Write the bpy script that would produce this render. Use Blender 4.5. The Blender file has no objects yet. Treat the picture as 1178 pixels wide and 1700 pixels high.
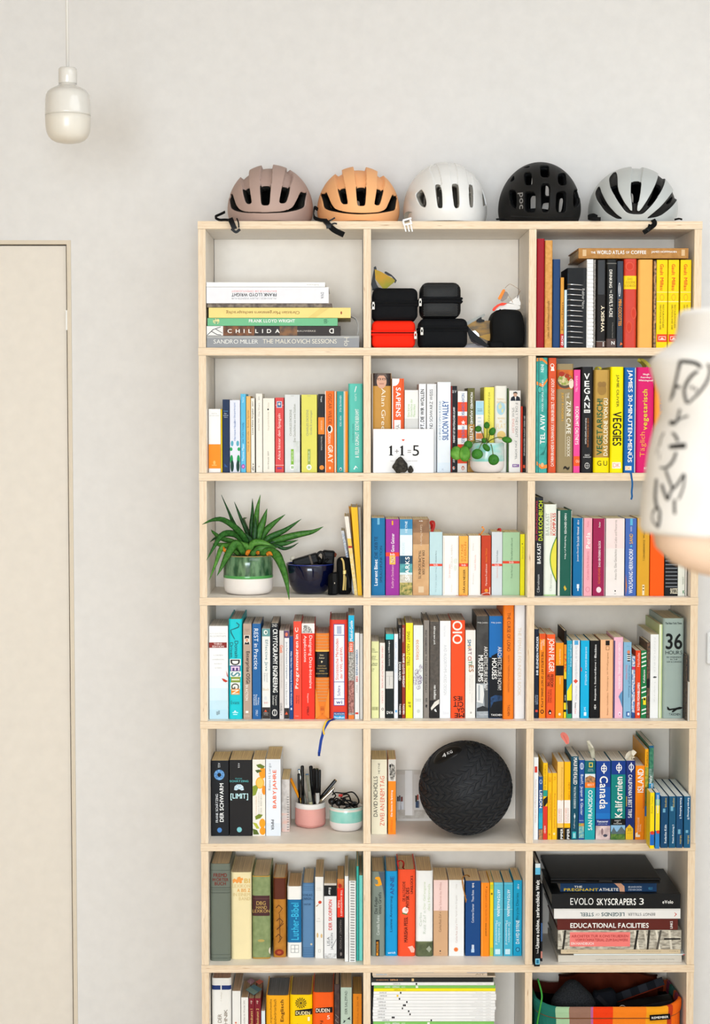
import bpy, bmesh, math, random
import numpy as np
from mathutils import Vector, Matrix, Euler

scene = bpy.context.scene
COL = scene.collection
random.seed(7)
PI = math.pi

# ------------------------------------------------------------------ camera
F_PX, TILT, YAW = 2976.3, 0.05784, -0.00328
PITCH, TH, DEP = 0.29491, 0.018, 0.258          # shelf pitch, board thickness, inner depth
SW = 1.18                                        # shelf width
X1, X2 = 0.38703, 0.77456                        # dividers (left faces)
CEIL_Z = 2.95
ZT = 7 * PITCH + TH                              # top of the bookcase
CAM = Vector((0.35353, -4.22638, ZT - 0.43678))
cam_data = bpy.data.cameras.new('camera')
cam = bpy.data.objects.new('camera', cam_data)
COL.objects.link(cam)
cam.location = CAM
cam.rotation_euler = (PI / 2 - TILT, 0, YAW)
cam_data.sensor_fit = 'HORIZONTAL'
cam_data.sensor_width = 24
cam_data.lens = F_PX / 1178 * 24
cam_data.clip_start = 0.05
cam_data.dof.use_dof = True
cam_data.dof.focus_distance = 4.27
cam_data.dof.aperture_fstop = 8.5
scene.camera = cam

# ------------------------------------------------------------------ light
world = bpy.data.worlds.new('world')
scene.world = world
world.use_nodes = True
wb = world.node_tree.nodes['Background']
wb.inputs['Color'].default_value = (0.87, 0.945, 1.0, 1)
wb.inputs['Strength'].default_value = 0.45

def area(name, loc, rot, sx, sy, power, col):
 d = bpy.data.lights.new(name, 'AREA')
 d.shape = 'RECTANGLE'
 d.size, d.size_y = sx, sy
 d.energy = power
 d.color = col
 o = bpy.data.objects.new(name, d)
 COL.objects.link(o)
 o.location = loc
 o.rotation_euler = rot
 return o

# daylight: a wide skylight in the ceiling before the bookcase and a window wall behind the camera
area('skylight', (1.8, -2.3, CEIL_Z - 0.01), (0, 0, 0), 2.6, 2.0, 30, (0.84, 0.92, 1.0))
area('window_light', (0.0, -9.4, 1.6), (PI / 2, 0, math.radians(-4)), 3.6, 2.4, 285, (0.80, 0.905, 1.0))

vs = scene.view_settings
vs.view_transform = 'Standard'
vs.look = 'None'
vs.gamma = 1
vs.use_curve_mapping = False
vs.exposure = 0.72

# ------------------------------------------------------------------ pixel rays
_c, _s = math.cos(YAW), math.sin(YAW)
_ct, _st = math.cos(TILT), math.sin(TILT)
RIGHT = Vector((_c, _s, 0))
FWD = Vector((-_s * _ct, _c * _ct, -_st))
UP = Vector((-_s * _st, _c * _st, _ct))

def ray(px, py):
 return RIGHT * ((px - 589) / F_PX) + UP * ((850 - py) / F_PX) + FWD

def at(px, py, Y):
 """Point of the photographed ray on the vertical plane y = Y."""
 d = ray(px, py)
 return CAM + d * ((Y - CAM.y) / d.y)

def on_z(px, py, Z):
 d = ray(px, py)
 return CAM + d * ((Z - CAM.z) / d.z)

def floor_z(r):
 return ZT - r * PITCH

def ceil_z(r):
 return ZT - (r - 1) * PITCH - TH

CELLX = {1: (TH, X1), 2: (X1 + TH, X2), 3: (X2 + TH, SW - TH)}

# ------------------------------------------------------------------ materials
_mats = {}

def lin(h):
 h = h.lstrip('#')
 return tuple((lambda v: v / 12.92 if v <= 0.04045 else ((v + 0.055) / 1.055) ** 2.4)(int(h[i:i + 2], 16) / 255) for i in (0, 2, 4)) + (1.0,)

def M(spec, rough=0.45, metal=0.0, bump=0.0, bscale=400, coat=0.0, trans=0.0, ior=1.45):
 """'#rrggbb' or '#a|#b|scale[|x,y,z]' (two colours mottled by noise)."""
 key = (spec, rough, metal, bump, bscale, coat, trans)
 if key in _mats:
  return _mats[key]
 m = bpy.data.materials.new('mat_' + str(len(_mats)))
 m.use_nodes = True
 nt = m.node_tree
 b = nt.nodes['Principled BSDF']
 b.inputs['Roughness'].default_value = rough
 b.inputs['Metallic'].default_value = metal
 b.inputs['Specular IOR Level'].default_value = 0.13 if rough > 0.3 else 0.3
 if coat:
  b.inputs['Coat Weight'].default_value = coat
  b.inputs['Coat Roughness'].default_value = 0.08
 if trans:
  b.inputs['Transmission Weight'].default_value = trans
  b.inputs['IOR'].default_value = ior
 parts = spec.split('|')
 tc = nt.nodes.new('ShaderNodeTexCoord')
 if len(parts) == 1:
  # a plain print or paint still varies a little over its surface
  n = nt.nodes.new('ShaderNodeTexNoise')
  n.inputs['Scale'].default_value = 35
  n.inputs['Detail'].default_value = 2
  nt.links.new(tc.outputs['Object'], n.inputs['Vector'])
  r = nt.nodes.new('ShaderNodeMixRGB')
  c = lin(parts[0])
  if max(c[:3]) < 0.07:                     # inks and dark cloth are deeper than they photograph
   c = tuple(v * 0.55 for v in c[:3]) + (1,)
  r.inputs[1].default_value = tuple(v * 0.95 for v in c[:3]) + (1,)
  r.inputs[2].default_value = tuple(min(1, v * 1.05) for v in c[:3]) + (1,)
  nt.links.new(n.outputs['Fac'], r.inputs[0])
  nt.links.new(r.outputs[0], b.inputs['Base Color'])
 else:
  n = nt.nodes.new('ShaderNodeTexNoise')
  n.inputs['Scale'].default_value = float(parts[2])
  n.inputs['Detail'].default_value = 3
  src = tc.outputs['Object']
  if len(parts) > 3:
   mp = nt.nodes.new('ShaderNodeMapping')
   mp.inputs['Scale'].default_value = tuple(float(v) for v in parts[3].split(','))
   nt.links.new(src, mp.inputs['Vector'])
   src = mp.outputs[0]
  nt.links.new(src, n.inputs['Vector'])
  r = nt.nodes.new('ShaderNodeValToRGB')
  r.color_ramp.elements[0].position = 0.38
  r.color_ramp.elements[1].position = 0.62
  r.color_ramp.elements[0].color = lin(parts[0])
  r.color_ramp.elements[1].color = lin(parts[1])
  nt.links.new(n.outputs['Fac'], r.inputs[0])
  nt.links.new(r.outputs[0], b.inputs['Base Color'])
 if bump:
  n2 = nt.nodes.new('ShaderNodeTexNoise')
  n2.inputs['Scale'].default_value = bscale
  n2.inputs['Detail'].default_value = 2
  nt.links.new(tc.outputs['Object'], n2.inputs['Vector'])
  bp = nt.nodes.new('ShaderNodeBump')
  bp.inputs['Strength'].default_value = bump
  bp.inputs['Distance'].default_value = 0.001
  nt.links.new(n2.outputs['Fac'], bp.inputs['Height'])
  nt.links.new(bp.outputs[0], b.inputs['Normal'])
 _mats[key] = m
 return m

def plywood(axis):
 """Plywood edge: thin plies across the thickness, a little fibre, rare dark gaps."""
 key = ('ply', axis)
 if key in _mats:
  return _mats[key]
 m = bpy.data.materials.new('plywood_edge_' + axis)
 m.use_nodes = True
 nt = m.node_tree
 b = nt.nodes['Principled BSDF']
 b.inputs['Roughness'].default_value = 0.5
 b.inputs['Specular IOR Level'].default_value = 0.3
 tc = nt.nodes.new('ShaderNodeTexCoord')
 def noise(sc, detail=3):
  mp = nt.nodes.new('ShaderNodeMapping')
  mp.inputs['Scale'].default_value = sc
  nt.links.new(tc.outputs['Object'], mp.inputs['Vector'])
  n = nt.nodes.new('ShaderNodeTexNoise')
  n.inputs['Scale'].default_value = 1
  n.inputs['Detail'].default_value = detail
  nt.links.new(mp.outputs[0], n.inputs['Vector'])
  return n.outputs['Fac']
 if axis == 'z':
  a, bb, kn = (6, 10, 330), (40, 10, 900), (22, 5, 240)
 else:
  a, bb, kn = (330, 10, 6), (900, 10, 40), (240, 5, 22)
 r = nt.nodes.new('ShaderNodeValToRGB')
 r.color_ramp.elements[0].position = 0.3
 r.color_ramp.elements[0].color = lin('#dfc4a2')
 r.color_ramp.elements[1].position = 0.7
 r.color_ramp.elements[1].color = lin('#efdcc2')
 nt.links.new(noise(a), r.inputs[0])
 r2 = nt.nodes.new('ShaderNodeValToRGB')
 r2.color_ramp.elements[0].position = 0.28
 r2.color_ramp.elements[0].color = lin('#dfc6a6')
 r2.color_ramp.elements[1].position = 0.5
 r2.color_ramp.elements[1].color = (1, 1, 1, 1)
 nt.links.new(noise(bb), r2.inputs[0])
 mx = nt.nodes.new('ShaderNodeMixRGB')
 mx.blend_type = 'MULTIPLY'
 mx.inputs[0].default_value = 0.55
 nt.links.new(r.outputs[0], mx.inputs[1])
 nt.links.new(r2.outputs[0], mx.inputs[2])
 r3 = nt.nodes.new('ShaderNodeValToRGB')
 r3.color_ramp.elements[0].position = 0.2
 r3.color_ramp.elements[0].color = lin('#a8794d')
 r3.color_ramp.elements[1].position = 0.27
 r3.color_ramp.elements[1].color = (1, 1, 1, 1)
 nt.links.new(noise(kn, 1), r3.inputs[0])
 mx2 = nt.nodes.new('ShaderNodeMixRGB')
 mx2.blend_type = 'MULTIPLY'
 mx2.inputs[0].default_value = 0.9
 nt.links.new(mx.outputs[0], mx2.inputs[1])
 nt.links.new(r3.outputs[0], mx2.inputs[2])
 nt.links.new(mx2.outputs[0], b.inputs['Base Color'])
 _mats[key] = m
 return m

# ------------------------------------------------------------------ mesh helpers
def add(name, verts, faces, mats, parent=None, midx=None, smooth=False, loc=None, rot=None):
 me = bpy.data.meshes.new(name)
 me.from_pydata([tuple(v) for v in verts], [], faces)
 if not isinstance(mats, (list, tuple)):
  mats = [mats]
 for m in mats:
  me.materials.append(m)
 if midx is not None:
  me.polygons.foreach_set('material_index', midx)
 if smooth:
  me.polygons.foreach_set('use_smooth', [True] * len(me.polygons))
 me.update()
 o = bpy.data.objects.new(name, me)
 COL.objects.link(o)
 if parent is not None:
  o.parent = parent
 if loc is not None:
  o.location = loc
 if rot is not None:
  o.rotation_euler = rot
 return o

def tag(o, label, cat, group=None, kind=None):
 o['label'] = label
 if cat:
  o['category'] = cat
 if group:
  o['group'] = group
 if kind:
  o['kind'] = kind
 return o

def empty(name, loc, label, cat, group=None, rot=None):
 o = bpy.data.objects.new(name, None)
 o.empty_display_size = 0.02
 COL.objects.link(o)
 o.location = loc
 if rot is not None:
  o.rotation_euler = rot
 return tag(o, label, cat, group)

class G:
 """Collects geometry with several materials into one mesh."""
 def __init__(self):
  self.v, self.f, self.m, self.mats = [], [], [], []

 def mi(self, mat):
  if mat not in self.mats:
   self.mats.append(mat)
  return self.mats.index(mat)

 def put(self, verts, faces, mat):
  b, k = len(self.v), self.mi(mat)
  self.v += [tuple(v) for v in verts]
  for f in faces:
   self.f.append(tuple(i + b for i in f))
   self.m.append(k)

 def box(self, x0, x1, y0, y1, z0, z1, mat, bev=0.0, mtx=None):
  if bev <= 0:
   v = [(x0, y0, z0), (x1, y0, z0), (x1, y1, z0), (x0, y1, z0), (x0, y0, z1), (x1, y0, z1), (x1, y1, z1), (x0, y1, z1)]
   f = [(0, 3, 2, 1), (4, 5, 6, 7), (0, 1, 5, 4), (1, 2, 6, 5), (2, 3, 7, 6), (3, 0, 4, 7)]
  else:
   v, f = rbox(x0, x1, y0, y1, z0, z1, bev)
  if mtx is not None:
   v = [mtx @ Vector(p) for p in v]
  self.put(v, f, mat)

 def build(self, name, parent=None, smooth=False, loc=None, rot=None):
  return add(name, self.v, self.f, self.mats, parent, self.m, smooth, loc, rot)

_rb = {}

def rbox(x0, x1, y0, y1, z0, z1, r, seg=3):
 bm = bmesh.new()
 bmesh.ops.create_cube(bm, size=1)
 for v in bm.verts:
  v.co = Vector(((x0 + x1) / 2 + v.co.x * (x1 - x0), (y0 + y1) / 2 + v.co.y * (y1 - y0), (z0 + z1) / 2 + v.co.z * (z1 - z0)))
 r = min(r, 0.49 * min(x1 - x0, y1 - y0, z1 - z0))
 bmesh.ops.bevel(bm, geom=list(bm.edges), offset=r, segments=seg, profile=0.5, affect='EDGES')
 bm.verts.index_update()
 v = [p.co.copy() for p in bm.verts]
 f = [tuple(q.index for q in p.verts) for p in bm.faces]
 bm.free()
 return v, f

def lathe(profile, n=48, cx=0, cy=0):
 """profile: list of (r, z) bottom to top or along the wall; returns verts, faces."""
 v, f = [], []
 for r, z in profile:
  for k in range(n):
   a = 2 * PI * k / n
   v.append((cx + r * math.cos(a), cy + r * math.sin(a), z))
 for i in range(len(profile) - 1):
  for k in range(n):
   k2 = (k + 1) % n
   f.append((i * n + k, i * n + k2, (i + 1) * n + k2, (i + 1) * n + k))
 return v, f

def tube(path, radius, n=8, caps=True):
 """Round tube along a polyline (list of Vector); radius may be a list."""
 path = [Vector(p) for p in path]
 v, f = [], []
 prev = None
 for i, p in enumerate(path):
  t = (path[min(i + 1, len(path) - 1)] - path[max(i - 1, 0)])
  if t.length < 1e-9:
   t = Vector((0, 0, 1))
  t.normalize()
  if prev is None:
   u = t.cross(Vector((0, 1, 0)))
   if u.length < 0.1:
    u = t.cross(Vector((1, 0, 0)))
  else:
   u = prev - t * prev.dot(t)
  u.normalize()
  prev = u
  w = t.cross(u)
  r = radius[i] if isinstance(radius, (list, tuple)) else radius
  for k in range(n):
   a = 2 * PI * k / n
   v.append(p + u * (r * math.cos(a)) + w * (r * math.sin(a)))
 for i in range(len(path) - 1):
  for k in range(n):
   k2 = (k + 1) % n
   f.append((i * n + k, i * n + k2, (i + 1) * n + k2, (i + 1) * n + k))
 if caps:
  f.append(tuple(range(n - 1, -1, -1)))
  b = (len(path) - 1) * n
  f.append(tuple(b + k for k in range(n)))
 return v, f

def spline(pts, n=12):
 """Catmull-Rom through points."""
 pts = [Vector(p) for p in pts]
 if len(pts) < 3:
  return [pts[0].lerp(pts[-1], i / n) for i in range(n + 1)]
 out = []
 P = [pts[0] * 2 - pts[1]] + pts + [pts[-1] * 2 - pts[-2]]
 segs = len(pts) - 1
 for s in range(segs):
  a, b, c, d = P[s:s + 4]
  m = max(2, n // segs)
  for i in range(m):
   t = i / m
   out.append(0.5 * ((2 * b) + (c - a) * t + (2 * a - 5 * b + 4 * c - d) * t * t + (3 * b - a - 3 * c + d) * t ** 3))
 out.append(pts[-1])
 return out

def ribbon(path, width, thick, side=Vector((1, 0, 0))):
 """Flat strap along a path; width across `side`."""
 v, f = [], []
 path = [Vector(p) for p in path]
 n = len(path)
 for i, p in enumerate(path):
  t = (path[min(i + 1, n - 1)] - path[max(i - 1, 0)]).normalized()
  s = side - t * side.dot(t)
  s.normalize()
  nn = t.cross(s)
  w = width[i] if isinstance(width, (list, tuple)) else width
  for a, b in ((-1, -1), (1, -1), (1, 1), (-1, 1)):
   v.append(p + s * (a * w / 2) + nn * (b * thick / 2))
 for i in range(n - 1):
  for k in range(4):
   k2 = (k + 1) % 4
   f.append((i * 4 + k, i * 4 + k2, i * 4 + 4 + k2, i * 4 + 4 + k))
 f.append((3, 2, 1, 0))
 f.append(tuple(n * 4 - 4 + k for k in range(4)))
 return v, f

# ------------------------------------------------------------------ lettering
_glyphs = {}
_chars = ("ABCDEFGHIJKLMNOPQRSTUVWXYZabcdefghijklmnopqrstuvwxyz0123456789"
   "ÄÖÜÅäöüéß&.,:;-+=!?*/|()[]'#%<>~")

def make_glyphs():
 objs = []
 for bold in (0, 1):
  for ch in _chars:
   cu = bpy.data.curves.new('glyph', 'FONT')
   cu.body = ch
   cu.size = 1
   cu.resolution_u = 4
   cu.offset = 0.0
   o = bpy.data.objects.new('glyph', cu)
   COL.objects.link(o)
   objs.append((ch, bold, o))
 bpy.context.view_layer.update()
 dg = bpy.context.evaluated_depsgraph_get()
 for ch, bold, o in objs:
  e = o.evaluated_get(dg)
  me = e.to_mesh()
  v = np.array([tuple(p.co)[:2] for p in me.vertices]) if len(me.vertices) else np.zeros((0, 2))
  f = [tuple(p.vertices) for p in me.polygons]
  if bold and len(v):                        # heavier strokes: the outline laid down again a little to each side
   n0, vv, ff = len(v), [], []
   for q, (dx, dy) in enumerate(((-.02, 0), (.02, 0), (0, -.016), (0, .016))):
    vv.append(v + np.array([dx, dy]))
    ff += [tuple(i + q * n0 for i in p) for p in f]
   v, f = np.vstack(vv), ff
  _glyphs[(ch, bold)] = (v, f)
  e.to_mesh_clear()
 for ch, bold, o in objs:
  cu = o.data
  bpy.data.objects.remove(o)
  bpy.data.curves.remove(cu)

make_glyphs()

_BOLD_N = 4

def text_geo(s, bold=0, gap=0.085):
 """Unit-square text: verts in [0,1]^2."""
 V, F, lay, cur = [], [], [], 0.0
 nb = 0
 for ch in s:
  if ch == ' ':
   cur += 0.26
   continue
  g = _glyphs.get((ch, bold))
  if g is None or len(g[0]) == 0:
   cur += 0.3
   continue
  v, f = g
  x0, x1 = v[:, 0].min(), v[:, 0].max()
  V.append(v + np.array([cur - x0, 0]))
  F += [tuple(i + nb for i in q) for q in f]
  nb += len(v)
  lay += [q * _BOLD_N // len(v) for q in range(len(v))] if bold else [0] * len(v)
  cur += (x1 - x0) + gap
 if not V:
  return None, None, None
 V = np.vstack(V)
 lo, hi = V.min(0), V.max(0)
 return (V - lo) / np.maximum(hi - lo, 1e-6), F, lay

def place_text(g, s, x0, x1, zb, zt, o, mat, yf, bold=0, gap=0.085):
 """Lay unit text into a rectangle of the x-z plane; yf(x) gives the depth."""
 uv, F, lay = text_geo(s, bold, gap)
 if uv is None:
  return
 W, H = x1 - x0, zt - zb
 u, v = uv[:, 0], uv[:, 1]
 if o == 'h':
  X, Z = x0 + u * W, zb + v * H
 elif o == 'd':
  X, Z = x0 + v * W, zt - u * H
 elif o == 'u':
  X, Z = x1 - v * W, zb + u * H
 else:
  X, Z = x1 - u * W, zt - v * H
 g.put([(a, yf(a) - c * 0.00003, b) for a, b, c in zip(X, Z, lay)], F, mat)

# ------------------------------------------------------------------ the room
WALL_Y = DEP + 0.016
wall_m = M('#e0dcd8', 0.85, bump=0.08, bscale=250)
CEIL = CEIL_Z
XL, XR, YF = -1.9, 3.0, -10.2

def structure(o):
 o['kind'] = 'structure'
 return o

# back wall with the door opening cut out of it
dr = at(117.5, 399, WALL_Y)
DX, DZ = dr.x, dr.z
DW = 0.92
g = G()
g.box(DX, XR, WALL_Y, WALL_Y + 0.12, 0, CEIL, wall_m)
g.box(DX - DW, DX, WALL_Y, WALL_Y + 0.12, DZ, CEIL, wall_m)
g.box(XL, DX - DW, WALL_Y, WALL_Y + 0.12, 0, CEIL, wall_m)
structure(g.build('wall_back'))
g = G()
g.box(XL - 0.12, XL, YF, WALL_Y + 0.12, 0, CEIL, M('#cdb798', 0.85))
structure(g.build('wall_left'))
g = G()
g.box(XR, XR + 0.12, YF, WALL_Y + 0.12, 0, CEIL, M('#e2e3e5', 0.85))
structure(g.build('wall_right'))
g = G()
g.box(XL - 0.12, XR + 0.12, YF, WALL_Y + 0.12, CEIL, CEIL + 0.12, M('#d6d0c8', 0.9))
structure(g.build('ceiling'))
g = G()
nb = 0
fl = structure(add('floor', [(XL - .12, YF, -.05), (XR + .12, YF, -.05), (XR + .12, WALL_Y + .12, -.05), (XL - .12, WALL_Y + .12, -.05),
     (XL - .12, YF, 0), (XR + .12, YF, 0), (XR + .12, WALL_Y + .12, 0), (XL - .12, WALL_Y + .12, 0)],
     [(0, 3, 2, 1), (4, 5, 6, 7), (0, 1, 5, 4), (1, 2, 6, 5), (2, 3, 7, 6), (3, 0, 4, 7)],
     M('#c9b596|#d6c4a6|6|1,12,1', 0.4)))
# door: slab, frame strips, hinge
d = empty('door_1', (DX, WALL_Y, 0), 'flush off-white door with a slim beige frame left of the bookcase', 'door')
d['kind'] = 'structure'
frame_m = M('#d9cbb7', 0.5)
fs = 0.010
g = G()
g.box(-fs, 0, -0.004, 0.10, 0, DZ, frame_m)
g.box(-DW, 0 - fs, -0.004, 0.10, DZ - fs, DZ, frame_m)
g.box(-DW, -DW + fs, -0.004, 0.10, 0, DZ - fs, frame_m)
g.build('door_frame', d)
g = G()
g.box(-DW + fs + .003, -fs - 0.0035, 0.006, 0.046, 0.006, DZ - fs - 0.0035, M('#e2d9cd', 0.45))
g.build('door_leaf', d)
g = G()
hz0, hz1 = at(111, 548, WALL_Y).z, at(111, 515, WALL_Y).z
g.box(-fs - 0.004, -fs + 0.001, -0.002, 0.02, hz0, hz1, M('#f2f0ec', 0.35))
g.build('hinge', d)
# light switch at the right edge
sp = at(1171.5, 1102, WALL_Y)
sq = at(1171.5, 1049, WALL_Y)
sz = sq.z - sp.z
s = empty('light_switch', (sp.x + sz / 2, WALL_Y, sp.z), 'white square wall switch right of the bookcase at the picture edge', 'switch')
g = G()
g.box(-sz / 2, sz / 2, -0.009, 0, 0, sz, M('#e6e5e3', 0.45), 0.004)
g.build('frame_plate', s)
g = G()
g.box(-sz * .36, sz * .36, -0.014, -0.008, sz * .13, sz * .87, M('#e9e8e6', 0.4), 0.003)
g.build('rocker', s)

# ------------------------------------------------------------------ bookcase
white_m = M('#fbf1e5', 0.42)
case = empty('bookcase', (0, 0, 0), 'tall white bookcase with pale plywood edges and three cells per row', 'bookcase')
plz, plx = plywood('z'), plywood('x')
e = 0.0008
for r in range(8):
 z1 = ZT - r * PITCH
 g = G()
 g.box(0, SW, 0.001, DEP + 0.008, z1 - TH, z1, white_m)
 b = g.build('shelf_board', case)
 g = G()
 g.box(0, SW, 0, 0.001, z1 - TH, z1, plz)
 g.box(-0.0005, 0, 0, DEP + 0.008, z1 - TH, z1, plz)
 g.box(SW, SW + 0.0005, 0, DEP + 0.008, z1 - TH, z1, plz)
 g.build('plywood_edge', b)
for r in range(1, 8):
 zb, zt = floor_z(r) + 0.0005, ceil_z(r) - 0.0005
 for x in (0, X1, X2, SW - TH):
  g = G()
  g.box(x + .0004, x + TH - .0004, 0.0016, DEP + 0.006, zb, zt, white_m)
  b = g.build('upright', case)
  g = G()
  g.box(x + .0004, x + TH - .0004, 0.0004, 0.0016, zb, zt, plx)
  g.build('plywood_edge', b)
 for c in (1, 2, 3):
  x0, x1 = CELLX[c]
  g = G()
  g.box(x0 + 0.0012, x1 - 0.0007, DEP, DEP + 0.005, zb - 0.0002, zt + 0.0001, white_m)
  g.build('back_panel', case)

# ------------------------------------------------------------------ pendant lamp
PY = -0.3
pc = at(112.9, 200, PY)

def lp(X, Y):
 p = at(X / 4.712, Y / 4.712, PY)
 return p

lc = lp(532, 900)
lamp = empty('pendant_lamp', (lc.x, PY, lp(532, 1120).z), 'small white bottle-shaped ceramic pendant lamp on a white cord', 'lamp')
z0 = lamp.location.z
k = lp(632, 900).x - lp(532, 900).x
k /= 100

def prof(pts):
 return [(r * k, lp(532, y).z - z0) for r, y in pts]

lw = M('#dfdad2', 0.12, coat=0.5)
v, f = lathe(prof([(0, 905), (150, 905), (178, 908), (178, 890), (177, 840), (175, 780), (170, 745), (158, 722), (138, 704), (110, 688), (85, 676), (72, 668), (70, 660), (0, 660)]), 64)
add('lamp_body', v, f, lw, lamp, smooth=True)
v, f = lathe(prof([(0, 655), (70, 655), (72, 650), (72, 560), (70, 540), (62, 532), (50, 530), (0, 530)]), 48)
add('cord_cap', v, f, lw, lamp, smooth=True)
v, f = lathe(prof([(0, 661), (66, 661), (66, 654), (0, 654)]), 48)
add('seam_ring', v, f, M('#cfc6b8', 0.5), lamp)
v, f = lathe(prof([(0, 1120), (60, 1119), (100, 1110), (130, 1094), (152, 1070), (168, 1035), (175, 990), (178, 940), (178, 912), (174, 908), (0, 908)]), 64)
add('glass_shade', v, f, M('#e2dbcf', 0.3, coat=0.2), lamp, smooth=True)
cx = lp(527, 300)
v, f = tube([(0, 0, lp(532, 535).z - z0), (0, 0, CEIL - z0)], 0.0032, 10)
add('cord', v, f, M('#e6e2dc', 0.5), lamp, smooth=True)
v, f = lathe([(0, CEIL - z0), (0.045, CEIL - z0), (0.045, CEIL - z0 - 0.02), (0.03, CEIL - z0 - 0.03), (0, CEIL - z0 - 0.03)], 40)
add('ceiling_rose', v, f, lw, lamp, smooth=True)

# ------------------------------------------------------------------ books
class Cell:
 pass

cell = Cell()
K = 300 / 1178
ROWN = {1: 'top', 2: 'second', 3: 'third', 4: 'fourth', 5: 'fifth', 6: 'sixth', 7: 'bottom'}
COLN = {1: 'left', 2: 'middle', 3: 'right'}

def cell_at(r, c, ox, oy, sb=None, yb=None, pg='#d9c7aa'):
 cell.r, cell.c, cell.ox, cell.oy = r, c, ox, oy
 cell.sb, cell.yb, cell.pg = sb, yb, pg
 cell.z, cell.top = floor_z(r), ceil_z(r)
 cell.xl, cell.xr = CELLX[c]
 cell.last = cell.xl + 0.0008
 cell.where = '%s cell of %s row' % (COLN[c], ROWN[r])
 cell.group = 'books in the %s cell of the %s row' % (COLN[c], ROWN[r])

def cpx(X, Y):
 return cell.ox + X * K, cell.oy + Y * K

def pages_mat(col, axis):
 """Block of paper: fine lines along the sheets."""
 sc = {'x': '1200,6,6', 'z': '6,6,1200'}[axis]
 c = lin(col)
 def hx(f):
  return '#%02x%02x%02x' % tuple(int(min(255, int(col[i:i + 2], 16) * f)) for i in (1, 3, 5))
 return M('%s|%s|1|%s' % (hx(1.02), hx(1.2), sc), 0.85)

def c_cover(w, h, d, t, b):
 """Cover wrapped round the spine: outer and inner outline extruded over the height."""
 e = max(b, 0.0006)
 n = 8 if b > 0.0012 else 1
 hw = w / 2
 outer = [(-hw, d), (-hw, e)]
 if n > 1:
  outer += [(hw * q, e * abs(q) ** 8) for q in (-.96, -.9, -.8, -.68, .68, .8, .9, .96)]
 else:
  outer += [(-hw + 0.0006, 0), (hw - 0.0006, 0)]
 outer += [(hw, e), (hw, d)]
 s = (hw - t) / hw
 inner = []
 for i, (x, y) in enumerate(outer):
  if i in (0, len(outer) - 1):
   inner.append((x * s, y))
  else:
   inner.append((x * s, y + t))
 m = len(outer)
 v = []
 for z in (0, h):
  v += [(x, y, z) for x, y in outer] + [(x, y, z) for x, y in inner]
 f = []
 T = 2 * m
 for i in range(m - 1):
  f.append((i, i + 1, T + i + 1, T + i))
  f.append((m + i + 1, m + i, T + m + i, T + m + i + 1))
  f.append((i + 1, i, m + i, m + i + 1))
  f.append((T + i, T + i + 1, T + m + i + 1, T + m + i))
 for i in (0, m - 1):
  f.append((i, m + i, T + m + i, T + i) if i else (m, 0, T, T + m))
 return v, f

def poly_ellipse(cx, cy, rx, ry, n=28):
 return [(cx + rx * math.cos(2 * PI * i / n), cy + ry * math.sin(2 * PI * i / n)) for i in range(n)]

def book(x0, x1, yt, col, desc, texts=(), bands=(), yb=None, sb=None, kind='p', pg=None, depth=None,
   lean=0.0, rough=0.42, name=None, free=False, z_extra=0.0, metal=0.0, round_=None, cat='book', xlast=True):
 """A standing book.  All numbers are in the cell's own picture frame."""
 yb = cell.yb if yb is None else yb
 pxm, _ = cpx((x0 + x1) / 2, 0)
 if sb is None:
  sb = cell.sb
 if sb is None:
  q = on_z(*cpx((x0 + x1) / 2, yb), cell.z)
  sb = min(max(q.y, -0.06), 0.16)
 A, Bp = at(*cpx(x0, yt), sb), at(*cpx(x1, yt), sb)
 wx0, wx1 = A.x, Bp.x
 h = A.z - cell.z
 h = min(h, cell.top - cell.z - 0.003)
 if not free:
  wx0 = max(wx0, cell.last + 0.0005)
  if sb > -0.001:
   wx1 = min(wx1, cell.xr - 0.0012)
  wx1 = max(wx1, wx0 + 0.003)
  cell.last = wx1
 w, cxw = wx1 - wx0, (wx0 + wx1) / 2
 if depth is None:
  depth = min(max(h * (0.64 if kind == 'p' else 0.72), 0.09), DEP - sb - 0.004)
 t = 0.0026 if kind == 'h' else 0.0007
 t = min(t, w * 0.2)
 bul = (min(0.16 * w, 0.006) if kind == 'h' and w > 0.013 else 0.0) if round_ is None else round_
 root = empty(name or ('hardcover_book' if kind == 'h' else 'paperback_book'), (cxw, sb, cell.z + 0.0003),
     desc + ', ' + cell.where, cat, cell.group, (0, math.radians(lean), 0) if lean else None)
 cm = M(col, rough, metal)
 v, f = c_cover(w, h, depth, t, bul)
 add('cover', v, f, cm, root)
 ov = 0.003 if kind == 'h' else 0.0006
 g = G()
 g.box(-w / 2 + t * 1.02, w / 2 - t * 1.02, t + bul + 0.0006, depth - ov * 1.2, ov, h - ov, pages_mat(pg or cell.pg, 'x'))
 g.build('page_block', root)
 yf = (lambda off: (lambda x: min(bul, bul * abs(2 * x / w) ** 8) - off - .0002)) if bul > 0.0012 else (lambda off: (lambda x: -off))
 spine_print(root, texts, bands, sb, cxw, cell.z, w, h, yf)
 return root

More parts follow.
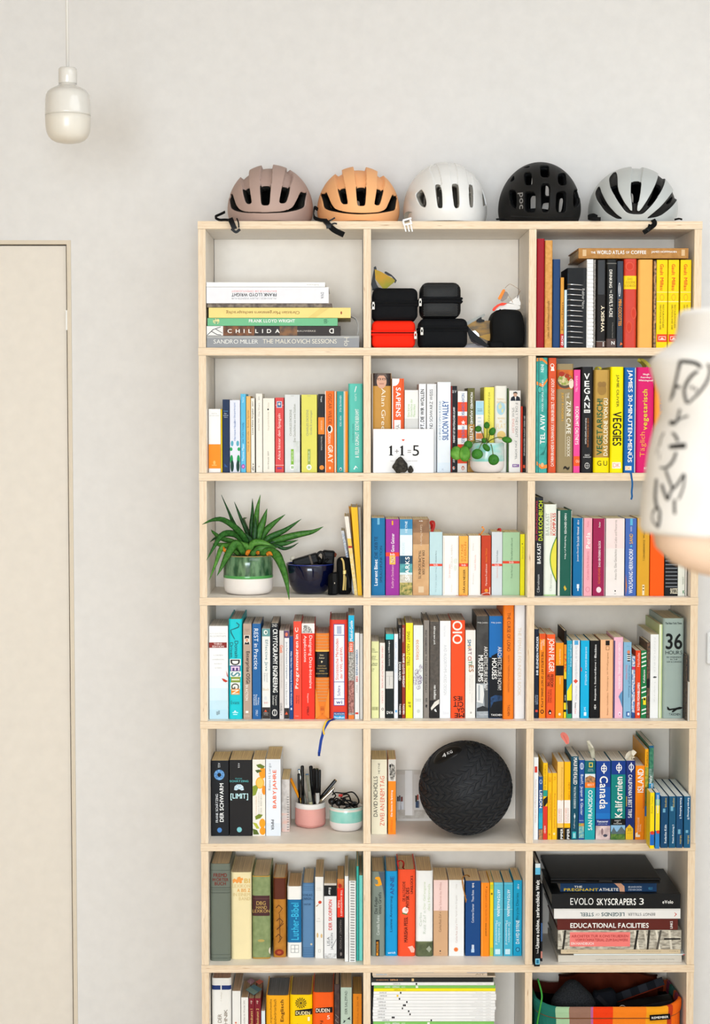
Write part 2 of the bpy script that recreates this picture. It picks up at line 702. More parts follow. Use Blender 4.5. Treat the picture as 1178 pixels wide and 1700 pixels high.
def spine_print(root, texts, bands, Y, cxw, z0, w, h, yf, flat=None):
 """Printed panels and lettering lying on the spine."""
 def L(X, Yp):
  p = at(*cpx(X, Yp), Y)
  return p.x - cxw, p.z - z0
 lim = w / 2 - 0.0002
 off = 0.00025
 for b in bands:
  off += 0.00007
  fy = yf(off)
  if b[0] in ('o', 'p'):                            # ellipse or polygon
   pts = [L(x, y) for x, y in (poly_ellipse(*b[1:5]) if b[0] == 'o' else b[1])]
   pts = [(min(max(x, -lim), lim), min(max(z, 0.0002), h - 0.0002)) for x, z in pts]
   add('emblem', [(x, fy(x * .78), z) for x, z in pts], [tuple(range(len(pts)))], M(b[-1], 0.42), root)
   continue
  if len(b) == 3:
   xa, xb = -lim, lim
   za, zb_ = L(0, b[1])[1], L(0, b[0])[1]
  else:
   xa, zb_ = L(b[0], b[2])
   xb, za = L(b[1], b[3])
   xa, xb = max(xa, -lim), min(xb, lim)
  za, zb_ = max(za, 0.0002), min(zb_, h - 0.0002)
  if xb <= xa or zb_ <= za:
   continue
  n = 8 if fy(lim) != fy(0) else 1
  xs = [xa + (xb - xa) * i / n for i in range(n + 1)] if n == 1 else sorted({xa, xb} | {w / 2 * q for q in (-.96, -.9, -.8, -.68, .68, .8, .9, .96) if xa < w / 2 * q < xb})
  n = len(xs) - 1
  v = [(x, fy(x), za) for x in xs] + [(x, fy(x), zb_) for x in xs]
  add('spine_panel', v, [(i, i + 1, n + 2 + i, n + 1 + i) for i in range(n)], M(b[-1], 0.42), root)
 g = G()
 fy_ = yf(off + 0.00012)
 fy = lambda x: fy_(x * .8)
 for tx in texts:
  s, xa, xb, ya, yb_, o, c = tx[:7]
  bold = tx[7] if len(tx) > 7 else 0
  ax, zt_ = L(xa, ya)
  bx, zb_ = L(xb, yb_)
  ax, bx = max(ax, -lim), min(bx, lim)
  if bx - ax < 0.0008:
   continue
  place_text(g, s, ax, bx, zb_, zt_, o, M(c, 0.45), fy, bold)
 if g.v:
  g.build('lettering', root)['kind'] = 'stuff'      # letters: too small to pick apart singly

class Stack:
 pass

stk = Stack()

def flat_book(x0, x1, y0, y1, col, desc, texts=(), bands=(), sb=0.006, kind='p', pg=None, depth=0.2, rough=0.4, name=None,
    turn=0.0, cat='book', group=None):
 """A lying book with its spine to the front, resting on stk.z."""
 A, Bp = at(*cpx(x0, y0), sb), at(*cpx(x1, y1), sb)
 th = max(A.z - Bp.z, 0.003)
 ax = max(A.x, cell.xl + 0.001)
 bx = min(Bp.x, cell.xr - 0.001)
 L_ = bx - ax
 cxw = (ax + bx) / 2
 z0 = stk.z
 depth = min(depth, DEP - sb - 0.005)
 root = empty(name or ('hardcover_book' if kind == 'h' else 'paperback_book'), (cxw, sb, z0 + 0.0003), desc + ', ' + cell.where, cat,
     group or cell.group, (0, 0, math.radians(turn)) if turn else None)
 t = min(0.0026 if kind == 'h' else 0.0007, th * 0.2)
 v, f = c_cover(th, L_, depth, t, 0.0)
 v = [(z - L_ / 2, y, -x + th / 2) for x, y, z in v]
 add('cover', v, f, M(col, rough), root)
 ov = 0.003 if kind == 'h' else 0.0006
 g = G()
 g.box(-L_ / 2 + ov, L_ / 2 - ov, t + 0.0006, depth - ov, t * 1.02, th - t * 1.02, pages_mat(pg or cell.pg, 'z'))
 g.build('page_block', root)
 # print sits where the spine really is; shift picture rows by the stacking offset
 dz = Bp.z - z0
 spine_print(root, texts, bands, sb, cxw, z0 + dz, L_, th, lambda off: (lambda x: -off))
 stk.z = z0 + th + 0.0004
 return root

W_, K_, = '#f4f2ee', '#1c1b1b'

# ---- top row, left: lying stack
cell_at(1, 1, 320, 370)
stk.z = floor_z(1)
flat_book(82, 1083, 733, 810, '#777574', 'silver grey book, wide pale lettering, lowest in the stack',
   [('SANDRO MILLER', 135, 425, 757, 784, 'h', '#e9e6e0'), ('THE MALKOVICH SESSIONS', 455, 937, 754, 783, 'h', '#e4dccb'), ('Ho', 985, 1018, 742, 800, 'd', '#d8d2c6')],
   [(733, 748, '#a9a8a6')], kind='h', rough=0.3, depth=.24)
flat_book(82, 962, 668, 731, '#453b37', 'dark brown book with cracked white end in the stack',
   [('C  H  I  L  L  I  D  A', 226, 566, 688, 714, 'h', '#f3efe8', 1), ('BAUWERKE', 680, 800, 695, 706, 'h', '#c9bfb4'), ('D', 888, 918, 684, 716, 'f', '#f3efe8', 1)],
   [(197, 400, 668, 731, '#5a3c2c|#8a5838|60'), (565, 680, 668, 731, '#52423a|#8a6240|60'), (82, 197, 668, 731, '#e9e7e4'),
   ('p', [(90, 728), (130, 690), (180, 672), (183, 675), (134, 693), (95, 729)], '#2a2828'), ('p', [(120, 700), (160, 722), (185, 724), (184, 728), (158, 726), (117, 703)], '#2a2828'), ('p', [(150, 686), (192, 712), (193, 716), (148, 690)], '#2a2828')], depth=.22)
flat_book(95, 943, 615, 666, '#70b888', 'mint green book with white title, third from the stack bottom',
   [('FRANK LLOYD WRIGHT', 365, 665, 623, 644, 'h', W_, 1), ('ein', 853, 883, 622, 650, 'd', '#31614a')], [('o', 152, 635, 22, 19, '#e6dc9a|#4d9a78|200')], depth=.2)
flat_book(103, 1028, 545, 612, '#ecd583', 'pale yellow book with brown upside-down title in the lying stack',
   [('Christian Morgenstern sechssprachig', 217, 695, 562, 588, 'f', '#8d5a2c')],
   [('p', [(750, 610), (830, 547), (890, 547), (800, 610)], '#e2c877'), ('o', 967, 579, 5, 10, '#a5452c')], depth=.2)
flat_book(92, 905, 519, 545, '#8a7c6c|#5b5048|90', 'thin worn grey brown booklet under the thick white book', [], [], depth=.19, pg='#cbb9a3')
flat_book(88, 885, 410, 516, '#e9e7ea', 'thick white book with black upside-down title in the lying stack',
   [('FRANK LLOYD WRIGHT', 252, 545, 449, 471, 'f', '#2c2b2d', 1), ('BAUTEN FÜR DIE ÖFFENTLICHKEIT', 252, 545, 431, 446, 'f', '#e59a98'),
   ('ALAN HESS | ALAN WEINTRAUB', 252, 545, 475, 490, 'f', '#a5a3a6'), ('DVA', 834, 853, 445, 485, 'd', '#4a494b')], kind='h', depth=.21)
flat_book(82, 862, 378, 409, '#f1efed', 'thin white book lying on top of the stack', [('Sullivans', 742, 822, 391, 401, 'f', '#c4c0bd')], [], depth=.2)

# ---- top row, right
cell_at(1, 3, 878, 370, sb=0.014)
book(51, 101, 104, '#9d0f20', 'plain dark red cloth book at the left end', kind='h', depth=.22)
book(104, 153, 115, '#dba25a|#cf9349|120', 'tall kraft brown book with dark handwritten title', [('Lines old-fashioned cocktails', 117, 131, 510, 752, 'u', '#6b431f')], kind='h', depth=.2)
book(155, 203, 238, '#20416f', 'plain navy blue cloth book', kind='h', depth=.17)
book(205, 227, 357, '#d8983a', 'narrow ochre book with red foot band', [('GROH', 209, 223, 738, 800, 'u', W_, 1), ('Kochen', 210, 222, 520, 700, 'u', '#8f5a17')], [(725, 813, '#c8202a')], depth=.12)
book(230, 246, 438, '#cfe2ed', 'slim light blue booklet', depth=.12)
nb = book(250, 372, 294, '#1d1e20', 'black ring-bound notebook with silver wire rings', [('Rubber Note', 345, 360, 430, 560, 'd', '#c8c6c2')], [(352, 372, 294, 813, '#2c2d2f'), (250, 254, 330, 813, '#1b3244')], depth=.13, name='ring_notebook', cat='notebook')
for y in (404, 434, 470, 505, 540, 574, 607, 641, 676, 711, 746, 781):
 a, b = at(*cpx(252, y), .014), at(*cpx(350, y + 4), .014)
 o = nb.location
 zr = a.z - o.z
 v, f = tube(spline([(a.x - o.x - .001, .004, zr), (a.x - o.x + .002, -.004, zr + .001), ((a.x + b.x) / 2 - o.x, -.0055, zr), (b.x - o.x, -.0018, zr - .001)], 9), 0.0014, 6)
 add('wire_ring', v, f, M('#c9c9cb', 0.2, 1.0), nb, smooth=True)
cb = book(376, 418, 238, '#e8e6e4', 'white comb-bound booklet between black books', [], [], depth=.16, name='comb_bound_booklet', cat='booklet')
for i in range(22):
 y = 246 + i * 25.5
 a, b = at(*cpx(377, y), .014), at(*cpx(417, y + 19), .014)
 g = G()
 o = cb.location
 g.box(a.x - o.x, b.x - o.x, -0.0022, 0.0004, b.z - o.z, a.z - o.z, M('#efeeee', 0.35), 0.0012)
 g.build('comb_tooth', cb)
book(420, 434, 242, '#a39c94|#6f6a66|300', 'grey mottled booklet beside the white comb binding', depth=.15)
book(440, 502, 243, '#171616', 'black glossy book with cream WHISKY lettering', [('WHISKY', 468, 489, 540, 712, 'u', '#f0e2c6', 1), ('iii', 478, 487, 780, 806, 'u', W_, 1)],
  [(468, 770, '#2b2725'), (772, 776, '#8d8783'), (776, 813, '#5a4038')], kind='h', rough=.25)
book(505, 572, 240, '#2a2a28', 'charcoal book with white stacked serif style title', [('DRINKING', 522, 540, 306, 425, 'd', '#e9e4da', 1), ('THE', 526, 538, 437, 458, 'd', '#e9e4da'), ("DEVIL'S ACRE", 522, 544, 467, 615, 'd', '#e9e4da', 1), ('A Raucous Novel', 540, 547, 650, 750, 'd', '#8f8a82'), ('N', 535, 556, 772, 795, 'h', W_, 1)],
  [(262, 268, '#77736c'), (757, 813, '#5a4742')], kind='h')
book(575, 614, 250, '#3c4350', 'slate blue book with orange downward title', [('MINI-COCOTTES', 582, 601, 500, 672, 'd', '#ef9a3c', 1)], [('p', poly_ellipse(588, 436, 7, 45), '#ececec'), (585, 591, 400, 472, '#5a606a'), ('p', [(590, 800), (610, 792), (597, 778)], '#ef7a3c')], kind='h')
book(618, 702, 235, '#cf3b26', 'glossy red book with a yellow title label', [('DAS', 640, 672, 358, 374, 'h', '#b5861a'), ('GOLDENE', 628, 690, 380, 396, 'h', '#b5861a'), ('KOCHBUCH', 622, 692, 403, 419, 'h', '#b5861a')],
  [(614, 700, 346, 433, '#f6cf1e'), ('o', 655, 285, 28, 30, '#d9523a'), ('o', 655, 285, 20, 22, '#cf3b26'), ('o', 680, 590, 18, 40, '#d9523a'), ('o', 680, 590, 12, 30, '#cf3b26'), ('o', 650, 680, 20, 40, '#d9523a'), ('o', 650, 680, 14, 30, '#cf3b26')], kind='h', rough=.18)
book(712, 808, 240, '#f4b158', 'thick plain peach orange book', kind='h', depth=.19)
book(814, 830, 246, '#54473e|#c8996c|140', 'slim picture-covered book beside the yellow guides', depth=.16)
for i, (a, b) in enumerate(((832, 903), (908, 977), (987, 1057))):
 m = a + 33
 book(a, b, 242, '#f8d200', ['leftmost of the three thick yellow guides', 'middle of the three thick yellow guides', 'rightmost of the three thick yellow guides, partly hidden'][i],
   [('Gault', m - 12, m + 10, 270, 342, 'd', '#e2571d', 1), ('Millau', m - 12, m + 10, 358, 440, 'd', '#e2571d', 1), ('RESTAURANTGUIDE', m + 4, m + 12, 535, 686, 'd', '#5e5216'), ('DEUTSCHLAND 2018', m - 14, m - 6, 535, 696, 'd', '#5e5216')],
   [(451, 454, '#fbeea0'), ('o', m, 487, 14, 22, '#e3a81a'), ('o', m, 487, 10, 17, '#f8d200'), (512, 516, '#fbeea0'), (a, b, 727, 777, '#e64a1c'), (m - 22, m + 24, 741, 765, '#f6e3da'), (m - 19, m + 21, 744, 762, '#e64a1c'), ('p', [(m - 14, 760), (m, 748), (m + 16, 760)], '#f6e3da')], depth=.16)
# the coffee book lies across the tall ones
top13 = at(*cpx(660, 235), 0.014).z
stk.z = top13 + 0.0008
flat_book(322, 1037, 168, 235, '#b98648|#ad793c|90', 'kraft brown book with white title lying across the upright books',
   [('THE', 402, 432, 190, 204, 'h', W_, 1), ('WORLD ATLAS', 441, 620, 183, 208, 'h', W_, 1), ('OF', 630, 653, 188, 204, 'h', W_, 1), ('COFFEE', 663, 762, 184, 207, 'h', W_, 1), ('JAMES HOFFMANN', 795, 960, 186, 202, 'h', W_, 1)],
   [(348, 372, 178, 220, '#d9b78a'), (992, 1014, 178, 218, '#d9b78a')], sb=.012, kind='h', depth=.2)

# ---- second row, left
cell_at(2, 1, 320, 590, sb=0.045)
book(100, 180, 350, '#eeebe6', 'thick white paperback with orange lower panel', [('MARTIN', 122, 157, 376, 384, 'h', '#b9b4ae'), ('WALSER ROMAN', 108, 172, 391, 397, 'h', '#b9b4ae')], [(580, 738, '#f98b0c'), ('o', 140, 700, 8, 13, '#fbb55e'), (124, 155, 714, 720, '#fbb55e')])
book(182, 190, 352, '#f2c600', 'slim yellow booklet beside the navy book')
book(193, 237, 288, '#13294b', 'navy paperback with tiny white heading', [('Das', 204, 220, 376, 383, 'h', '#dfe5ee'), ('verlorene', 198, 231, 388, 395, 'h', '#dfe5ee'), ('Wort', 202, 226, 401, 407, 'h', '#dfe5ee'), ('Roman', 200, 228, 360, 367, 'h', '#5fa0d8')], [('p', [(206, 728), (206, 705), (228, 730)], '#2a4d88')])
book(240, 307, 292, '#dfe0ea', 'pale lilac paperback with green blossom print', [('Hermann Hesse', 266, 280, 430, 556, 'u', '#6c83b5'), ('Das Glasperlenspiel', 266, 280, 310, 442, 'u', '#6c83b5')],
  [('o', 256, 575, 9, 18, '#5aa5b8'), ('o', 292, 575, 9, 18, '#5aa5b8'), ('o', 249, 612, 9, 12, '#1f9f55'), ('o', 300, 612, 9, 12, '#1f9f55'), ('o', 252, 680, 10, 30, '#12924a'), ('o', 297, 680, 10, 30, '#12924a'), ('o', 256, 722, 11, 38, '#0d4a35'), ('o', 294, 722, 11, 38, '#0d4a35')])
book(311, 344, 252, '#59b6dc', 'sky blue paperback with a magenta dot', [('Thomas Mann', 320, 334, 580, 690, 'u', '#e2f2f8'), ('Der Tod in Venedig', 320, 334, 440, 570, 'u', '#1d5f8e'), ('Fischer', 320, 332, 270, 308, 'u', '#c9e6f2')], [('o', 328, 725, 12, 15, '#a5489c'), ('o', 328, 725, 6, 8, '#e28ccf')])
book(347, 375, 267, '#e3b268', 'tan yellow paperback with upward lettering', [('Wild & Wolle - Rohe Spiele', 355, 368, 360, 630, 'u', '#a9742f')])
book(378, 402, 280, '#eee7da', 'cream paperback with bold black upward title', [('Leonie Kleiner Ratgeber', 384, 396, 345, 518, 'u', '#2a2725', 1), ('3007', 385, 394, 300, 335, 'u', '#2a2725'), ('dtv', 384, 398, 703, 752, 'u', '#2a2725', 1)])
book(410, 452, 250, '#ebe5da', 'tall off-white paperback with grey title', [('Johanna Wahl', 424, 437, 412, 492, 'u', '#b5ada0'), ('Das Wort', 424, 437, 310, 398, 'u', '#b5ada0'), ('SDV', 426, 436, 268, 292, 'u', '#8c857a')], [('o', 431, 725, 6, 6, '#cfc7ba')])
book(456, 531, 280, '#ece5d7', 'wide cream paperback with one black dot', [('Die göttliche Komödie', 486, 500, 368, 490, 'u', '#c5b9a4'), ('Dante', 486, 497, 308, 342, 'u', '#c5b9a4'), ('dtv Klassik 2107', 487, 496, 625, 742, 'u', '#8a7f6e')], [('o', 490, 353, 5, 6, '#1a1918')])
book(536, 592, 276, '#d84745', 'red paperback with white upward title', [('Alice hinter den Spiegeln', 553, 576, 380, 682, 'u', '#f6dcd4')], [(324, 327, '#f0b7ad'), (546, 580, 300, 342, '#cfd5de'), (550, 576, 304, 338, '#3d5f94'), ('o', 563, 318, 8, 9, '#d9c4b4'), (715, 719, '#f0b7ad'), (549, 579, 731, 741, '#7d3a8e')])
for a, b, c, nm, ti, lab in ((598, 697, '#d8d9d8', 'CHARLES DICKENS', 'Eine Geschichte aus zwei Städten', 'wide pale grey paperback with green foot label'),
        (707, 808, '#dcd560', 'CHARLES DICKENS', 'Große Erwartungen', 'wide lemon yellow paperback with green foot label')):
 m = a + 50
 book(a, b, 257, c, lab, [(nm, m - 18, m - 4, 355, 525, 'u', '#8f9080'), (ti, m + 6, m + 22, 318 if 'zwei' in ti else 360, 566 if 'zwei' in ti else 518, 'u', '#8f9080'), ('BESTSELLER', m - 5, m + 5, 625, 690, 'u', '#dfeec2'), ('11', m - 7, m + 7, 722, 739, 'h', '#6fa02f', 1), ('ttv', m - 10, m + 10, 262, 268, 'h', '#9a9a8c')],
   [(m - 9, m + 9, 612, 716, '#82b53a'), ('o', m, 730, 16, 18, '#f2f3ea'), (b - 40, b, 560, 763, '#c9ccc6|#d8d9d8|60')] if c[1] == 'd' and '8d9' in c else [(m - 9, m + 9, 612, 716, '#9aa84a'), ('o', m, 730, 16, 18, '#f2f3ea')])
book(816, 857, 253, '#2b2728', 'black paperback with an orange middle band', [('Penguin', 830, 843, 268, 305, 'd', W_), ('OSCAR BONEY', 833, 843, 425, 490, 'd', '#fbd4b0'), ('Bernhard Schlink', 834, 844, 530, 620, 'd', '#b9b3ab')], [(405, 515, '#f5801a'), ('o', 840, 732, 15, 15, '#f58a2a')])
book(861, 920, 233, '#ef6d12', 'bright orange paperback with a black portrait oval', [('OSCAR WILDE', 882, 905, 250, 450, 'd', '#8a3c08'), ('DORIAN', 880, 898, 505, 575, 'd', '#fbe7d2'), ('GRAY', 880, 912, 585, 700, 'd', '#fbe7d2', 1)], [(861, 866, 233, 763, '#f6ede2'), ('o', 893, 482, 17, 25, '#f6ede2'), ('o', 890, 480, 11, 19, '#221e1c'), ('o', 893, 735, 6, 9, '#f6d3b0')])
book(923, 936, 235, '#f5ead8', 'narrow white paperback with orange edge', [], [(930, 936, 235, 763, '#f0801c')])
book(939, 985, 235, '#2e9995', 'teal green paperback with white downward title', [('HERMAN MELVILLE', 956, 968, 262, 370, 'd', '#d8efec'), ('MOBY DICK', 956, 968, 395, 465, 'd', '#d8efec')], [(982, 985, 235, 763, '#e9f0ea'), ('o', 963, 742, 7, 11, '#e9f0ea'), ('o', 963, 744, 4, 8, '#23403f')])
book(987, 1009, 235, '#f18c1d', 'narrow orange paperback between two teal books', [], [(987, 992, 235, 763, '#f7ecd9')])
book(1013, 1107, 185, '#60c9b9', 'tall wide turquoise book at the right end', [('GOETHE BERUHMT', 1057, 1082, 350, 490, 'u', '#eef8f4', 1), ('& FELIX GUMAUT', 1057, 1082, 500, 668, 'u', '#eef8f4', 1), ('A TREASURE PLAYBOOK', 1040, 1047, 445, 570, 'u', '#256a62'), ('SUPER', 1054, 1066, 250, 300, 'd', '#cdeee6')],
  [('p', [(1052, 240), (1062, 200), (1068, 204), (1057, 242)], '#f2faf7'), ('p', [(1046, 742), (1060, 718), (1076, 738), (1062, 730), (1054, 746)], '#f2faf7')], kind='h')

# ---- second row, middle
cell_at(2, 2, 600, 590, sb=0.06)
book(66, 193, 117, '#c6903f', 'thick tan hardcover with a portrait photo at its head', [('Alan Greenspan', 120, 155, 215, 640, 'd', '#f5ead2')],
  [(75, 190, 117, 200, '#4a3a33|#2c2422|40'), ('o', 130, 172, 32, 45, '#d8a58a'), ('p', [(95, 150), (105, 120), (158, 119), (168, 150), (150, 132), (112, 132)], '#6a5a50'), (104, 126, 150, 162, '#3a2c28'), (134, 156, 150, 162, '#3a2c28'), (107, 123, 153, 160, '#d8a58a'), (137, 153, 153, 160, '#d8a58a'), (115, 145, 184, 188, '#a55f50'), (66, 73, 117, 765, '#ddd7d0')], kind='h')
book(198, 276, 152, '#ee5b1e', 'orange paperback with large white downward title', [('SAPIENS', 223, 254, 210, 402, 'd', W_, 1), ('Yuval', 223, 245, 450, 540, 'd', '#8c8680')], [(198, 204, 152, 765, '#f4efe9'), ('o', 212, 160, 34, 40, '#f4efe9'), (212, 254, 422, 765, '#f4efe9'), (264, 267, 152, 765, '#c8481a')])
book(280, 370, 227, '#eceae6', 'white paperback with small green title', [('Eine kurze', 298, 312, 318, 402, 'u', '#a9c98a'), ('Geschichte der', 316, 331, 285, 402, 'u', '#a9c98a'), ('Menschheit', 335, 350, 318, 402, 'u', '#a9c98a')], [(413, 765, '#d9d7d2')])
book(373, 420, 187, '#f0eff0', 'white paperback with heavy black upward title', [('ZUKUNFT, DIE WIR WOLLEN', 384, 410, 222, 570, 'u', '#2a292b', 1)], [(417, 420, 187, 765, '#d8d6d6')], sb=.055)
book(425, 488, 187, '#f1f0f0', 'white paperback with thin black upward title', [('RUSSLAND SCHWARZ WEISS', 443, 462, 222, 570, 'u', '#3a393b')], [], sb=.055)
book(494, 580, 175, '#e9eef4', 'tall white book with blue upward title', [('SILICON VALLEY', 526, 565, 297, 553, 'u', '#2d5a9c', 1), ('CHRISTOPH KEESE', 503, 517, 297, 553, 'u', '#9aa3ae'), ('K', 524, 536, 738, 750, 'h', '#a9b4c2')], [(700, 765, '#dfe9f3')], sb=.04)
book(584, 622, 200, '#202023', 'black paperback with red edge and white title', [('MEHMET IST EIN FÖHLICHER KUMPF', 594, 608, 338, 570, 'u', W_, 1), ('ANNA ALBERS', 594, 608, 610, 700, 'u', W_), ('av', 590, 618, 228, 246, 'h', '#c9c7c5')], [(584, 588, 200, 765, '#b03026'), ('o', 600, 735, 8, 12, '#c9c2bb'), ('o', 603, 732, 4, 6, '#e0622a')])
book(626, 688, 234, '#f1ece8', 'white paperback with broad orange red bands', [('NOAM CHOMSKY', 651, 670, 250, 408, 'd', '#3d6fa8'), ('WHO RULES THE WORLD', 651, 670, 462, 690, 'd', '#3d6fa8')],
  [(305, 367, '#ec4e26'), (395, 455, '#ec4e26'), (485, 540, '#ec4e26'), (580, 705, '#ec4e26'), ('p', [(662, 422), (666, 433), (677, 434), (668, 441), (672, 452), (662, 445), (652, 452), (656, 441), (647, 434), (658, 433)], W_), ('o', 660, 735, 9, 14, '#c9622a'), ('o', 660, 737, 4, 9, '#f1ece8')])
book(692, 737, 214, '#625f30', 'olive paperback with bold white downward title', [('MOHAMED AMJAHID', 704, 724, 242, 450, 'd', W_, 1), ('UNTER WEISSEN', 704, 724, 462, 690, 'd', W_, 1)], [(450, 765, '#c8923f|#8a6a34|90')])
book(743, 796, 297, '#efece8', 'short white paperback with light blue head block', [('YUVAL', 754, 786, 347, 355, 'h', '#3f6a80'), ('THEOREM', 754, 786, 359, 366, 'h', '#3f6a80'), ('EINE', 757, 778, 404, 412, 'h', '#7fb0c8'), ('WELT', 757, 778, 428, 436, 'h', '#7fb0c8'), ('DER', 757, 776, 452, 460, 'h', '#7fb0c8'), ('BUCH', 757, 782, 515, 540, 'h', '#c9622a')], [(300, 388, '#a7d2e4'), (745, 794, 508, 545, '#f3955c')])
book(798, 863, 208, '#eee35a', 'yellow paperback standing behind the round-leaved plant', [('AUCHFUERDENWIZ DA', 825, 836, 240, 455, 'u', '#8f8a3c'), ('Roman', 824, 834, 470, 520, 'u', '#8f8a3c')], [(798, 803, 208, 765, '#cfc34a')])
book(867, 948, 200, '#ece9df', 'white paperback with a small globe and gold seal', [('THOMAS L.', 882, 935, 280, 293, 'h', '#e3c99a'), ('FRIEDMAN', 880, 940, 300, 313, 'h', '#e3c99a'), ('THE WORLD', 884, 934, 405, 417, 'h', '#e0c389'), ('IS', 900, 916, 425, 437, 'h', '#e0c389'), ('FLAT', 878, 938, 447, 478, 'h', '#ecd49c')],
  [('o', 907, 345, 27, 44, '#a9cfe0'), ('p', [(890, 330), (905, 312), (915, 335), (904, 352), (895, 350)], '#d9d7a8'), ('p', [(910, 355), (926, 345), (922, 372), (912, 375)], '#d9d7a8'), ('o', 910, 521, 28, 28, '#e8c77c')], kind='h')
book(950, 958, 215, '#4f6a3c', 'slim dark green booklet right of the globe book')
book(961, 1036, 230, '#efebe7', 'white paperback with a dark-suited portrait at its head', [("IF ONLY THEY DIDN'T", 1002, 1017, 310, 535, 'd', '#9a9794'), ('SPEAK', 980, 995, 342, 405, 'd', '#9a9794'), ('ENGLISH', 980, 995, 415, 505, 'd', '#e3a79c'), ('JON SOPEL', 996, 1012, 555, 680, 'd', '#8f8c89'), ('BBC', 988, 1018, 714, 724, 'h', W_, 1)],
  [('p', [(970, 297), (974, 275), (990, 266), (1014, 266), (1030, 275), (1034, 297)], '#2c3140'), ('p', [(996, 268), (1008, 268), (1003, 297)], '#e9e6e4'), ('o', 1001, 256, 12, 15, '#d2a58c'), ('p', [(987, 254), (989, 241), (1004, 237), (1014, 243), (1015, 254), (1008, 247), (993, 247)], '#2a2422'), (982, 1025, 710, 729, '#7d4a9a')], sb=.05)
book(1038, 1050, 333, '#d23c22', 'slim red booklet near the right upright', sb=.05)
book(1053, 1068, 335, '#2a2426', 'slim black booklet with white title at the right', [('SPUREN IN DER NACHT ODER NIE', 1057, 1064, 395, 655, 'u', '#d9d5d2')], [(715, 735, '#e2552a')], sb=.05)

# ---- second row, right
cell_at(2, 3, 878, 590, sb=0.02)
book(46, 121, 16, '#48b0a6|#3b9a92|60', 'tall teal cookbook with orange swirls', [('TEL AVIV', 72, 102, 385, 578, 'u', W_, 1), ('FOOD. PEOPLE. STORIES', 82, 92, 160, 365, 'u', '#e9f3f0'), ('NENI', 76, 95, 60, 110, 'u', '#d9efeb', 1)],
  [('p', [(48, 18), (85, 14), (118, 45), (118, 62), (85, 35), (48, 40)], '#f08c3a'), ('p', [(48, 170), (90, 190), (119, 150), (119, 168), (90, 208), (48, 192)], '#f08c3a'), ('p', [(48, 690), (80, 720), (119, 712), (119, 735), (80, 742), (48, 715)], '#f08c3a'), (60, 62, 16, 765, '#2c766f'), ('o', 70, 225, 14, 24, '#1f4b48'), ('o', 70, 225, 11, 20, '#48b0a6'), ('p', [(70, 650), (100, 620), (119, 560), (119, 575), (95, 650)], '#2a7a72'), ('o', 85, 715, 10, 14, '#f3b27c')], kind='h')
book(126, 178, 17, '#d8542c', 'tall red orange book with long white title', [('CATHRIN BRANDES & FLORIAN BOLK // BERLIN BRODELT - DE STADT KOCHT', 144, 160, 152, 725, 'u', '#fbe9df', 1)], [('o', 150, 68, 13, 14, '#fbe9df'), ('o', 150, 68, 9, 10, '#d8542c'), ('p', [(140, 102), (146, 75), (160, 75), (164, 102)], '#fbe9df')], kind='h')
book(181, 290, 56, '#988661', 'wide khaki cookbook with a food photo at its head', [('THE', 245, 260, 243, 280, 'd', '#f2ecdd'), ('ZUNI CAFE', 243, 270, 298, 512, 'd', '#f2ecdd', 1), ('COOKBOOK', 246, 265, 530, 662, 'd', '#f2ecdd'), ('JUDY RODGERS', 207, 223, 243, 430, 'd', '#dca83e', 1), ('~', 222, 262, 722, 748, 'h', '#3a342a', 1)],
  [(95, 220, '#d8742e|#b5561f|25'), ('o', 232, 168, 50, 48, '#5c4a3c'), ('o', 232, 160, 44, 38, '#d9c69a|#8a9a3c|150'), ('o', 212, 122, 20, 16, '#a8331e'), ('o', 246, 135, 16, 15, '#a23a20'), ('o', 262, 155, 15, 14, '#b5421f'), ('o', 274, 185, 16, 32, '#ecd9c4'), (236, 237, 250, 660, '#cfc4a8')], kind='h', depth=.2)
book(292, 333, 95, '#ee4b96', 'pink paperback with white downward title', [('KOCHEN MIT CHUTNEYS', 301, 321, 335, 582, 'd', W_, 1), ('SUSANN TILL', 303, 315, 135, 240, 'd', '#fbd5e6'), ('GU', 303, 327, 682, 700, 'h', '#f9c9b0', 1)], [(658, 722, '#ee5a24')])
book(340, 417, 75, '#2c2b2c', 'black book with stacked white capital letters', [('V', 357, 394, 118, 158, 'h', W_, 1), ('E', 360, 392, 167, 205, 'h', W_, 1), ('G', 357, 395, 212, 252, 'h', W_, 1), ('A', 357, 396, 260, 298, 'h', W_, 1), ('N', 359, 394, 307, 346, 'h', W_, 1), ('100', 363, 391, 360, 370, 'h', K_, 1), ('OVER 100 INCREDIBLE RECIPES', 378, 387, 410, 600, 'd', '#b0652e', 1), ('FROM AVANT GARDE VEGAN', 364, 373, 410, 578, 'd', '#d5d2cd', 1), ('GAZ', 362, 393, 646, 656, 'h', W_), ('OAKLEY', 352, 404, 660, 668, 'h', W_)],
  [(357, 397, 355, 375, W_), ('o', 377, 720, 16, 20, '#d5d2cd'), ('o', 377, 720, 13, 16, '#2c2b2c'), (376, 378, 700, 740, '#d5d2cd'), (362, 392, 719, 721, '#d5d2cd')], kind='h')
book(421, 527, 95, '#a8843f', 'wide shiny gold cookbook with yellow foot', [('VEGETARISCH!', 441, 476, 283, 650, 'u', '#1f5c3c', 1), ('DAS GOLDENE VON GU', 486, 510, 280, 655, 'u', '#f3e9cf', 1), ('G U', 443, 508, 688, 720, 'h', '#4a4312')],
  [(667, 768, '#f3dc00'), ('o', 474, 225, 30, 34, '#a07c3c'), ('o', 462, 190, 16, 18, '#94713a'), ('o', 486, 190, 16, 18, '#94713a')], kind='h', rough=.35, metal=.3)
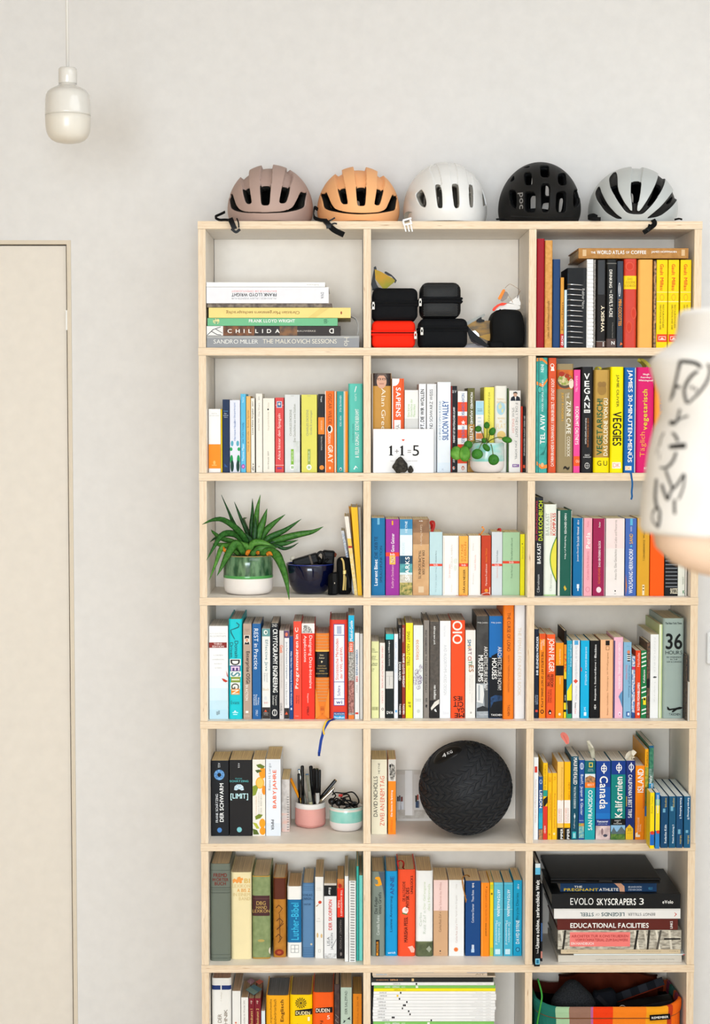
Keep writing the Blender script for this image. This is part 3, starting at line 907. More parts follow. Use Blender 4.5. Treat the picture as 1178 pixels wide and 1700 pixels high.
book(531, 616, 75, '#f6e500', 'bright yellow cookbook with black downward title', [('JAMIE OLIVER', 565, 584, 127, 338, 'd', '#4a4510'), ('VEGGIES', 545, 600, 368, 590, 'd', '#1d1c10', 1), ('DK', 546, 591, 704, 730, 'h', '#e59a92')], [(541, 596, 697, 738, '#f6efe2')], kind='h')
jb = book(621, 698, 80, '#1761ad', 'blue cookbook with white title and blue ribbon marker', [('JAMIES 30-MINUTEN-MENÜS', 638, 675, 95, 698, 'd', W_, 1), ('DK', 630, 660, 726, 746, 'h', '#e5a24a')], [(625, 666, 722, 750, '#f3ead8'), (690, 698, 80, 768, '#efe9e2')], kind='h')
book(702, 815, 78, '#d71a6a', 'magenta cookbook with yellow green title', [('Hugh', 742, 782, 118, 133, 'h', W_, 1), ('Fearnley-', 727, 795, 138, 153, 'h', W_, 1), ('Whittingstall', 712, 806, 158, 173, 'h', W_, 1), ('vegetarisch', 738, 778, 222, 488, 'u', '#e2cf3c', 1), ('Täglich', 722, 762, 500, 662, 'u', '#f2a24a'), ('at', 747, 768, 727, 742, 'h', W_, 1)], [], kind='h')
book(820, 935, 97, '#f59b3c', 'orange cookbook half hidden by the person', [('OLIVER', 852, 880, 225, 365, 'd', '#4f7fc0', 1), ('COOKS', 852, 880, 385, 500, 'd', '#4f7fc0', 1)], [], kind='h')
book(937, 1010, 110, '#8a9a5c', 'green book mostly hidden behind the person', kind='h')

# ---- third row, middle
cell_at(3, 2, 600, 840, yb=583, pg='#dbc6a2')
book(64, 152, 79, '#0f6d9d', 'petrol blue paperback with two upward titles', [('Laurent Binet', 82, 104, 350, 520, 'u', '#f0f4f5', 1), ('DIE SIEBTE', 84, 104, 200, 340, 'u', '#0c3350'), ('SPRACHFUNKTION', 118, 134, 262, 500, 'u', '#0c3350')], [(102, 117, 80, 122, '#6fb0cc')])
book(157, 245, 87, '#9b2b94', 'purple paperback with a red middle band', [('Kathryn Stockett', 193, 214, 385, 535, 'u', '#f2b8cf'), ('Gute Geister', 192, 213, 180, 300, 'u', '#f6e6ef', 1), ('btb', 186, 216, 308, 324, 'h', W_, 1)], [(303, 329, '#e8422c'), (182, 220, 325, 382, '#f1b62e'), (188, 214, 332, 374, '#e3cfae|#c99a4a|300'), (196, 206, 97, 125, '#e8a81e')])
book(249, 331, 87, '#e4ecef', 'seascape-covered paperback with white SPARKS lettering', [('NICHOLAS', 264, 280, 240, 325, 'u', '#c9dbe0'), ('SPARKS', 284, 312, 332, 488, 'u', W_, 1), ('HEYNE', 283, 298, 100, 175, 'u', '#d9ebf4', 1)], [(87, 150, '#2d80b0'), (150, 190, '#8fc0d8'), (325, 378, '#1d4a66'), (378, 435, '#5fa6a8|#3d8a94|60'), (448, 500, '#d9d2c4|#c0b8a5|90'), (500, 582, '#5f6f34|#c9b26a|120'), (435, 448, '#d7e6e8')])
book(334, 440, 88, '#c9996a|#d8ae7e|20', 'brown sand-toned paperback with dark title', [('Laura Moriarty', 378, 397, 125, 260, 'd', '#d8c2a8'), ('DER JUNGE, DER', 390, 410, 290, 450, 'd', '#4a3422'), ('TRÄUME SCHENKTE', 370, 390, 290, 475, 'd', '#4a3422'), ('ttb', 374, 398, 94, 102, 'h', W_, 1)], [(88, 175, '#7d5b42|#9a7352|25'), (175, 250, '#a37c58|#b88d64|25'), (370, 405, 525, 565, '#dfc29c')])
book(443, 526, 170, '#bed9dd', 'pale blue paperback with thin red band, left one', [('btb', 470, 496, 379, 391, 'h', W_), ('Sebastian Barry', 480, 490, 292, 370, 'u', '#4f6468'), ('Ein langer, langer Weg', 480, 490, 400, 560, 'u', '#9ab3b8')], [(378, 393, '#e5482e')])
book(529, 632, 195, '#f3efeb', 'wide white paperback with dotted edges', [('CECELIA AHERN', 582, 592, 255, 410, 'u', '#d5ccc2'), ('Zeit deines Lebens', 566, 578, 380, 470, 'u', '#eab8b0'), ('Fischer', 582, 590, 510, 560, 'u', '#d5ccc2')], [(536, 538, 205, 575, '#e3cfb4'), (624, 626, 205, 575, '#e3cfb4'), ('o', 612, 360, 14, 18, '#e2e4dc'), ('o', 610, 405, 10, 20, '#e2e4dc')])
book(635, 694, 197, '#f3b14c', 'amber yellow paperback with thin red band', [('HÅKAN NESSER', 657, 675, 415, 567, 'u', '#5a3f16', 1), ('ELF TAGE', 648, 662, 250, 360, 'u', '#d8761e'), ('IN BERLIN', 668, 682, 236, 360, 'u', '#d8761e'), ('btb', 652, 678, 379, 392, 'h', W_)], [(375, 396, '#e5482e')])
book(698, 775, 195, '#f2ede9', 'white paperback between amber and rust books', [('Isabel Allende', 733, 745, 320, 420, 'u', '#efc4ba'), ('Roman', 722, 731, 440, 510, 'u', '#d5cdc4'), ('Das', 722, 731, 245, 290, 'u', '#d5cdc4')], [(703, 705, 205, 575, '#ead9c4'), (768, 770, 205, 575, '#ead9c4')])
book(781, 843, 193, '#c33d1c', 'rust red paperback with orange dot', [('Marianne Fredriksson', 806, 817, 378, 520, 'u', '#f2d3c2'), ('Hannas Töchter', 806, 817, 275, 368, 'u', '#f08a2a')], [('o', 812, 552, 11, 11, '#f2962a'), (833, 837, 530, 575, '#f0dcc8')])
book(848, 917, 170, '#d2d8dc', 'pale grey paperback with thin red band', [('btb', 868, 896, 380, 391, 'h', W_), ('Patrick Radden', 878, 888, 290, 368, 'u', '#6a7478'), ('Grad Grenze', 878, 888, 400, 470, 'u', '#e2a89c')], [(378, 393, '#e5482e')])
book(919, 1031, 172, '#a8cba3', 'wide sage green paperback with thin red band', [('Frank McCourt', 972, 983, 385, 470, 'u', '#5e7c60'), ('Ein rundherum tolles Land', 972, 983, 210, 350, 'u', '#5e7c60'), ('btb', 962, 990, 361, 374, 'h', W_)], [(360, 376, '#e5482e')])
book(1034, 1065, 185, '#f5ea14', 'narrow bright yellow paperback at the right end', [('Daniel Glattauer', 1044, 1053, 265, 345, 'u', '#b5ab20')], [('o', 1047, 248, 3, 4, '#3a381a')])

# ---- third row, right
cell_at(3, 3, 878, 810, yb=705, pg='#e0cfae')
book(40, 92, 62, '#36383b', 'dark grey hardcover with lime upward title', [('BAS KAST', 52, 75, 360, 495, 'u', '#eceae6', 1), ('DAS KOCHBUCH', 62, 88, 85, 345, 'u', '#c8d62e', 1), ('DER ERNÄHRUNGSKOMPASS', 42, 54, 85, 342, 'u', '#d03a56'), ('C.Bertelsmann', 52, 66, 565, 682, 'u', '#c9c7c4')], [], kind='h')
book(97, 180, 108, '#e8ebdf', 'white hardcover with an avocado half on its spine', [('BAS KAST', 108, 130, 165, 310, 'u', '#b9bdb0', 1), ('DER ERNÄHRUNGS', 135, 148, 165, 310, 'u', '#dd6a5c'), ('KOMPASS', 152, 172, 165, 310, 'u', '#d8452e', 1), ('C.Bertelsmann', 133, 147, 562, 672, 'u', '#c3c7b8')],
  [('p', [(180, 315)] + [(180 - 46 * math.sin(PI * i / 14) ** .9, 315 + 305 * i / 14) for i in range(1, 14)] + [(180, 620)], '#4f8a34'), ('p', [(180, 328)] + [(180 - 40 * math.sin(PI * i / 14) ** .9, 328 + 280 * i / 14) for i in range(1, 14)] + [(180, 608)], '#e2d94c'), (695, 705, '#b5d49a')], kind='h')
book(188, 280, 145, '#1d5b4d', 'dark green hardcover with small gold emblem', [('FABIO GENOVESI', 230, 243, 167, 300, 'd', '#e4ede8', 1), ('The Breaking of a Wave', 228, 240, 310, 465, 'd', '#e4ede8', 1)], [(188, 198, 150, 705, '#e9e7df'), ('p', [(224, 648), (232, 636), (244, 660), (232, 672)], '#d5b43a'), (275, 280, 150, 705, '#dfe3da')], kind='h')
book(288, 352, 197, '#0d6ca5', 'azure blue paperback with white upward title', [('Jostein David', 311, 324, 388, 480, 'u', W_), ('Ein Stück Himmel', 311, 324, 255, 380, 'u', W_), ('dtv', 312, 325, 210, 240, 'u', W_)], [(310, 325, 628, 655, '#dfeaf2'), (314, 321, 655, 672, '#dfeaf2'), (348, 352, 197, 705, '#dfe5e8')])
book(357, 411, 197, '#f3aab5', 'pale pink paperback with white upward title', [('Perla', 370, 397, 292, 395, 'u', W_, 1), ('Carolina De Robertis', 376, 388, 415, 600, 'u', '#d9808e'), ('Fischer', 378, 388, 215, 255, 'u', '#d9808e')], [('o', 381, 663, 14, 17, '#d9808e'), ('o', 381, 663, 11, 14, '#f3aab5')])
book(417, 495, 200, '#9d2150', 'crimson paperback with a white seal at its foot', [('DAS GRÖSSERE GLÜCK', 449, 464, 345, 515, 'u', '#f6e4ea', 1), ('RICHARD POWERS', 449, 463, 520, 625, 'u', '#e2703a'), ('Fischer', 453, 464, 222, 258, 'u', W_)], [('o', 453, 665, 16, 19, '#f0d8de'), (491, 495, 200, 705, '#d9bcc4')])
book(501, 622, 200, '#efe7e3', 'very wide pinkish white paperback', [('Amos Oz', 556, 570, 530, 600, 'u', '#a59c96'), ('Eine Geschichte von Liebe und Finsternis', 556, 570, 210, 520, 'u', '#a59c96')], [(200, 395, '#f3dedb'), ('o', 560, 672, 4, 5, '#1d1b1a'), (552, 566, 690, 693, '#a59c96')])
book(628, 700, 200, '#4769b5', 'cornflower blue paperback with white and gold title', [('WOLFGANG HERRNDORF', 651, 674, 398, 688, 'u', '#eef1f8', 1), ('SAND', 653, 675, 300, 365, 'u', '#e3b03a', 1), ('rororo', 660, 670, 253, 285, 'u', '#d5deef')], [(658, 674, 200, 245, '#5fb5d8'), ('p', [(628, 560), (637, 640), (628, 705)], '#c9762e'), ('o', 664, 381, 7, 6, '#5fb5d8')])
book(706, 785, 197, '#dda42e', 'ochre yellow paperback with dark upward title', [('T. CORAGHESSAN BOYLE', 742, 753, 340, 475, 'u', '#4a3a12'), ('Wassermusik', 742, 753, 215, 330, 'u', '#4a3a12')], [(737, 750, 632, 700, '#f0e2bf'), (739, 748, 640, 650, '#8a6a1e'), (739, 748, 660, 670, '#8a6a1e')])
book(790, 882, 197, '#ff5d0e', 'plain vivid orange paperback beside the elbow', [])
book(886, 971, 200, '#25272c', 'black paperback with thin grey stripes', [('SKIZZE', 918, 968, 655, 690, 'h', '#efe7cf', 1)], [(887, 972, y, y + 5, '#8e949c') for y in range(210, 650, 24)])
book(973, 1019, 200, '#e9ebe1', 'cream paperback with a green mark at its foot', [('TRENNT', 998, 1008, 580, 632, 'u', '#9aa08c'), ('K', 1000, 1020, 668, 690, 'h', '#2c8a4a', 1)], [])
book(1022, 1028, 205, '#f0ede6', 'slim white booklet at the right upright', [])

# ---- fourth row, left
cell_at(4, 1, 320, 1000, yb=762, pg='#d3c9be')
book(103, 228, 155, '#f0eeec', 'very wide white textbook fading to pale blue', [('INTRODUCTION TO', 112, 214, 200, 208, 'h', '#cfcac6'), ('ALGORITHMS', 110, 218, 216, 226, 'h', '#c2bdb9'), ('THIRD', 136, 190, 266, 277, 'h', '#f2d9d4', 1), ('EDITION', 127, 202, 282, 293, 'h', '#f2d9d4', 1), ('CORMEN', 134, 196, 341, 349, 'h', '#b9b5b2'), ('LEISERSON', 126, 202, 369, 377, 'h', '#b9b5b2'), ('RIVEST', 140, 190, 397, 405, 'h', '#b9b5b2'), ('STEIN', 144, 186, 424, 432, 'h', '#b9b5b2')],
  [(480, 580, '#e2ecef'), (560, 640, '#d3e5ec'), (640, 700, '#c6dfe9'), (700, 762, '#bcdae6'), (106, 221, 262, 297, '#8c2a22'), ('p', [(187, 496), (205, 500), (229, 514), (215, 522), (200, 516)], '#c23a22'), ('p', [(217, 445), (229, 480), (229, 490), (222, 480)], '#c23a22'), (153, 166, 712, 735, '#8fa5ae'), (166, 176, 706, 730, '#8fa5ae')])
book(233, 320, 110, '#16c5cf', 'tall cyan hardcover with lettered title tiles', [('Domain', 272, 296, 252, 362, 'd', '#20484c'), ('Driven', 242, 262, 262, 358, 'd', '#20484c'), ('D', 246, 306, 374, 410, 'd', '#3a3436', 1), ('E', 248, 304, 418, 446, 'd', '#e2c9e6', 1), ('S', 248, 308, 456, 483, 'd', '#4f8a94', 1), ('I', 252, 304, 500, 508, 'd', '#e9eedb', 1), ('G', 250, 302, 528, 566, 'd', '#5a5c50', 1), ('N', 254, 300, 570, 598, 'd', '#fbe9d2', 1), ('Evans', 247, 303, 642, 664, 'h', '#17737c')],
  [(240, 312, 370, 412, '#f2efe9'), (243, 309, 413, 449, '#5c3a7c'), (243, 313, 450, 486, '#f2efe9'), (247, 309, 487, 522, '#8a9a3c'), (245, 307, 523, 568, '#f2efe9'), (249, 305, 564, 602, '#ef8a2a'), ('p', [(285, 130), (305, 145), (300, 165), (275, 175), (250, 182), (254, 200), (275, 240), (271, 243), (246, 200), (244, 180), (275, 168), (294, 160), (298, 148), (282, 135)], '#156a70'), (258, 295, 716, 722, '#bdeef0'), (262, 290, 728, 734, '#bdeef0'), ('p', [(275, 704), (285, 714), (266, 714)], '#e6fafa')], kind='h', depth=.2)
book(327, 382, 140, '#b69d8b', 'taupe paperback with a black-hatted portrait', [('Enterprise OSGi', 340, 372, 320, 530, 'd', '#4a342c', 1), ('IN ACTION', 342, 360, 540, 640, 'd', '#f0e6dc', 1), ('Manning', 338, 368, 738, 744, 'h', '#e9dfd4'), ('Cummins', 338, 368, 174, 179, 'h', '#6a564c'), ('Ward', 344, 362, 184, 189, 'h', '#6a564c')],
  [(334, 371, 215, 276, '#e6ddd2'), ('o', 352, 248, 10, 12, '#d2a288'), ('p', [(338, 240), (340, 218), (366, 218), (366, 238), (352, 232)], '#1e1a19'), ('p', [(336, 275), (342, 258), (352, 266), (364, 256), (369, 275)], '#2a2422'), (344, 362, 708, 722, '#f3ece4')])
book(387, 442, 140, '#20609d', 'blue paperback with white downward title', [('REST in Practice', 398, 426, 172, 437, 'd', '#eef3f8'), ('Webber,', 421, 433, 620, 672, 'd', '#dce8f2'), ('Parastatidis', 408, 420, 602, 672, 'd', '#dce8f2'), ('& Robinson', 395, 407, 602, 672, 'd', '#dce8f2'), ("O'REILLY", 410, 424, 702, 742, 'd', '#dce8f2')])
book(450, 503, 172, '#e9e7e2', 'white paperback with a teal photo and dark foot', [('Effective Java', 466, 490, 245, 448, 'd', '#6a8a8c'), ('Second', 478, 490, 462, 520, 'd', '#b0b0ab'), ('Edition', 462, 474, 462, 516, 'd', '#b0b0ab'), ('Bloch', 455, 494, 560, 576, 'h', '#dcc39a'), ('Addison', 460, 492, 718, 725, 'h', '#cfc8c2'), ('Wesley', 462, 490, 730, 737, 'h', '#cfc8c2'), ('2ND', 462, 490, 650, 660, 'h', '#dc8e86')],
  [(172, 223, '#6a9a98'), ('o', 474, 196, 13, 15, '#e4e9e0'), ('o', 476, 196, 6, 8, '#57706c'), (685, 760, '#453b36'), ('p', [(474, 700), (484, 714), (464, 714)], '#e0552e'), ('o', 474, 625, 8, 12, '#d9dadb')])
book(508, 557, 137, '#15171f', 'black paperback with tall white downward title', [('CRYPTOGRAPHY', 521, 552, 175, 405, 'd', W_, 1), ('ENGINEERING', 521, 552, 415, 588, 'd', W_, 1), ('Ferguson', 534, 549, 608, 672, 'd', '#d8d5d0'), ('Schneier', 518, 531, 608, 672, 'd', '#d8d5d0'), ('2ND', 516, 548, 142, 160, 'h', '#d8d5d0')], [('o', 533, 720, 17, 22, '#d8d5d0'), ('o', 533, 720, 12, 16, '#15171f'), (531, 535, 700, 740, '#d8d5d0')])
book(563, 592, 185, '#d6cdc8', 'narrow beige paperback with orange word', [('Geek', 566, 587, 280, 332, 'd', '#ee6a2a', 1), ('The Engineers Handbook', 571, 583, 345, 560, 'd', '#c0b4ae'), ("O'REILLY", 568, 582, 658, 738, 'd', '#5a5350')])
book(595, 627, 185, '#e8e6e6', 'narrow white paperback with a purple photo', [('Java Performance Companion', 604, 617, 258, 500, 'd', '#4f5d78'), ('Hunt Beckwith', 605, 615, 520, 670, 'd', '#a9a7a8')], [(185, 233, '#5c4068'), ('o', 610, 210, 9, 13, '#e07a5c'), (690, 760, '#3a3433'), ('p', [(610, 712), (620, 732), (600, 732)], '#e0552e')])
book(629, 653, 222, '#15417f', 'narrow dark blue paperback with white title', [('Müller Höhn Stern', 636, 646, 320, 430, 'd', '#e2e9f2', 1), ('Mathematik Statistik Wirtschaft', 636, 646, 440, 672, 'd', '#e2e9f2', 1)], [(637, 646, 688, 702, '#dfe7f2')])
book(655, 707, 125, '#ed4d36', 'coral red paperback with white upward title', [('Programmieren in C', 666, 693, 165, 563, 'u', '#fbeae4', 1), ('Kernighan', 684, 695, 608, 662, 'd', '#8f2c1e'), ('Ritchie', 671, 682, 608, 660, 'd', '#8f2c1e'), ('Hanser', 666, 690, 738, 744, 'h', '#f6c8bc')])
book(709, 793, 138, '#ef321d', 'red paperback with a white animal drawing at its head', [('Designing Data-Intensive', 752, 778, 217, 562, 'd', '#fbe6e0'), ('Applications', 718, 742, 217, 390, 'd', '#fbe6e0'), ('Kleppmann', 743, 755, 595, 655, 'd', '#f8cfc6'), ("O'REILLY", 743, 757, 680, 738, 'd', '#1e1614', 1)],
  [(138, 203, '#ece8e4'), ('p', [(712, 200), (720, 170), (735, 150), (755, 155), (772, 175), (780, 200)], '#6a6662|#d5d0cb|300'), ('o', 730, 158, 10, 8, '#8a8682')])
book(797, 888, 203, '#e97e22', 'orange hardcover with a black title panel', [('Isaac', 828, 852, 337, 349, 'h', '#d8c9a0'), ('Asimov', 822, 858, 356, 368, 'h', '#d8c9a0'), ('FOUNDATION', 815, 864, 411, 418, 'h', '#c9a45c'), ('FOUNDATION AND', 808, 872, 427, 434, 'h', '#c9a45c'), ('EMPIRE', 825, 857, 444, 451, 'h', '#c9a45c'), ('SECOND FOUNDATION', 803, 878, 461, 468, 'h', '#c9a45c'), ('iii', 833, 853, 678, 705, 'h', '#b5451e'), ('7', 838, 848, 722, 736, 'h', '#b5451e')],
  [(y, y + 9, '#d88a4c') for y in list(range(212, 312, 20)) + list(range(498, 650, 20))] + [('p', [(797, 560), (820, 650), (830, 735), (797, 760)], '#ef8a2e'), ('p', [(888, 560), (866, 650), (856, 735), (888, 760)], '#ef8a2e'), (310, 322, '#efb04c'), (322, 490, '#1e1b1c'), ('p', [(838, 380), (848, 386), (838, 396), (834, 386)], '#d8c9a0')], kind='h')
book(891, 1008, 115, '#da3b29', 'wide red hardcover with blue-framed white label', [('Statistische Methoden', 929, 949, 237, 505, 'u', '#d84a3a'), ('der VWL und BWL', 957, 975, 290, 498, 'u', '#d84a3a'), ('Schira', 941, 960, 543, 610, 'u', '#3c4f9a'), ('wi', 933, 973, 640, 662, 'h', '#3c4f9a', 1), ('PEARSON', 921, 987, 722, 733, 'h', '#dfe9f2'), ('Studium', 922, 987, 743, 757, 'h', '#eaf6fb', 1)],
  [(917, 989, 142, 674, '#3c4f9a'), (921, 985, 146, 670, '#f3eeee'), (921, 985, 213, 217, '#3c4f9a'), (921, 985, 517, 521, '#3c4f9a'), (921, 985, 627, 631, '#3c4f9a'), (938, 968, 155, 207, '#aab4cc'), (917, 990, 716, 736, '#2b4a86'), (917, 990, 737, 762, '#2fa3d6')], kind='h')
book(1013, 1051, 85, '#c9c4bd|#7a7670|250', 'paperback with cyan head and mosaic picture below', [('Muskel-Guide', 1022, 1042, 120, 252, 'u', W_, 1), ('2022', 1022, 1038, 268, 320, 'u', W_, 1)], [(85, 255, '#16b3dc'), (1016, 1044, 260, 325, '#ef5a24'), (1014, 1050, 510, 720, '#c48a80|#7a4a44|200'), (1013, 1051, 735, 762, '#ef7a2c')])
book(1055, 1085, 200, '#eceae8', 'white paperback with blue repair title', [('REPARATURHANDBUCH', 1061, 1075, 310, 475, 'u', '#2d6a9c', 1), ('BIKE', 1061, 1075, 482, 518, 'u', '#d8402c', 1), ('Delius', 1062, 1073, 540, 588, 'u', '#b9b5b2')], [(1058, 1078, 718, 730, '#d8402c')])
book(1088, 1107, 205, '#dcdad6', 'slim grey white booklet at the right end', [])

# ---- fourth row, middle
cell_at(4, 2, 600, 1000, yb=756, pg='#cbbfb0')
book(64, 113, 255, '#dfdda2', 'pale yellow paperback with short black text lines', [('Texte', 66, 84, 300, 306, 'h', K_, 1), ('zur Theorie', 66, 88, 310, 316, 'h', K_, 1), ('Architektur', 66, 106, 320, 327, 'h', K_), ('Stadt und', 66, 92, 350, 356, 'h', K_, 1), ('Raum', 66, 90, 360, 367, 'h', K_), ('Moderne', 66, 104, 370, 376, 'h', '#6a6850'), ('Band', 72, 102, 396, 402, 'h', K_, 1), ('Reclam', 66, 100, 406, 413, 'h', K_, 1), ('viii', 66, 82, 432, 438, 'h', K_), ('iv', 66, 80, 444, 450, 'h', K_)], [(68, 108, 682, 704, '#b5b37c'), (72, 73, 684, 702, '#6a6850'), (80, 81, 684, 702, '#6a6850'), (95, 97, 684, 702, '#6a6850')])
book(118, 152, 265, '#e9e0d7', 'cream paperback with pink downward title', [('CHINA AND THE WEALTH OF NATIONS', 130, 142, 285, 560, 'd', '#d88a80'), ('ALI ZAHRA', 130, 142, 575, 660, 'd', '#dfa9a0')], [('o', 137, 697, 7, 9, '#4a4644'), ('o', 137, 697, 4, 6, '#e9e0d7')])
book(157, 209, 207, '#162120', 'black paperback with turquoise head and grey photo', [('DVA', 163, 204, 710, 728, 'h', W_, 1), ('schlaugt', 174, 184, 252, 330, 'u', W_, 1), ('Charles Sara New York Edition', 174, 184, 335, 415, 'u', '#d0cfcc')], [(207, 243, '#2fc0c2'), (158, 205, 450, 563, '#d2cec8'), (180, 183, 485, 540, '#a5a19b'), (160, 203, 480, 484, '#bfbbb4')])
book(212, 237, 207, '#e5e8ed', 'narrow white paperback with light blue title', [('Lynch', 218, 228, 262, 300, 'd', '#7fb0d8'), ('The Image of the City', 218, 228, 310, 460, 'd', '#9fc0dc')], [(219, 231, 703, 718, '#5fa5dc')])
book(239, 262, 148, '#1c1514', 'narrow black paperback with white downward title', [('ZAHA HADID', 242, 256, 388, 510, 'd', W_, 1), ('PHILIP JODIDIO', 243, 252, 172, 238, 'd', '#d8d2cc'), ('TASCHEN', 244, 256, 662, 730, 'd', W_, 1)])
book(264, 285, 148, '#90301d', 'narrow red brown paperback with white downward title', [('FRANK LLOYD WRIGHT', 266, 280, 335, 555, 'd', W_, 1), ('BRUCE BROOKS', 266, 275, 168, 260, 'd', '#e6cbbf'), ('TASCHEN', 268, 280, 662, 730, 'd', W_, 1)])
book(288, 334, 135, '#f3e42b', 'bright yellow book with thin dark downward title', [('SMART ABOUT CITIES', 295, 314, 190, 412, 'd', '#6a6420'), ('Maarten Hajer & Ton Dassen', 302, 312, 428, 570, 'd', '#b5aa2a')], [('p', [(303, 648), (322, 652), (316, 664), (302, 660)], '#a59c2a'), ('p', [(304, 672), (320, 668), (322, 686), (310, 684)], '#a59c2a')])
book(338, 400, 150, '#e5e9e5', 'pale grey paperback with a violet sketch', [('ecocities', 355, 378, 245, 375, 'd', '#e2955c'), ('Register', 352, 390, 628, 638, 'h', '#b5b5ae')], [('o', 360, 460, 16, 26, '#8a7a94|#e5e9e5|300'), ('o', 374, 505, 22, 34, '#7a6a8a|#d9d9dc|260'), ('o', 350, 510, 16, 32, '#9a8aa0|#e5e9e5|300'), ('o', 385, 430, 12, 26, '#a59aac|#e5e9e5|300'), ('o', 370, 555, 14, 16, '#8a7a94|#e5e9e5|300'), ('o', 370, 710, 10, 12, '#c9cdc9'), (352, 388, 642, 644, '#b5b5ae')])
book(404, 442, 118, '#8b837b', 'taupe hardcover with dark upward lettering', [('WHAT DESIGNERS KNOW', 414, 425, 180, 340, 'd', '#4a3a3a', 1), ('THE DESIGN OF EVERYDAY', 414, 425, 350, 590, 'd', '#4a443f'), ('NAI', 416, 428, 625, 650, 'd', '#3a3531', 1)], [('p', [(418, 665), (428, 670), (424, 690), (416, 680)], '#2c2826')], kind='h')
book(445, 507, 127, '#5c544d|#4c4640|120', 'grey brown paperback with white downward title', [('delirious new york', 466, 481, 155, 276, 'd', W_, 1), ('rem koolhaas', 470, 486, 540, 632, 'd', W_, 1)], [(640, 755, '#2c2623'), ('p', [(450, 690), (475, 650), (507, 632), (505, 660), (480, 680), (455, 705)], '#e2dcd2'), ('p', [(472, 700), (482, 695), (490, 715), (478, 712)], W_)])
book(510, 580, 122, '#ececee', 'white paperback with pale grey downward title', [('Kostas Terzidis', 536, 547, 155, 225, 'd', '#cfcfd3'), ('AAD_ALGORITHMS-AIDED_DESIGN'.replace('_', ' '), 536, 554, 278, 605, 'd', '#c9c9cd'), ('Edizioni', 530, 570, 712, 730, 'h', '#d5d5d9')])
book(583, 673, 118, '#ee4d1b', 'orange red book with huge white letters', [('OIO', 592, 655, 122, 272, 'd', '#fbe9e0', 1), ('IES', 598, 655, 612, 642, 'f', '#3a1c12', 1), ('CIT', 598, 662, 648, 682, 'f', '#3a1c12', 1), ('GA', 622, 668, 687, 718, 'f', '#3a1c12', 1), ('ME', 605, 668, 722, 752, 'f', '#3a1c12', 1)])
book(677, 742, 182, '#ebe7e1', 'white book with multicoloured letters', [('SM', 690, 712, 243, 283, 'd', '#3a6a8a', 1), ('A', 692, 714, 284, 300, 'd', '#c98a3c', 1), ('RT', 694, 716, 302, 342, 'd', '#8a5a6a', 1), ('CI', 692, 716, 352, 380, 'd', '#c4553c', 1), ('TI', 696, 720, 382, 410, 'd', '#4a7a4c', 1), ('ES', 698, 730, 412, 455, 'd', '#b57a4a', 1), ('Big Data Civic Hackers', 715, 723, 475, 650, 'd', '#cfc9c1'), ('Quest', 702, 710, 475, 600, 'd', '#cfc9c1')], [('o', 712, 720, 6, 7, '#b9b3ab')])
book(748, 827, 90, '#3c3a38|#4a4846|40', 'dark grey architecture book with a grey photo foot', [('ARCHITECTURE NOW!', 797, 820, 288, 572, 'd', '#eceae6'), ('MUSEUMS', 760, 792, 345, 517, 'd', W_, 1), ('Philip Jodidio', 756, 822, 128, 140, 'h', '#d8d5d0'), ('TASCHEN', 763, 824, 727, 738, 'h', '#d0d3d8')],
  [(530, 755, '#8f969c|#b9bec2|30'), ('p', [(750, 530), (790, 540), (798, 600), (790, 660), (750, 650)], '#e2e2e0'), ('p', [(798, 560), (827, 530), (827, 700), (800, 680)], '#56595c'), (760, 770, 540, 640, '#aab0b4'), ('p', [(750, 690), (790, 675), (827, 690), (827, 710), (750, 712)], '#3a3d40')])
book(831, 919, 90, '#1a69b2', 'architecture book, bright blue above and black below', [('ARCHITECTURE NOW!', 887, 911, 290, 572, 'd', '#eceae6'), ('HOUSES', 849, 880, 365, 502, 'd', W_, 1), ('Philip Jodidio', 845, 910, 128, 140, 'h', '#d9e5ef'), ('TASCHEN', 843, 914, 728, 741, 'h', W_, 1)],
  [(360, 755, '#171a20'), ('p', [(840, 620), (870, 605), (915, 610), (915, 640), (860, 650), (840, 690)], '#1d3350|#2a4d7c|90'), ('p', [(846, 362), (884, 362), (884, 330), (846, 350)], '#171a20')])
book(922, 993, 20, '#f07c1b', 'tall orange hardcover with dark downward title', [('THE CURSE OF LONO', 949, 969, 68, 320, 'd', '#7a3410'), ('HUNTER S. THOMPSON RALPH STEADMAN', 953, 963, 345, 585, 'd', '#a8541c'), ('TASCHEN', 950, 966, 668, 740, 'd', '#7a3410')], kind='h', yb=762)
book(997, 1067, 20, '#f1f0f2', 'tall white hardcover with pale gold downward title', [('THE FEMALE FOUNDERS BOOK', 1019, 1038, 165, 610, 'd', '#e3d4c0')], [], kind='h', yb=760)

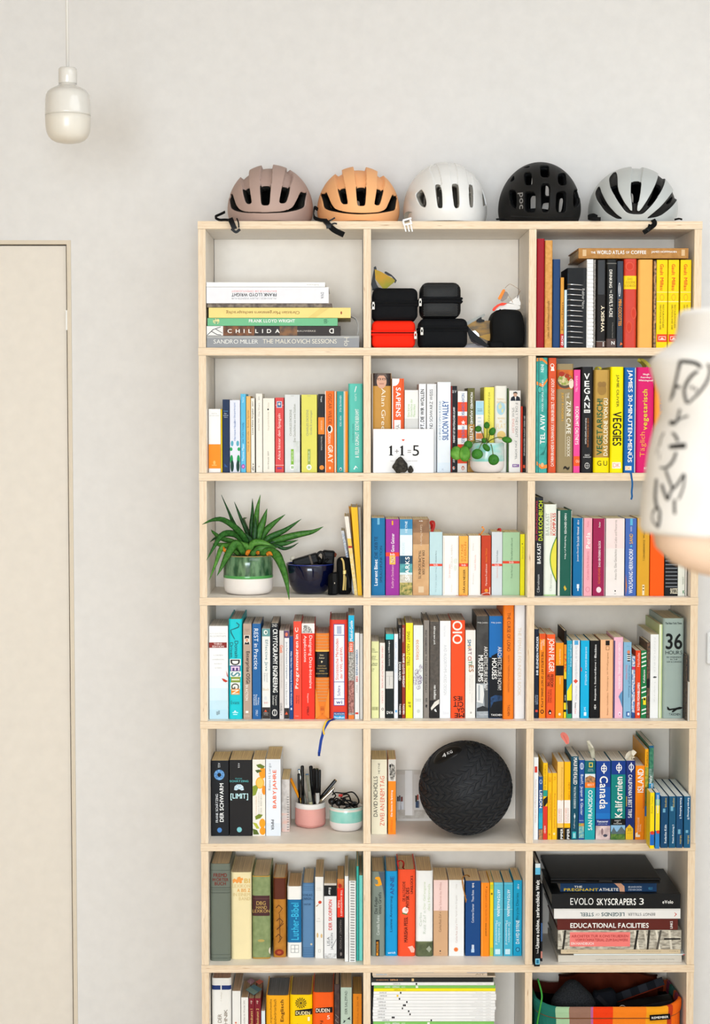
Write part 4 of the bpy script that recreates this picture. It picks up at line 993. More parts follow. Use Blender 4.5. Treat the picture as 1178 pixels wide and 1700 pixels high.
# ---- fourth row, right
cell_at(4, 3, 878, 1000, yb=756, pg='#dccbaf')
book(36, 63, 175, '#27334a', 'navy paperback with white upward title', [('IHR ELENDEN MÖRDER', 44, 60, 222, 475, 'u', '#eef1f5', 1), ('LOEWEN', 38, 46, 605, 665, 'u', '#aab4c4'), ('ERDLE', 49, 57, 605, 665, 'u', '#aab4c4')], [(40, 56, 702, 716, '#d84a3c')])
book(67, 108, 205, '#f28519', 'orange paperback with very long dark downward title', [('THE SUBTLE ART OF NOT GIVING A F*CK', 79, 92, 322, 688, 'd', '#5a2c10', 1), ('MARK', 88, 100, 243, 285, 'd', '#fbe3cf'), ('Manson', 75, 87, 250, 310, 'd', '#fbe3cf')], [(70, 108, 205, 240, '#e0521c'), ('o', 84, 713, 11, 14, '#4a2410'), ('o', 84, 713, 6, 8, '#f28519')])
book(112, 170, 210, '#ee5c24', 'red orange paperback with bold white downward title', [('JOHN PILGER', 118, 162, 235, 455, 'd', '#fbeae0', 1), ('FREEDOM', 138, 158, 470, 552, 'd', '#5a1c0c', 1), ('NEXT TIME', 118, 134, 470, 548, 'd', '#5a1c0c', 1), ('RESISTING', 136, 146, 568, 655, 'd', '#8a2c10'), ('THE EMPIRE', 122, 131, 568, 655, 'd', '#8a2c10')], [('p', [(124, 715), (134, 698), (146, 712), (142, 732), (128, 732)], '#3a1c12'), ('o', 136, 722, 5, 6, '#fbeae0'), (112, 116, 210, 756, '#c9431c')])
book(174, 225, 265, '#f59512', 'amber orange paperback with a broad black band', [('Christian Kracht', 196, 206, 305, 405, 'd', '#fbdcb0'), ('Imperium', 196, 206, 490, 535, 'd', '#fbdcb0')], [(413, 478, '#1b1718'), ('o', 198, 730, 8, 9, '#fbe3bf')])
book(228, 244, 186, '#1f1b1a', 'narrow black paperback with flame print', [('DER MARS', 231, 238, 605, 640, 'd', W_)], [(276, 330, '#f0902a'), (330, 455, '#e0481c|#f2b42c|200'), (455, 500, '#f2c82a'), (655, 756, '#f2d21e'), (700, 715, '#1f1b1a')])
book(246, 280, 250, '#2ba5c5', 'turquoise paperback with yellow triangle at its foot', [('Die guten Worte', 266, 278, 275, 420, 'd', '#d9eff5'), ('Lea Singer Marz', 254, 262, 275, 470, 'd', '#7fc8dc')], [('p', [(246, 580), (278, 525), (280, 640), (246, 700)], '#f2e224'), ('p', [(246, 640), (280, 640), (280, 725), (250, 730)], '#2c2a28'), (728, 756, '#3aa06a')])
book(284, 330, 248, '#ecebee', 'white paperback with a red orange diamond', [('Die Stadt der Träumenden Bücher', 301, 314, 285, 500, 'd', '#c4c2c8'), ('Walter Moers', 301, 312, 545, 640, 'd', '#c4c2c8'), ('Roman', 297, 307, 655, 690, 'd', '#5a4a48', 1), ('Knaus', 297, 307, 695, 728, 'd', '#dc7a70')], [(295, 320, 250, 278, '#56aadc'), ('p', [(303, 500), (318, 514), (303, 530), (288, 514)], '#e0523a')])
book(337, 392, 250, '#14afdf', 'cyan paperback with small white downward title', [('DAVE INNIS QUICKLY', 364, 375, 292, 440, 'd', '#e2f5fb'), ('A NOVELLE', 364, 375, 450, 540, 'd', '#e2f5fb'), ('547', 356, 368, 683, 710, 'd', '#e2f5fb')], [('p', [(337, 422), (343, 430), (343, 450), (337, 450)], '#d83a2c'), (356, 372, 716, 740, '#e2f5fb')])
book(398, 460, 250, '#1a191a', 'black paperback with white upward title', [('Benjamin v. Stuckrad-Barre', 425, 438, 395, 640, 'u', '#f0efed', 1), ('Blackbox', 425, 438, 275, 360, 'u', '#f0efed', 1), ('i i i', 427, 436, 362, 392, 'u', '#f0efed')], [(424, 434, 668, 675, '#d9d7d4'), (422, 436, 680, 687, '#d9d7d4'), (424, 434, 690, 697, '#d9d7d4')], depth=.13)
book(466, 547, 245, '#f2b98d', 'peach paperback with a small black square', [('Benjamin v. Stuckrad-Barre', 506, 517, 590, 735, 'u', '#a56a3c'), ('Transkript', 506, 517, 480, 580, 'u', '#a56a3c'), ('im Wolfgangsee', 506, 517, 328, 470, 'u', '#a56a3c')], [(498, 524, 250, 281, '#2c1f1a'), (500, 522, 286, 312, '#a56a3c'), (503, 519, 289, 309, '#f2b98d')])
book(552, 612, 228, '#efb7cd', 'pink paperback with outlined white letters', [('FISCHEN UNTER DEM HIMMEL', 580, 595, 262, 470, 'd', '#fbe9f1', 1), ('VERBEN', 580, 595, 480, 562, 'd', '#fbe9f1', 1)], [(552, 556, 250, 756, '#27386a'), ('p', [(612, 575), (596, 590), (582, 615), (592, 640), (612, 690)], '#5f93bd'), ('o', 589, 728, 9, 14, '#fbe3ee'), ('o', 589, 730, 4, 8, '#c27aa0')])
book(616, 667, 260, '#86b5d5', 'light blue paperback with a tiny striped figure', [('Wie gut uns doch geht', 646, 657, 410, 535, 'd', '#2f5f8c'), ('Dora Heldt', 630, 640, 410, 505, 'd', '#dc7a8c'), ('Roman', 646, 656, 545, 620, 'd', '#2f5f8c'), ('DTV', 636, 655, 284, 290, 'h', '#4a7fa8')], [('o', 648, 325, 10, 12, '#d9825c'), (640, 658, 338, 385, '#1d1f24'), (636, 660, 345, 351, W_), (638, 660, 358, 364, W_), (638, 660, 371, 377, W_), (632, 654, 713, 745, '#2d5fa0'), (640, 652, 720, 738, '#dfeaf4')])
book(670, 691, 352, '#4580c0|#e6e6ea|200', 'narrow blue and white paperback', [], [(420, 440, '#c83a6a'), (720, 756, '#2d4f8c')])
book(694, 727, 315, '#e2451e', 'red orange paperback with white upward title', [('ROTER MOHNBLUMEN', 705, 719, 525, 705, 'u', W_, 1), ('Nathalie', 705, 719, 330, 420, 'u', '#f6cfc2')], [('o', 711, 728, 8, 9, '#f6d8cc')])
book(730, 766, 315, '#207a46', 'green paperback with white zigzag stripes', [('Kuhdamm', 742, 754, 440, 525, 'u', W_, 1)], [('p', [(732, y + 10), (762, y), (762, y + 9), (732, y + 19)], '#e9f2ea') for y in (325, 350, 378, 405, 545, 575, 610, 690, 715)] + [(742, 760, 620, 668, '#f2d92a'), ('o', 751, 632, 7, 8, '#2a2826')])
book(768, 788, 262, '#3a3436|#7a5a44|150', 'dark picture-covered paperback right of the green one', [], [(500, 560, '#2a2426')])
book(791, 845, 210, '#eff0f0', 'tall white book with a tiny dark mark', [('REISEFUEHRER', 812, 822, 230, 460, 'd', '#dddede'), ('Leipzig', 812, 822, 520, 650, 'd', '#d9dada')], [('p', [(805, 490), (815, 482), (832, 486), (826, 493), (812, 494)], '#4a4a4c')], depth=.2)
book(848, 869, 145, '#c8d79c', 'tall slim lime green booklet', [], [(850, 854, 145, 756, '#e9eed6')], depth=.2)
book(873, 1010, 105, '#9fb0aa', 'very thick grey green travel hardcover with huge number', [('36', 890, 997, 203, 307, 'h', '#1b1f1e', 1), ('HOURS', 888, 996, 316, 340, 'h', '#2f3634'), ('150 WEEKENDS', 896, 990, 353, 363, 'h', '#3a413f'), ('IN THE', 920, 966, 368, 377, 'h', '#3a413f'), ('USA & CANADA', 896, 992, 383, 393, 'h', '#3a413f'), ('The New York Times', 887, 994, 130, 144, 'h', '#242827', 1), ('TASCHEN', 910, 984, 723, 738, 'h', '#1b1f1e')],
  [('p', [(897, 680), (905, 682), (915, 694), (950, 690), (978, 682), (996, 684), (999, 690), (985, 697), (965, 700), (938, 718), (926, 716), (938, 702), (912, 706), (900, 700)], '#151918')], kind='h', depth=.2, yb=757)
bk = book(1014, 1026, 345, '#6b5a4a|#2c2a30|200', 'slim stack of picture cards by the right upright', [], [], depth=.12, yb=770, name='picture_card_bundle', cat='cards')
bk = book(1028, 1042, 520, '#d9d5cd', 'short white cardboard sleeve at the right upright', [], [], depth=.12, yb=775, name='cardboard_sleeve', cat='sleeve')

# ---- fifth row, left
cell_at(5, 1, 320, 1200, yb=738, pg='#dcbf92')
book(117, 233, 247, '#242427', 'thick black paperback with a blue eye ring', [('FRANK SCHÄTZING', 145, 165, 465, 650, 'u', '#e9e9ea'), ('DER SCHWARM', 174, 201, 395, 646, 'u', W_, 1), ('ttv', 162, 178, 262, 292, 'u', '#d9d9da')], [('o', 172, 340, 34, 34, '#3f74b4|#7fb2dc|260'), ('o', 172, 340, 13, 13, '#1b1b20'), ('o', 174, 700, 15, 16, '#4f86c4')])
book(238, 382, 243, '#2a2625', 'very thick black paperback with turquoise title', [('FRANK', 276, 322, 360, 368, 'h', '#4fa5a8'), ('SCHÄTZING', 240, 362, 372, 387, 'h', '#5ab8ba', 1), ('[LIMIT]', 245, 360, 461, 505, 'h', '#c9eef0', 1), ('ttv', 293, 305, 263, 294, 'u', '#d9d9da')], [('p', [(268, 438), (272, 415), (288, 402), (312, 402), (328, 415), (333, 438), (318, 442), (300, 432), (284, 441)], '#a5c4d4|#dfeaf0|200'), ('o', 303, 697, 16, 17, '#7fc4c8')])
book(388, 471, 240, '#efe9dd', 'white paperback printed with oranges and leaves', [('DAS FLÜSTERN', 424, 434, 455, 595, 'u', '#c5bfb4'), ('DER BIENEN', 440, 450, 465, 595, 'u', '#c5bfb4'), ('Cristina Caboni', 408, 416, 480, 600, 'u', '#e2b48a')],
  [('o', 455, 328, 24, 36, '#f29a1e'), ('o', 437, 392, 28, 38, '#f7a823'), ('o', 437, 392, 22, 31, '#fbc45c'), ('o', 464, 440, 14, 30, '#f2901c'), ('o', 453, 655, 20, 30, '#f5a020'), ('o', 455, 705, 20, 26, '#f29a1e'), ('p', [(412, 275), (440, 268), (470, 285), (455, 300), (425, 292)], '#6a7a2c'), ('p', [(405, 310), (430, 305), (450, 315), (420, 328)], '#50602a'), ('p', [(388, 415), (412, 405), (425, 425), (410, 470), (390, 478)], '#8a9a34'), ('p', [(405, 610), (430, 595), (456, 600), (440, 622), (410, 632)], '#7a8a2c'), ('p', [(390, 650), (415, 655), (435, 690), (415, 690)], '#b5b83c'), ('p', [(390, 690), (418, 700), (432, 728), (395, 728)], '#5a6a2a')])
book(475, 571, 238, '#e8ebf1', 'white guide book with orange upward title', [('BABYJAHRE', 520, 551, 308, 557, 'u', '#ef6a34', 1), ('Remo H. Largo', 492, 512, 265, 440, 'u', '#8d9298'), ('PIPER', 510, 528, 632, 700, 'd', '#4a4c50', 1)], [(655, 738, '#dfe4ea')], depth=.165)
rb_ = book(578, 630, 370, '#d8cfc8|#b9aea6|60', 'clear-covered wire-bound pad leaning behind the guide book', [], [(578, 630, 590, 715, '#e2b8a8|#cfc9c4|60')], yb=712, name='wire_bound_pad', cat='notepad', depth=.13)
for i in range(14):
 zz = 0.006 + i * 0.0062
 v, f = tube([Vector((0.006 + 0.0035 * math.cos(a), 0.002 + 0.0035 * math.sin(a), zz)) for a in [PI * 2 * j / 8 for j in range(8)]], 0.0006, 5)
 add('wire_ring', v, f, M('#5a5a5c', 0.3, 0.8), rb_)

# ---- fifth row, middle
cell_at(5, 2, 600, 1200, yb=727, pg='#d8bd8c')
book(64, 165, 240, '#e9dfc4', 'cream paperback with black and red upward titles', [('DAVID NICHOLLS', 78, 104, 350, 612, 'u', '#3a352e'), ('ZWEI AN EINEM TAG', 120, 148, 348, 672, 'u', '#dd5a3c'), ('HEYNE', 107, 119, 262, 332, 'u', '#6a6356')], [])
book(173, 223, 238, '#f98819', 'orange paperback with a black and white photo', [('Die Sonne im Spätzug', 189, 204, 440, 612, 'u', W_, 1), ('KIWI Roman', 188, 202, 632, 712, 'u', '#e2651a')], [(238, 381, '#d5cfc6'), ('p', [(180, 300), (195, 262), (215, 280), (222, 330), (205, 378), (190, 372), (182, 345)], '#4a4642|#b9b2a8|220'), ('o', 186, 282, 6, 12, '#2c2826')])

# ---- fifth row, right
cell_at(5, 3, 878, 1200, yb=762, pg='#d6cfc6')
book(30, 60, 226, '#eef0f0', 'white pocket book with red square', [('Pocket World in Figures 2017 Edition', 36, 46, 372, 650, 'd', '#d5a9a4')], [(36, 53, 285, 325, '#d83c2c')])
book(63, 89, 352, '#20508d', 'blue travel guide with white LISBON lettering', [('LISBON', 67, 84, 440, 555, 'd', W_, 1)], [('o', 76, 385, 8, 14, '#dfe7f0'), ('o', 76, 385, 6, 11, '#20508d'), (556, 590, '#2c84b8'), (590, 690, '#35b0cc|#2a9ab8|60'), (695, 762, '#c9905c|#7a6a5a|200')])
book(92, 121, 262, '#f6c115', 'yellow travel book with red lower part', [('TOKIO CITYPLAN', 97, 110, 275, 440, 'd', '#a87d12'), ('LISSABON', 97, 107, 672, 720, 'u', W_, 1)], [(440, 480, '#2a9a84'), ('p', [(92, 500), (121, 478), (121, 520), (92, 560)], '#2c2a28'), (545, 762, '#d8352c')])
book(123, 149, 328, '#f8ba16', 'yellow paperback with thin orange title, left of a pair', [('Deutschland Erleben', 130, 141, 460, 632, 'u', '#d2851a'), ('228', 128, 142, 355, 385, 'd', '#d2851a')], [('o', 132, 728, 6, 7, '#d2851a')])
book(151, 182, 328, '#f9bd1c', 'yellow paperback with thin orange title, right of a pair', [('Spaziergang Schwung', 160, 171, 460, 690, 'u', '#d2851a'), ('72', 160, 172, 350, 375, 'd', '#d2851a')], [('o', 162, 724, 7, 8, '#fbe0a0')])
book(185, 226, 255, '#f5c35c', 'pale yellow paperback with white label and black foot', [('Gebrauchsanweisung', 206, 219, 290, 510, 'u', '#d29a34'), ('GEBRAUCHS', 190, 200, 560, 650, 'd', '#e28a6c'), ('ANWEISUNG', 203, 213, 560, 650, 'd', '#c9a9a0'), ('PIPER', 204, 220, 690, 758, 'u', W_, 1)], [(183, 224, 505, 655, '#f3ece6'), (181, 222, 685, 762, '#1d1b1b')])
book(230, 270, 255, '#f8b80e', 'deep yellow paperback with white label and black foot', [('NEW YORK', 254, 267, 390, 500, 'd', '#c98410'), ('GEBRAUCHS', 234, 244, 555, 650, 'd', '#e28a6c'), ('ANWEISUNG', 248, 258, 555, 650, 'd', '#c9a9a0'), ('PIPER', 246, 262, 690, 758, 'u', W_, 1)], [(228, 268, 505, 655, '#f3ece6'), (228, 268, 685, 762, '#1d1b1b')])
book(274, 322, 220, '#154b61', 'dark teal guidebook with white downward title', [('MAUI REVEALED', 289, 312, 228, 402, 'd', W_, 1), ('THE ULTIMATE GUIDEBOOK', 290, 303, 415, 560, 'd', '#cfdde2', 1), ('Doughty', 289, 299, 635, 690, 'd', '#cfdde2')], [(294, 297, 590, 630, '#cfdde2'), ('o', 296, 610, 5, 12, '#cfdde2'), (281, 305, 710, 755, '#2fb0b8'), (288, 291, 720, 750, '#dff0f2'), (296, 299, 720, 750, '#dff0f2')])
book(325, 361, 244, '#204d97', 'blue travel guide with small landscape foot', [('Banff, Jasper & Glacier', 331, 350, 337, 602, 'd', '#e6edf6'), ('National Parks', 326, 354, 634, 640, 'h', '#cfdcec')], [('o', 343, 283, 12, 22, '#e6edf6'), ('o', 343, 283, 9, 18, '#204d97'), ('p', [(341, 262), (345, 262), (345, 305), (341, 305)], '#e6edf6'), (622, 655, '#2a4a9a'), (655, 752, '#a8c4a8|#4a9ab4|150'), (655, 675, '#d88a4c|#6fb04c|200')])
book(364, 431, 248, '#20a2aa', 'teal city guide with a yellow-framed emblem', [('SAN FRANCISCO', 385, 410, 440, 700, 'u', '#eaf6f6', 1), ('NATIONAL', 385, 415, 300, 306, 'h', '#cfe6e6'), ('GEOGRAPHIC', 382, 418, 311, 316, 'h', '#cfe6e6'), ('BEST', 380, 422, 398, 412, 'h', '#fbe0c9')], [(248, 332, '#15636e'), (390, 414, 260, 290, '#f2d23a'), (394, 410, 265, 285, '#15636e'), (334, 390, '#dfe6ea'), ('p', [(366, 380), (366, 358), (395, 344), (420, 352), (430, 360), (430, 390), (366, 390)], '#c9905c|#7a5a44|200'), (390, 424, '#ef7a24')])
book(436, 531, 250, '#1c4092', 'wide blue guide with white country name reading down', [('Canada', 459, 511, 348, 562, 'd', W_, 1), ('Vancouver', 441, 514, 635, 650, 'h', '#eef2f8', 1), ('pull-out map', 450, 508, 655, 664, 'h', '#d5deec')], [(420, 520, '#1c58ac'), (520, 600, '#1d66b8'), (590, 628, '#1f74c4'), ('o', 487, 299, 19, 24, W_), ('o', 487, 299, 14, 18, '#1c4092'), (484, 490, 264, 332, W_), (472, 502, 296, 301, W_), (628, 672, '#2a3a84'), (672, 762, '#e2ccc8|#b59a9c|50'), ('o', 475, 710, 7, 22, '#8a7074'), ('o', 495, 735, 14, 9, '#4a4a5a')])
book(535, 629, 248, '#12827e', 'wide teal guide with white state name reading up', [('Kalifornien', 560, 606, 352, 618, 'u', W_, 1), ('KOMPLETT', 556, 596, 634, 642, 'h', W_), ('MIT', 570, 582, 645, 651, 'h', W_), ('KARTENPOSTER', 550, 604, 654, 661, 'h', W_)], [(248, 338, '#173a88'), ('o', 585, 293, 19, 23, W_), ('o', 585, 293, 14, 17, '#173a88'), (582, 588, 260, 328, W_), (570, 600, 291, 296, W_), (626, 668, '#1b1a1a'), (668, 710, '#8fbce0'), ('p', [(531, 720), (550, 680), (570, 715), (600, 675), (626, 705), (626, 762), (531, 762)], '#5a6a70'), (725, 762, '#3f6a34|#6f8a3c|120')])
book(632, 691, 248, '#1e3075', 'navy trips guide with a yellow arrow foot', [("CALIFORNIA'S BEST TRIPS", 646, 669, 338, 620, 'd', '#eef0f8', 1), ('35', 640, 665, 688, 706, 'h', '#8a6a12'), ('AMAZING', 636, 670, 716, 724, 'h', '#c99a20')], [('o', 665, 290, 17, 21, '#e6eaf4'), ('o', 665, 290, 12, 15, '#1e3075'), (662, 668, 260, 322, '#e6eaf4'), ('p', [(628, 762), (628, 690), (653, 662), (677, 690), (677, 762)], '#f3c42c'), (632, 636, 480, 545, '#d8b92c')])
book(694, 753, 280, '#f88c16', 'orange guide with white ISLAND lettering', [('ISLAND', 706, 744, 300, 455, 'u', W_, 1), ('STEFAN LOOSE', 705, 716, 618, 712, 'u', '#fbe3c4'), ('TRAVEL', 720, 728, 660, 712, 'u', '#fbe3c4')], [('p', [(693, 745), (693, 722), (706, 712), (708, 730), (722, 730), (722, 745)], '#fbe9d2'), (742, 748, 430, 560, '#d8641a'), (680, 684, 280, 762, '#d8641a')])
book(756, 778, 172, '#f3a918', 'tall amber and olive booklet', [('Wanderkarte', 761, 773, 190, 285, 'u', '#7a5412')], [(290, 420, '#6a8a3c|#c9b23c|120'), (545, 610, '#2d6aa8'), (420, 545, '#7a6a34|#2f5f3c|120')], depth=.19)
book(781, 812, 150, '#2c6a58|#4a8a6a|150', 'tall green outdoor guide with white title', [('Outdoor', 790, 804, 470, 550, 'u', W_, 1), ('Gästerunden', 790, 804, 398, 462, 'u', W_, 1), ('Italy', 782, 802, 345, 395, 'u', W_, 1)], [(150, 165, '#1d5a84'), (300, 400, '#8aa9a0|#3a5a4c|120'), (395, 560, '#2a9ad0'), (560, 610, '#2d6aa8'), (612, 720, '#7fc45c')], depth=.2, yb=760)
cell.last = 0
book(789, 817, 456, '#f6d912', 'small yellow and blue map nearest the tall green guide', [('Rother Touren', 795, 805, 480, 590, 'u', '#b59a1a')], [(712, 800, '#1f6ac0'), ('o', 802, 718, 13, 12, '#d8402c')], yb=800, depth=.05, free=True, sb=-0.052)
book(824, 852, 456, '#2f7fc4', 'small blue map with yellow middle', [('WANDERN BODENSEE', 833, 842, 470, 590, 'u', '#eef4fa', 1)], [(500, 540, '#8ab98a'), (540, 705, '#f3d92c'), ('o', 840, 712, 12, 11, '#d8402c')], yb=800, depth=.05, free=True, sb=-0.052)
for i, (a, b, tl) in enumerate(((859, 907, 'Radatlas Köln'), (912, 956, 'Rhein-Radweg 3'), (960, 1003, 'Rhein-Radweg 2'), (1010, 1053, 'Europa-Radweg E1'))):
 m = (a + b) / 2
 tt = [(tl, m - 2, m + 11, (665, 665, 490, 490)[i], (785, 785, 625, 630)[i], ('u', 'u', 'd', 'd')[i], '#e9f1f5', 1), ('bikeline', m, m + 12, (490, 490, 735, 735)[i], (550, 550, 790, 790)[i], ('u', 'u', 'd', 'd')[i], '#c9b45c')]
 book(a, b, 480, ('#17466c', '#1d5578', '#1a4a72', '#1f5a80')[i], ['leftmost of four small dark blue cycling guides overhanging the shelf', 'second of four small dark blue cycling guides overhanging the shelf', 'third of four small dark blue cycling guides overhanging the shelf', 'rightmost of four small dark blue cycling guides overhanging the shelf'][i], tt, [(m - 12, m + 4, (560, 545, 695, 700)[i], (585, 575, 725, 718)[i], '#6fa9c4')], yb=795, depth=.2, free=True, sb=-0.045, pg='#cfd3d0')

# ---- sixth row, left
cell_at(6, 1, 320, 1400, yb=752, pg='#d8bf9e')
book(110, 243, 135, '#6d7367', 'large grey green cloth dictionary with red lettering', [('FREMD', 135, 222, 196, 220, 'h', '#7a2f24', 1), ('WÖRTER', 125, 232, 222, 248, 'h', '#7a2f24', 1), ('BUCH', 142, 215, 252, 274, 'h', '#7a2f24', 1)], [(176, 179, '#575c52'), (184, 186, '#7c8276'), (288, 293, '#575c52'), (303, 306, '#575c52'), (321, 326, '#575c52'), (725, 728, '#575c52'), (748, 751, '#575c52')], kind='h', yb=768, depth=.2)
book(247, 381, 190, '#eddcad', 'wide cream lexicon with an orange lion', [('BI', 335, 372, 230, 260, 'h', '#dcb764', 1), ('LEXIKON', 257, 374, 268, 290, 'h', '#dcc48c', 1), ('A BIS Z', 288, 374, 296, 318, 'h', '#e2a24a', 1), ('IN EINEM', 262, 374, 324, 345, 'h', '#dcc48c', 1), ('BAND', 300, 374, 351, 372, 'h', '#dcc48c', 1)],
  [('p', [(258, 240), (270, 230), (285, 238), (292, 222), (308, 218), (312, 228), (325, 226), (328, 238), (318, 244), (320, 258), (308, 262), (300, 252), (288, 262), (276, 250), (262, 262)], '#ee9c4c')], kind='h', yb=757, depth=.17)
book(386, 504, 212, '#8b9869|#7c8a5c|60', 'worn green cloth lexicon with a maroon label', [('DBG', 414, 475, 378, 402, 'h', '#c9a45c'), ('HAND', 412, 482, 408, 428, 'h', '#c9a45c'), ('LEXIKON', 390, 500, 432, 452, 'h', '#c9a45c')], [(386, 501, 342, 474, '#4b2c2d'), (386, 501, 360, 363, '#6a4440'), ('o', 445, 635, 22, 9, '#b5a05c'), ('o', 506, 700, 12, 22, '#d5c8b4'), (212, 220, '#b58a3c'), (745, 754, '#b58a3c')], kind='h', yb=754, depth=.17)
book(523, 606, 225, '#b97b2c|#a86c24|50', 'amber leather book with dark flourishes', [], [(228, 366, '#5c2b1b'), ('o', 563, 712, 30, 21, '#8c2f1c'), ('o', 563, 712, 14, 10, '#b5522a')]
  + [('p', [(540 + dx, 420 + dy), (560 + dx, 400 + dy), (585 + dx, 425 + dy), (560 + dx, 460 + dy), (558 + dx, 456 + dy), (580 + dx, 426 + dy), (560 + dx, 406 + dy), (544 + dx, 424 + dy)], '#5a3418') for dx, dy in ((0, 0), (4, 85), (-2, 190))] + [('p', [(562, 460), (566, 460), (570, 640), (566, 640)], '#5a3418'), ('p', [(545, 560), (590, 520), (592, 524), (548, 565)], '#5a3418')], kind='h', yb=744, depth=.14)
book(615, 708, 282, '#eeebe5', 'white bible with a blue middle panel', [('Luther-Bibel', 640, 690, 388, 630, 'u', '#3cb4dc', 1)], [(368, 648, '#1c6a9c'), (638, 690, 663, 714, '#9a9a98'), (641, 662, 666, 687, '#eeebe5'), (666, 687, 666, 687, '#eeebe5'), (641, 662, 690, 711, '#eeebe5'), (666, 687, 690, 711, '#eeebe5')], kind='h', yb=745, depth=.14, pg='#cfae84')
book(712, 791, 260, '#5b82a9', 'grey blue ribbed cloth book', [('SCHLAG', 714, 778, 330, 344, 'h', '#2f4a68', 1), ('NACH', 722, 770, 352, 366, 'h', '#2f4a68', 1), ('NATUR', 724, 768, 392, 404, 'h', '#2f4a68', 1)], [(265, 268, '#47698c'), (280, 283, '#47698c'), (292, 295, '#47698c'), (305, 308, '#47698c'), (368, 371, '#47698c')] + [(y, y + 3, '#47698c') for y in range(680, 745, 11)] + [('o', 772, 658, 7, 7, '#c9bda4')], kind='h', yb=745, depth=.15)
book(796, 850, 220, '#e9e6e1', 'white novel with a tiny red flower', [('ISABEL', 806, 836, 290, 296, 'h', '#c9c3bb'), ('ALLENDE', 803, 838, 302, 308, 'h', '#c9c3bb'), ('DIE', 812, 828, 488, 494, 'h', '#c0bab2'), ('INSEL', 806, 834, 506, 512, 'h', '#c0bab2')], [('o', 828, 385, 11, 10, '#d0442a'), ('p', [(826, 392), (810, 412), (800, 412), (820, 396)], '#a8763c'), ('o', 812, 600, 6, 16, '#d8b47c'), ('o', 838, 604, 6, 14, '#d8b47c'), (818, 832, 692, 712, '#b9b3ab'), (820, 830, 694, 710, '#e9e6e1')], yb=750, depth=.17, pg='#cdb28c')
book(854, 936, 262, '#e7e5e4', 'white novel with black head band and red title', [('DER SKORPION', 884, 907, 368, 566, 'u', '#d8402c', 1), ('LISA', 874, 892, 610, 668, 'u', '#6a6a6c'), ('JACKSON', 898, 916, 585, 695, 'u', '#6a6a6c'), ('Knaur', 884, 900, 290, 336, 'd', W_, 1)], [(276, 346, '#1b1a1a'), (262, 276, '#c9c0b4'), (720, 752, '#b5b3b0|#e7e5e4|120'), ('p', [(905, 680), (935, 620), (936, 628), (908, 684)], '#9a9a9a')], yb=752, pg='#cdb28c')
book(940, 985, 232, '#262020', 'novel, orange red above and black below', [('THE HANDMAID\'S', 962, 974, 305, 475, 'd', '#fbe0d2', 1), ('TALE', 945, 957, 370, 420, 'd', '#fbe0d2', 1), ('MARGARET ATWOOD', 956, 969, 500, 690, 'd', '#8a807a')], [(232, 300, '#d8924c|#c9602c|60'), ('o', 958, 278, 12, 14, '#c02a1c'), (293, 484, '#f0351e'), ('o', 965, 722, 6, 12, '#8a807a')], yb=752, pg='#c9a578')
book(989, 1013, 215, '#e6e5e2', 'narrow white file beside the novels', [('Projektbericht', 1001, 1008, 540, 720, 'u', '#c0bfbc')], [], yb=772, depth=.2)
sp_ = book(1017, 1062, 245, '#e9e8e5', 'white wire-bound report with many rings', [], [], yb=774, depth=.2, name='wire_bound_report', cat='report')
h_ = at(*cpx(1017, 245), sp_.location.y).z - sp_.location.z
for i in range(30):
 zz = h_ * (i + 0.6) / 30
 v, f = tube([Vector((-.0045, -.0002, zz)), Vector((-.003, -.0022, zz + .0006)), Vector((.002, -.0026, zz + .0003)), Vector((.005, -.0004, zz - .0004))], 0.0007, 5)
 add('wire_ring', v, f, M('#6d6d6c', 0.35, 0.6), sp_)
book(1066, 1080, 150, '#3db3a6', 'slim teal folder near the divider', [], [], yb=765, depth=.2)
book(1083, 1107, 210, '#72d9cd', 'aqua folder touching the divider', [], [(1098, 1102, 210, 765, '#9be6dd')], yb=765, depth=.2)

# ---- sixth row, middle
cell_at(6, 2, 600, 1400, yb=735, pg='#dcbd95')
book(64, 151, 185, '#80897d', 'grey green hardcover with an orange dragon', [('Die Feder', 84, 104, 348, 460, 'u', '#3a3d38'), ('eines Greifs', 108, 128, 320, 460, 'u', '#3a3d38'), ('Cornelia Funke', 98, 116, 470, 598, 'u', '#d9ddd4'), ('DRESSLER', 96, 110, 640, 712, 'u', '#ef9a2a', 1)], [('p', [(85, 262), (95, 270), (108, 262), (104, 240), (86, 232), (92, 220), (112, 218), (130, 232), (138, 252), (130, 272), (112, 280), (92, 278)], '#f2a21c'), (92, 116, 630, 735, '#2a2624'), (96, 108, 715, 732, '#ef9a2a'), ('p', [(110, 187), (151, 187), (151, 360), (138, 290)], '#4f5a66')], kind='h', yb=737)
book(155, 234, 183, '#1794cd', 'bright blue hardcover with dark red title', [('ANNIE', 186, 212, 215, 335, 'u', '#2f4a8c'), ('Luanne Armstrong', 184, 204, 345, 578, 'u', '#1c4260'), ('anrich', 172, 220, 706, 720, 'h', '#dfeff8', 1)], kind='h', yb=735)
book(237, 350, 172, '#ee512b', 'orange red hardcover with a white rose', [('DIE ALLTÄGLICHE', 262, 284, 250, 378, 'u', '#5a1c10'), ('PHYSIK DES', 288, 310, 290, 420, 'u', '#5a1c10', 1), ('UNGLÜCKS', 316, 334, 212, 330, 'u', '#5a1c10', 1), ('MARISHA PESSL', 276, 300, 480, 645, 'u', '#5a1c10', 1)], [('o', 284, 438, 20, 22, '#f6e3dc'), ('o', 290, 434, 10, 12, '#e9b9ac'), ('p', [(266, 452), (300, 462), (296, 468), (264, 460)], '#5a7a3c'), ('p', [(300, 676), (330, 668), (346, 690), (342, 712), (322, 712), (312, 690)], '#f3b9a8')], kind='h', yb=737)
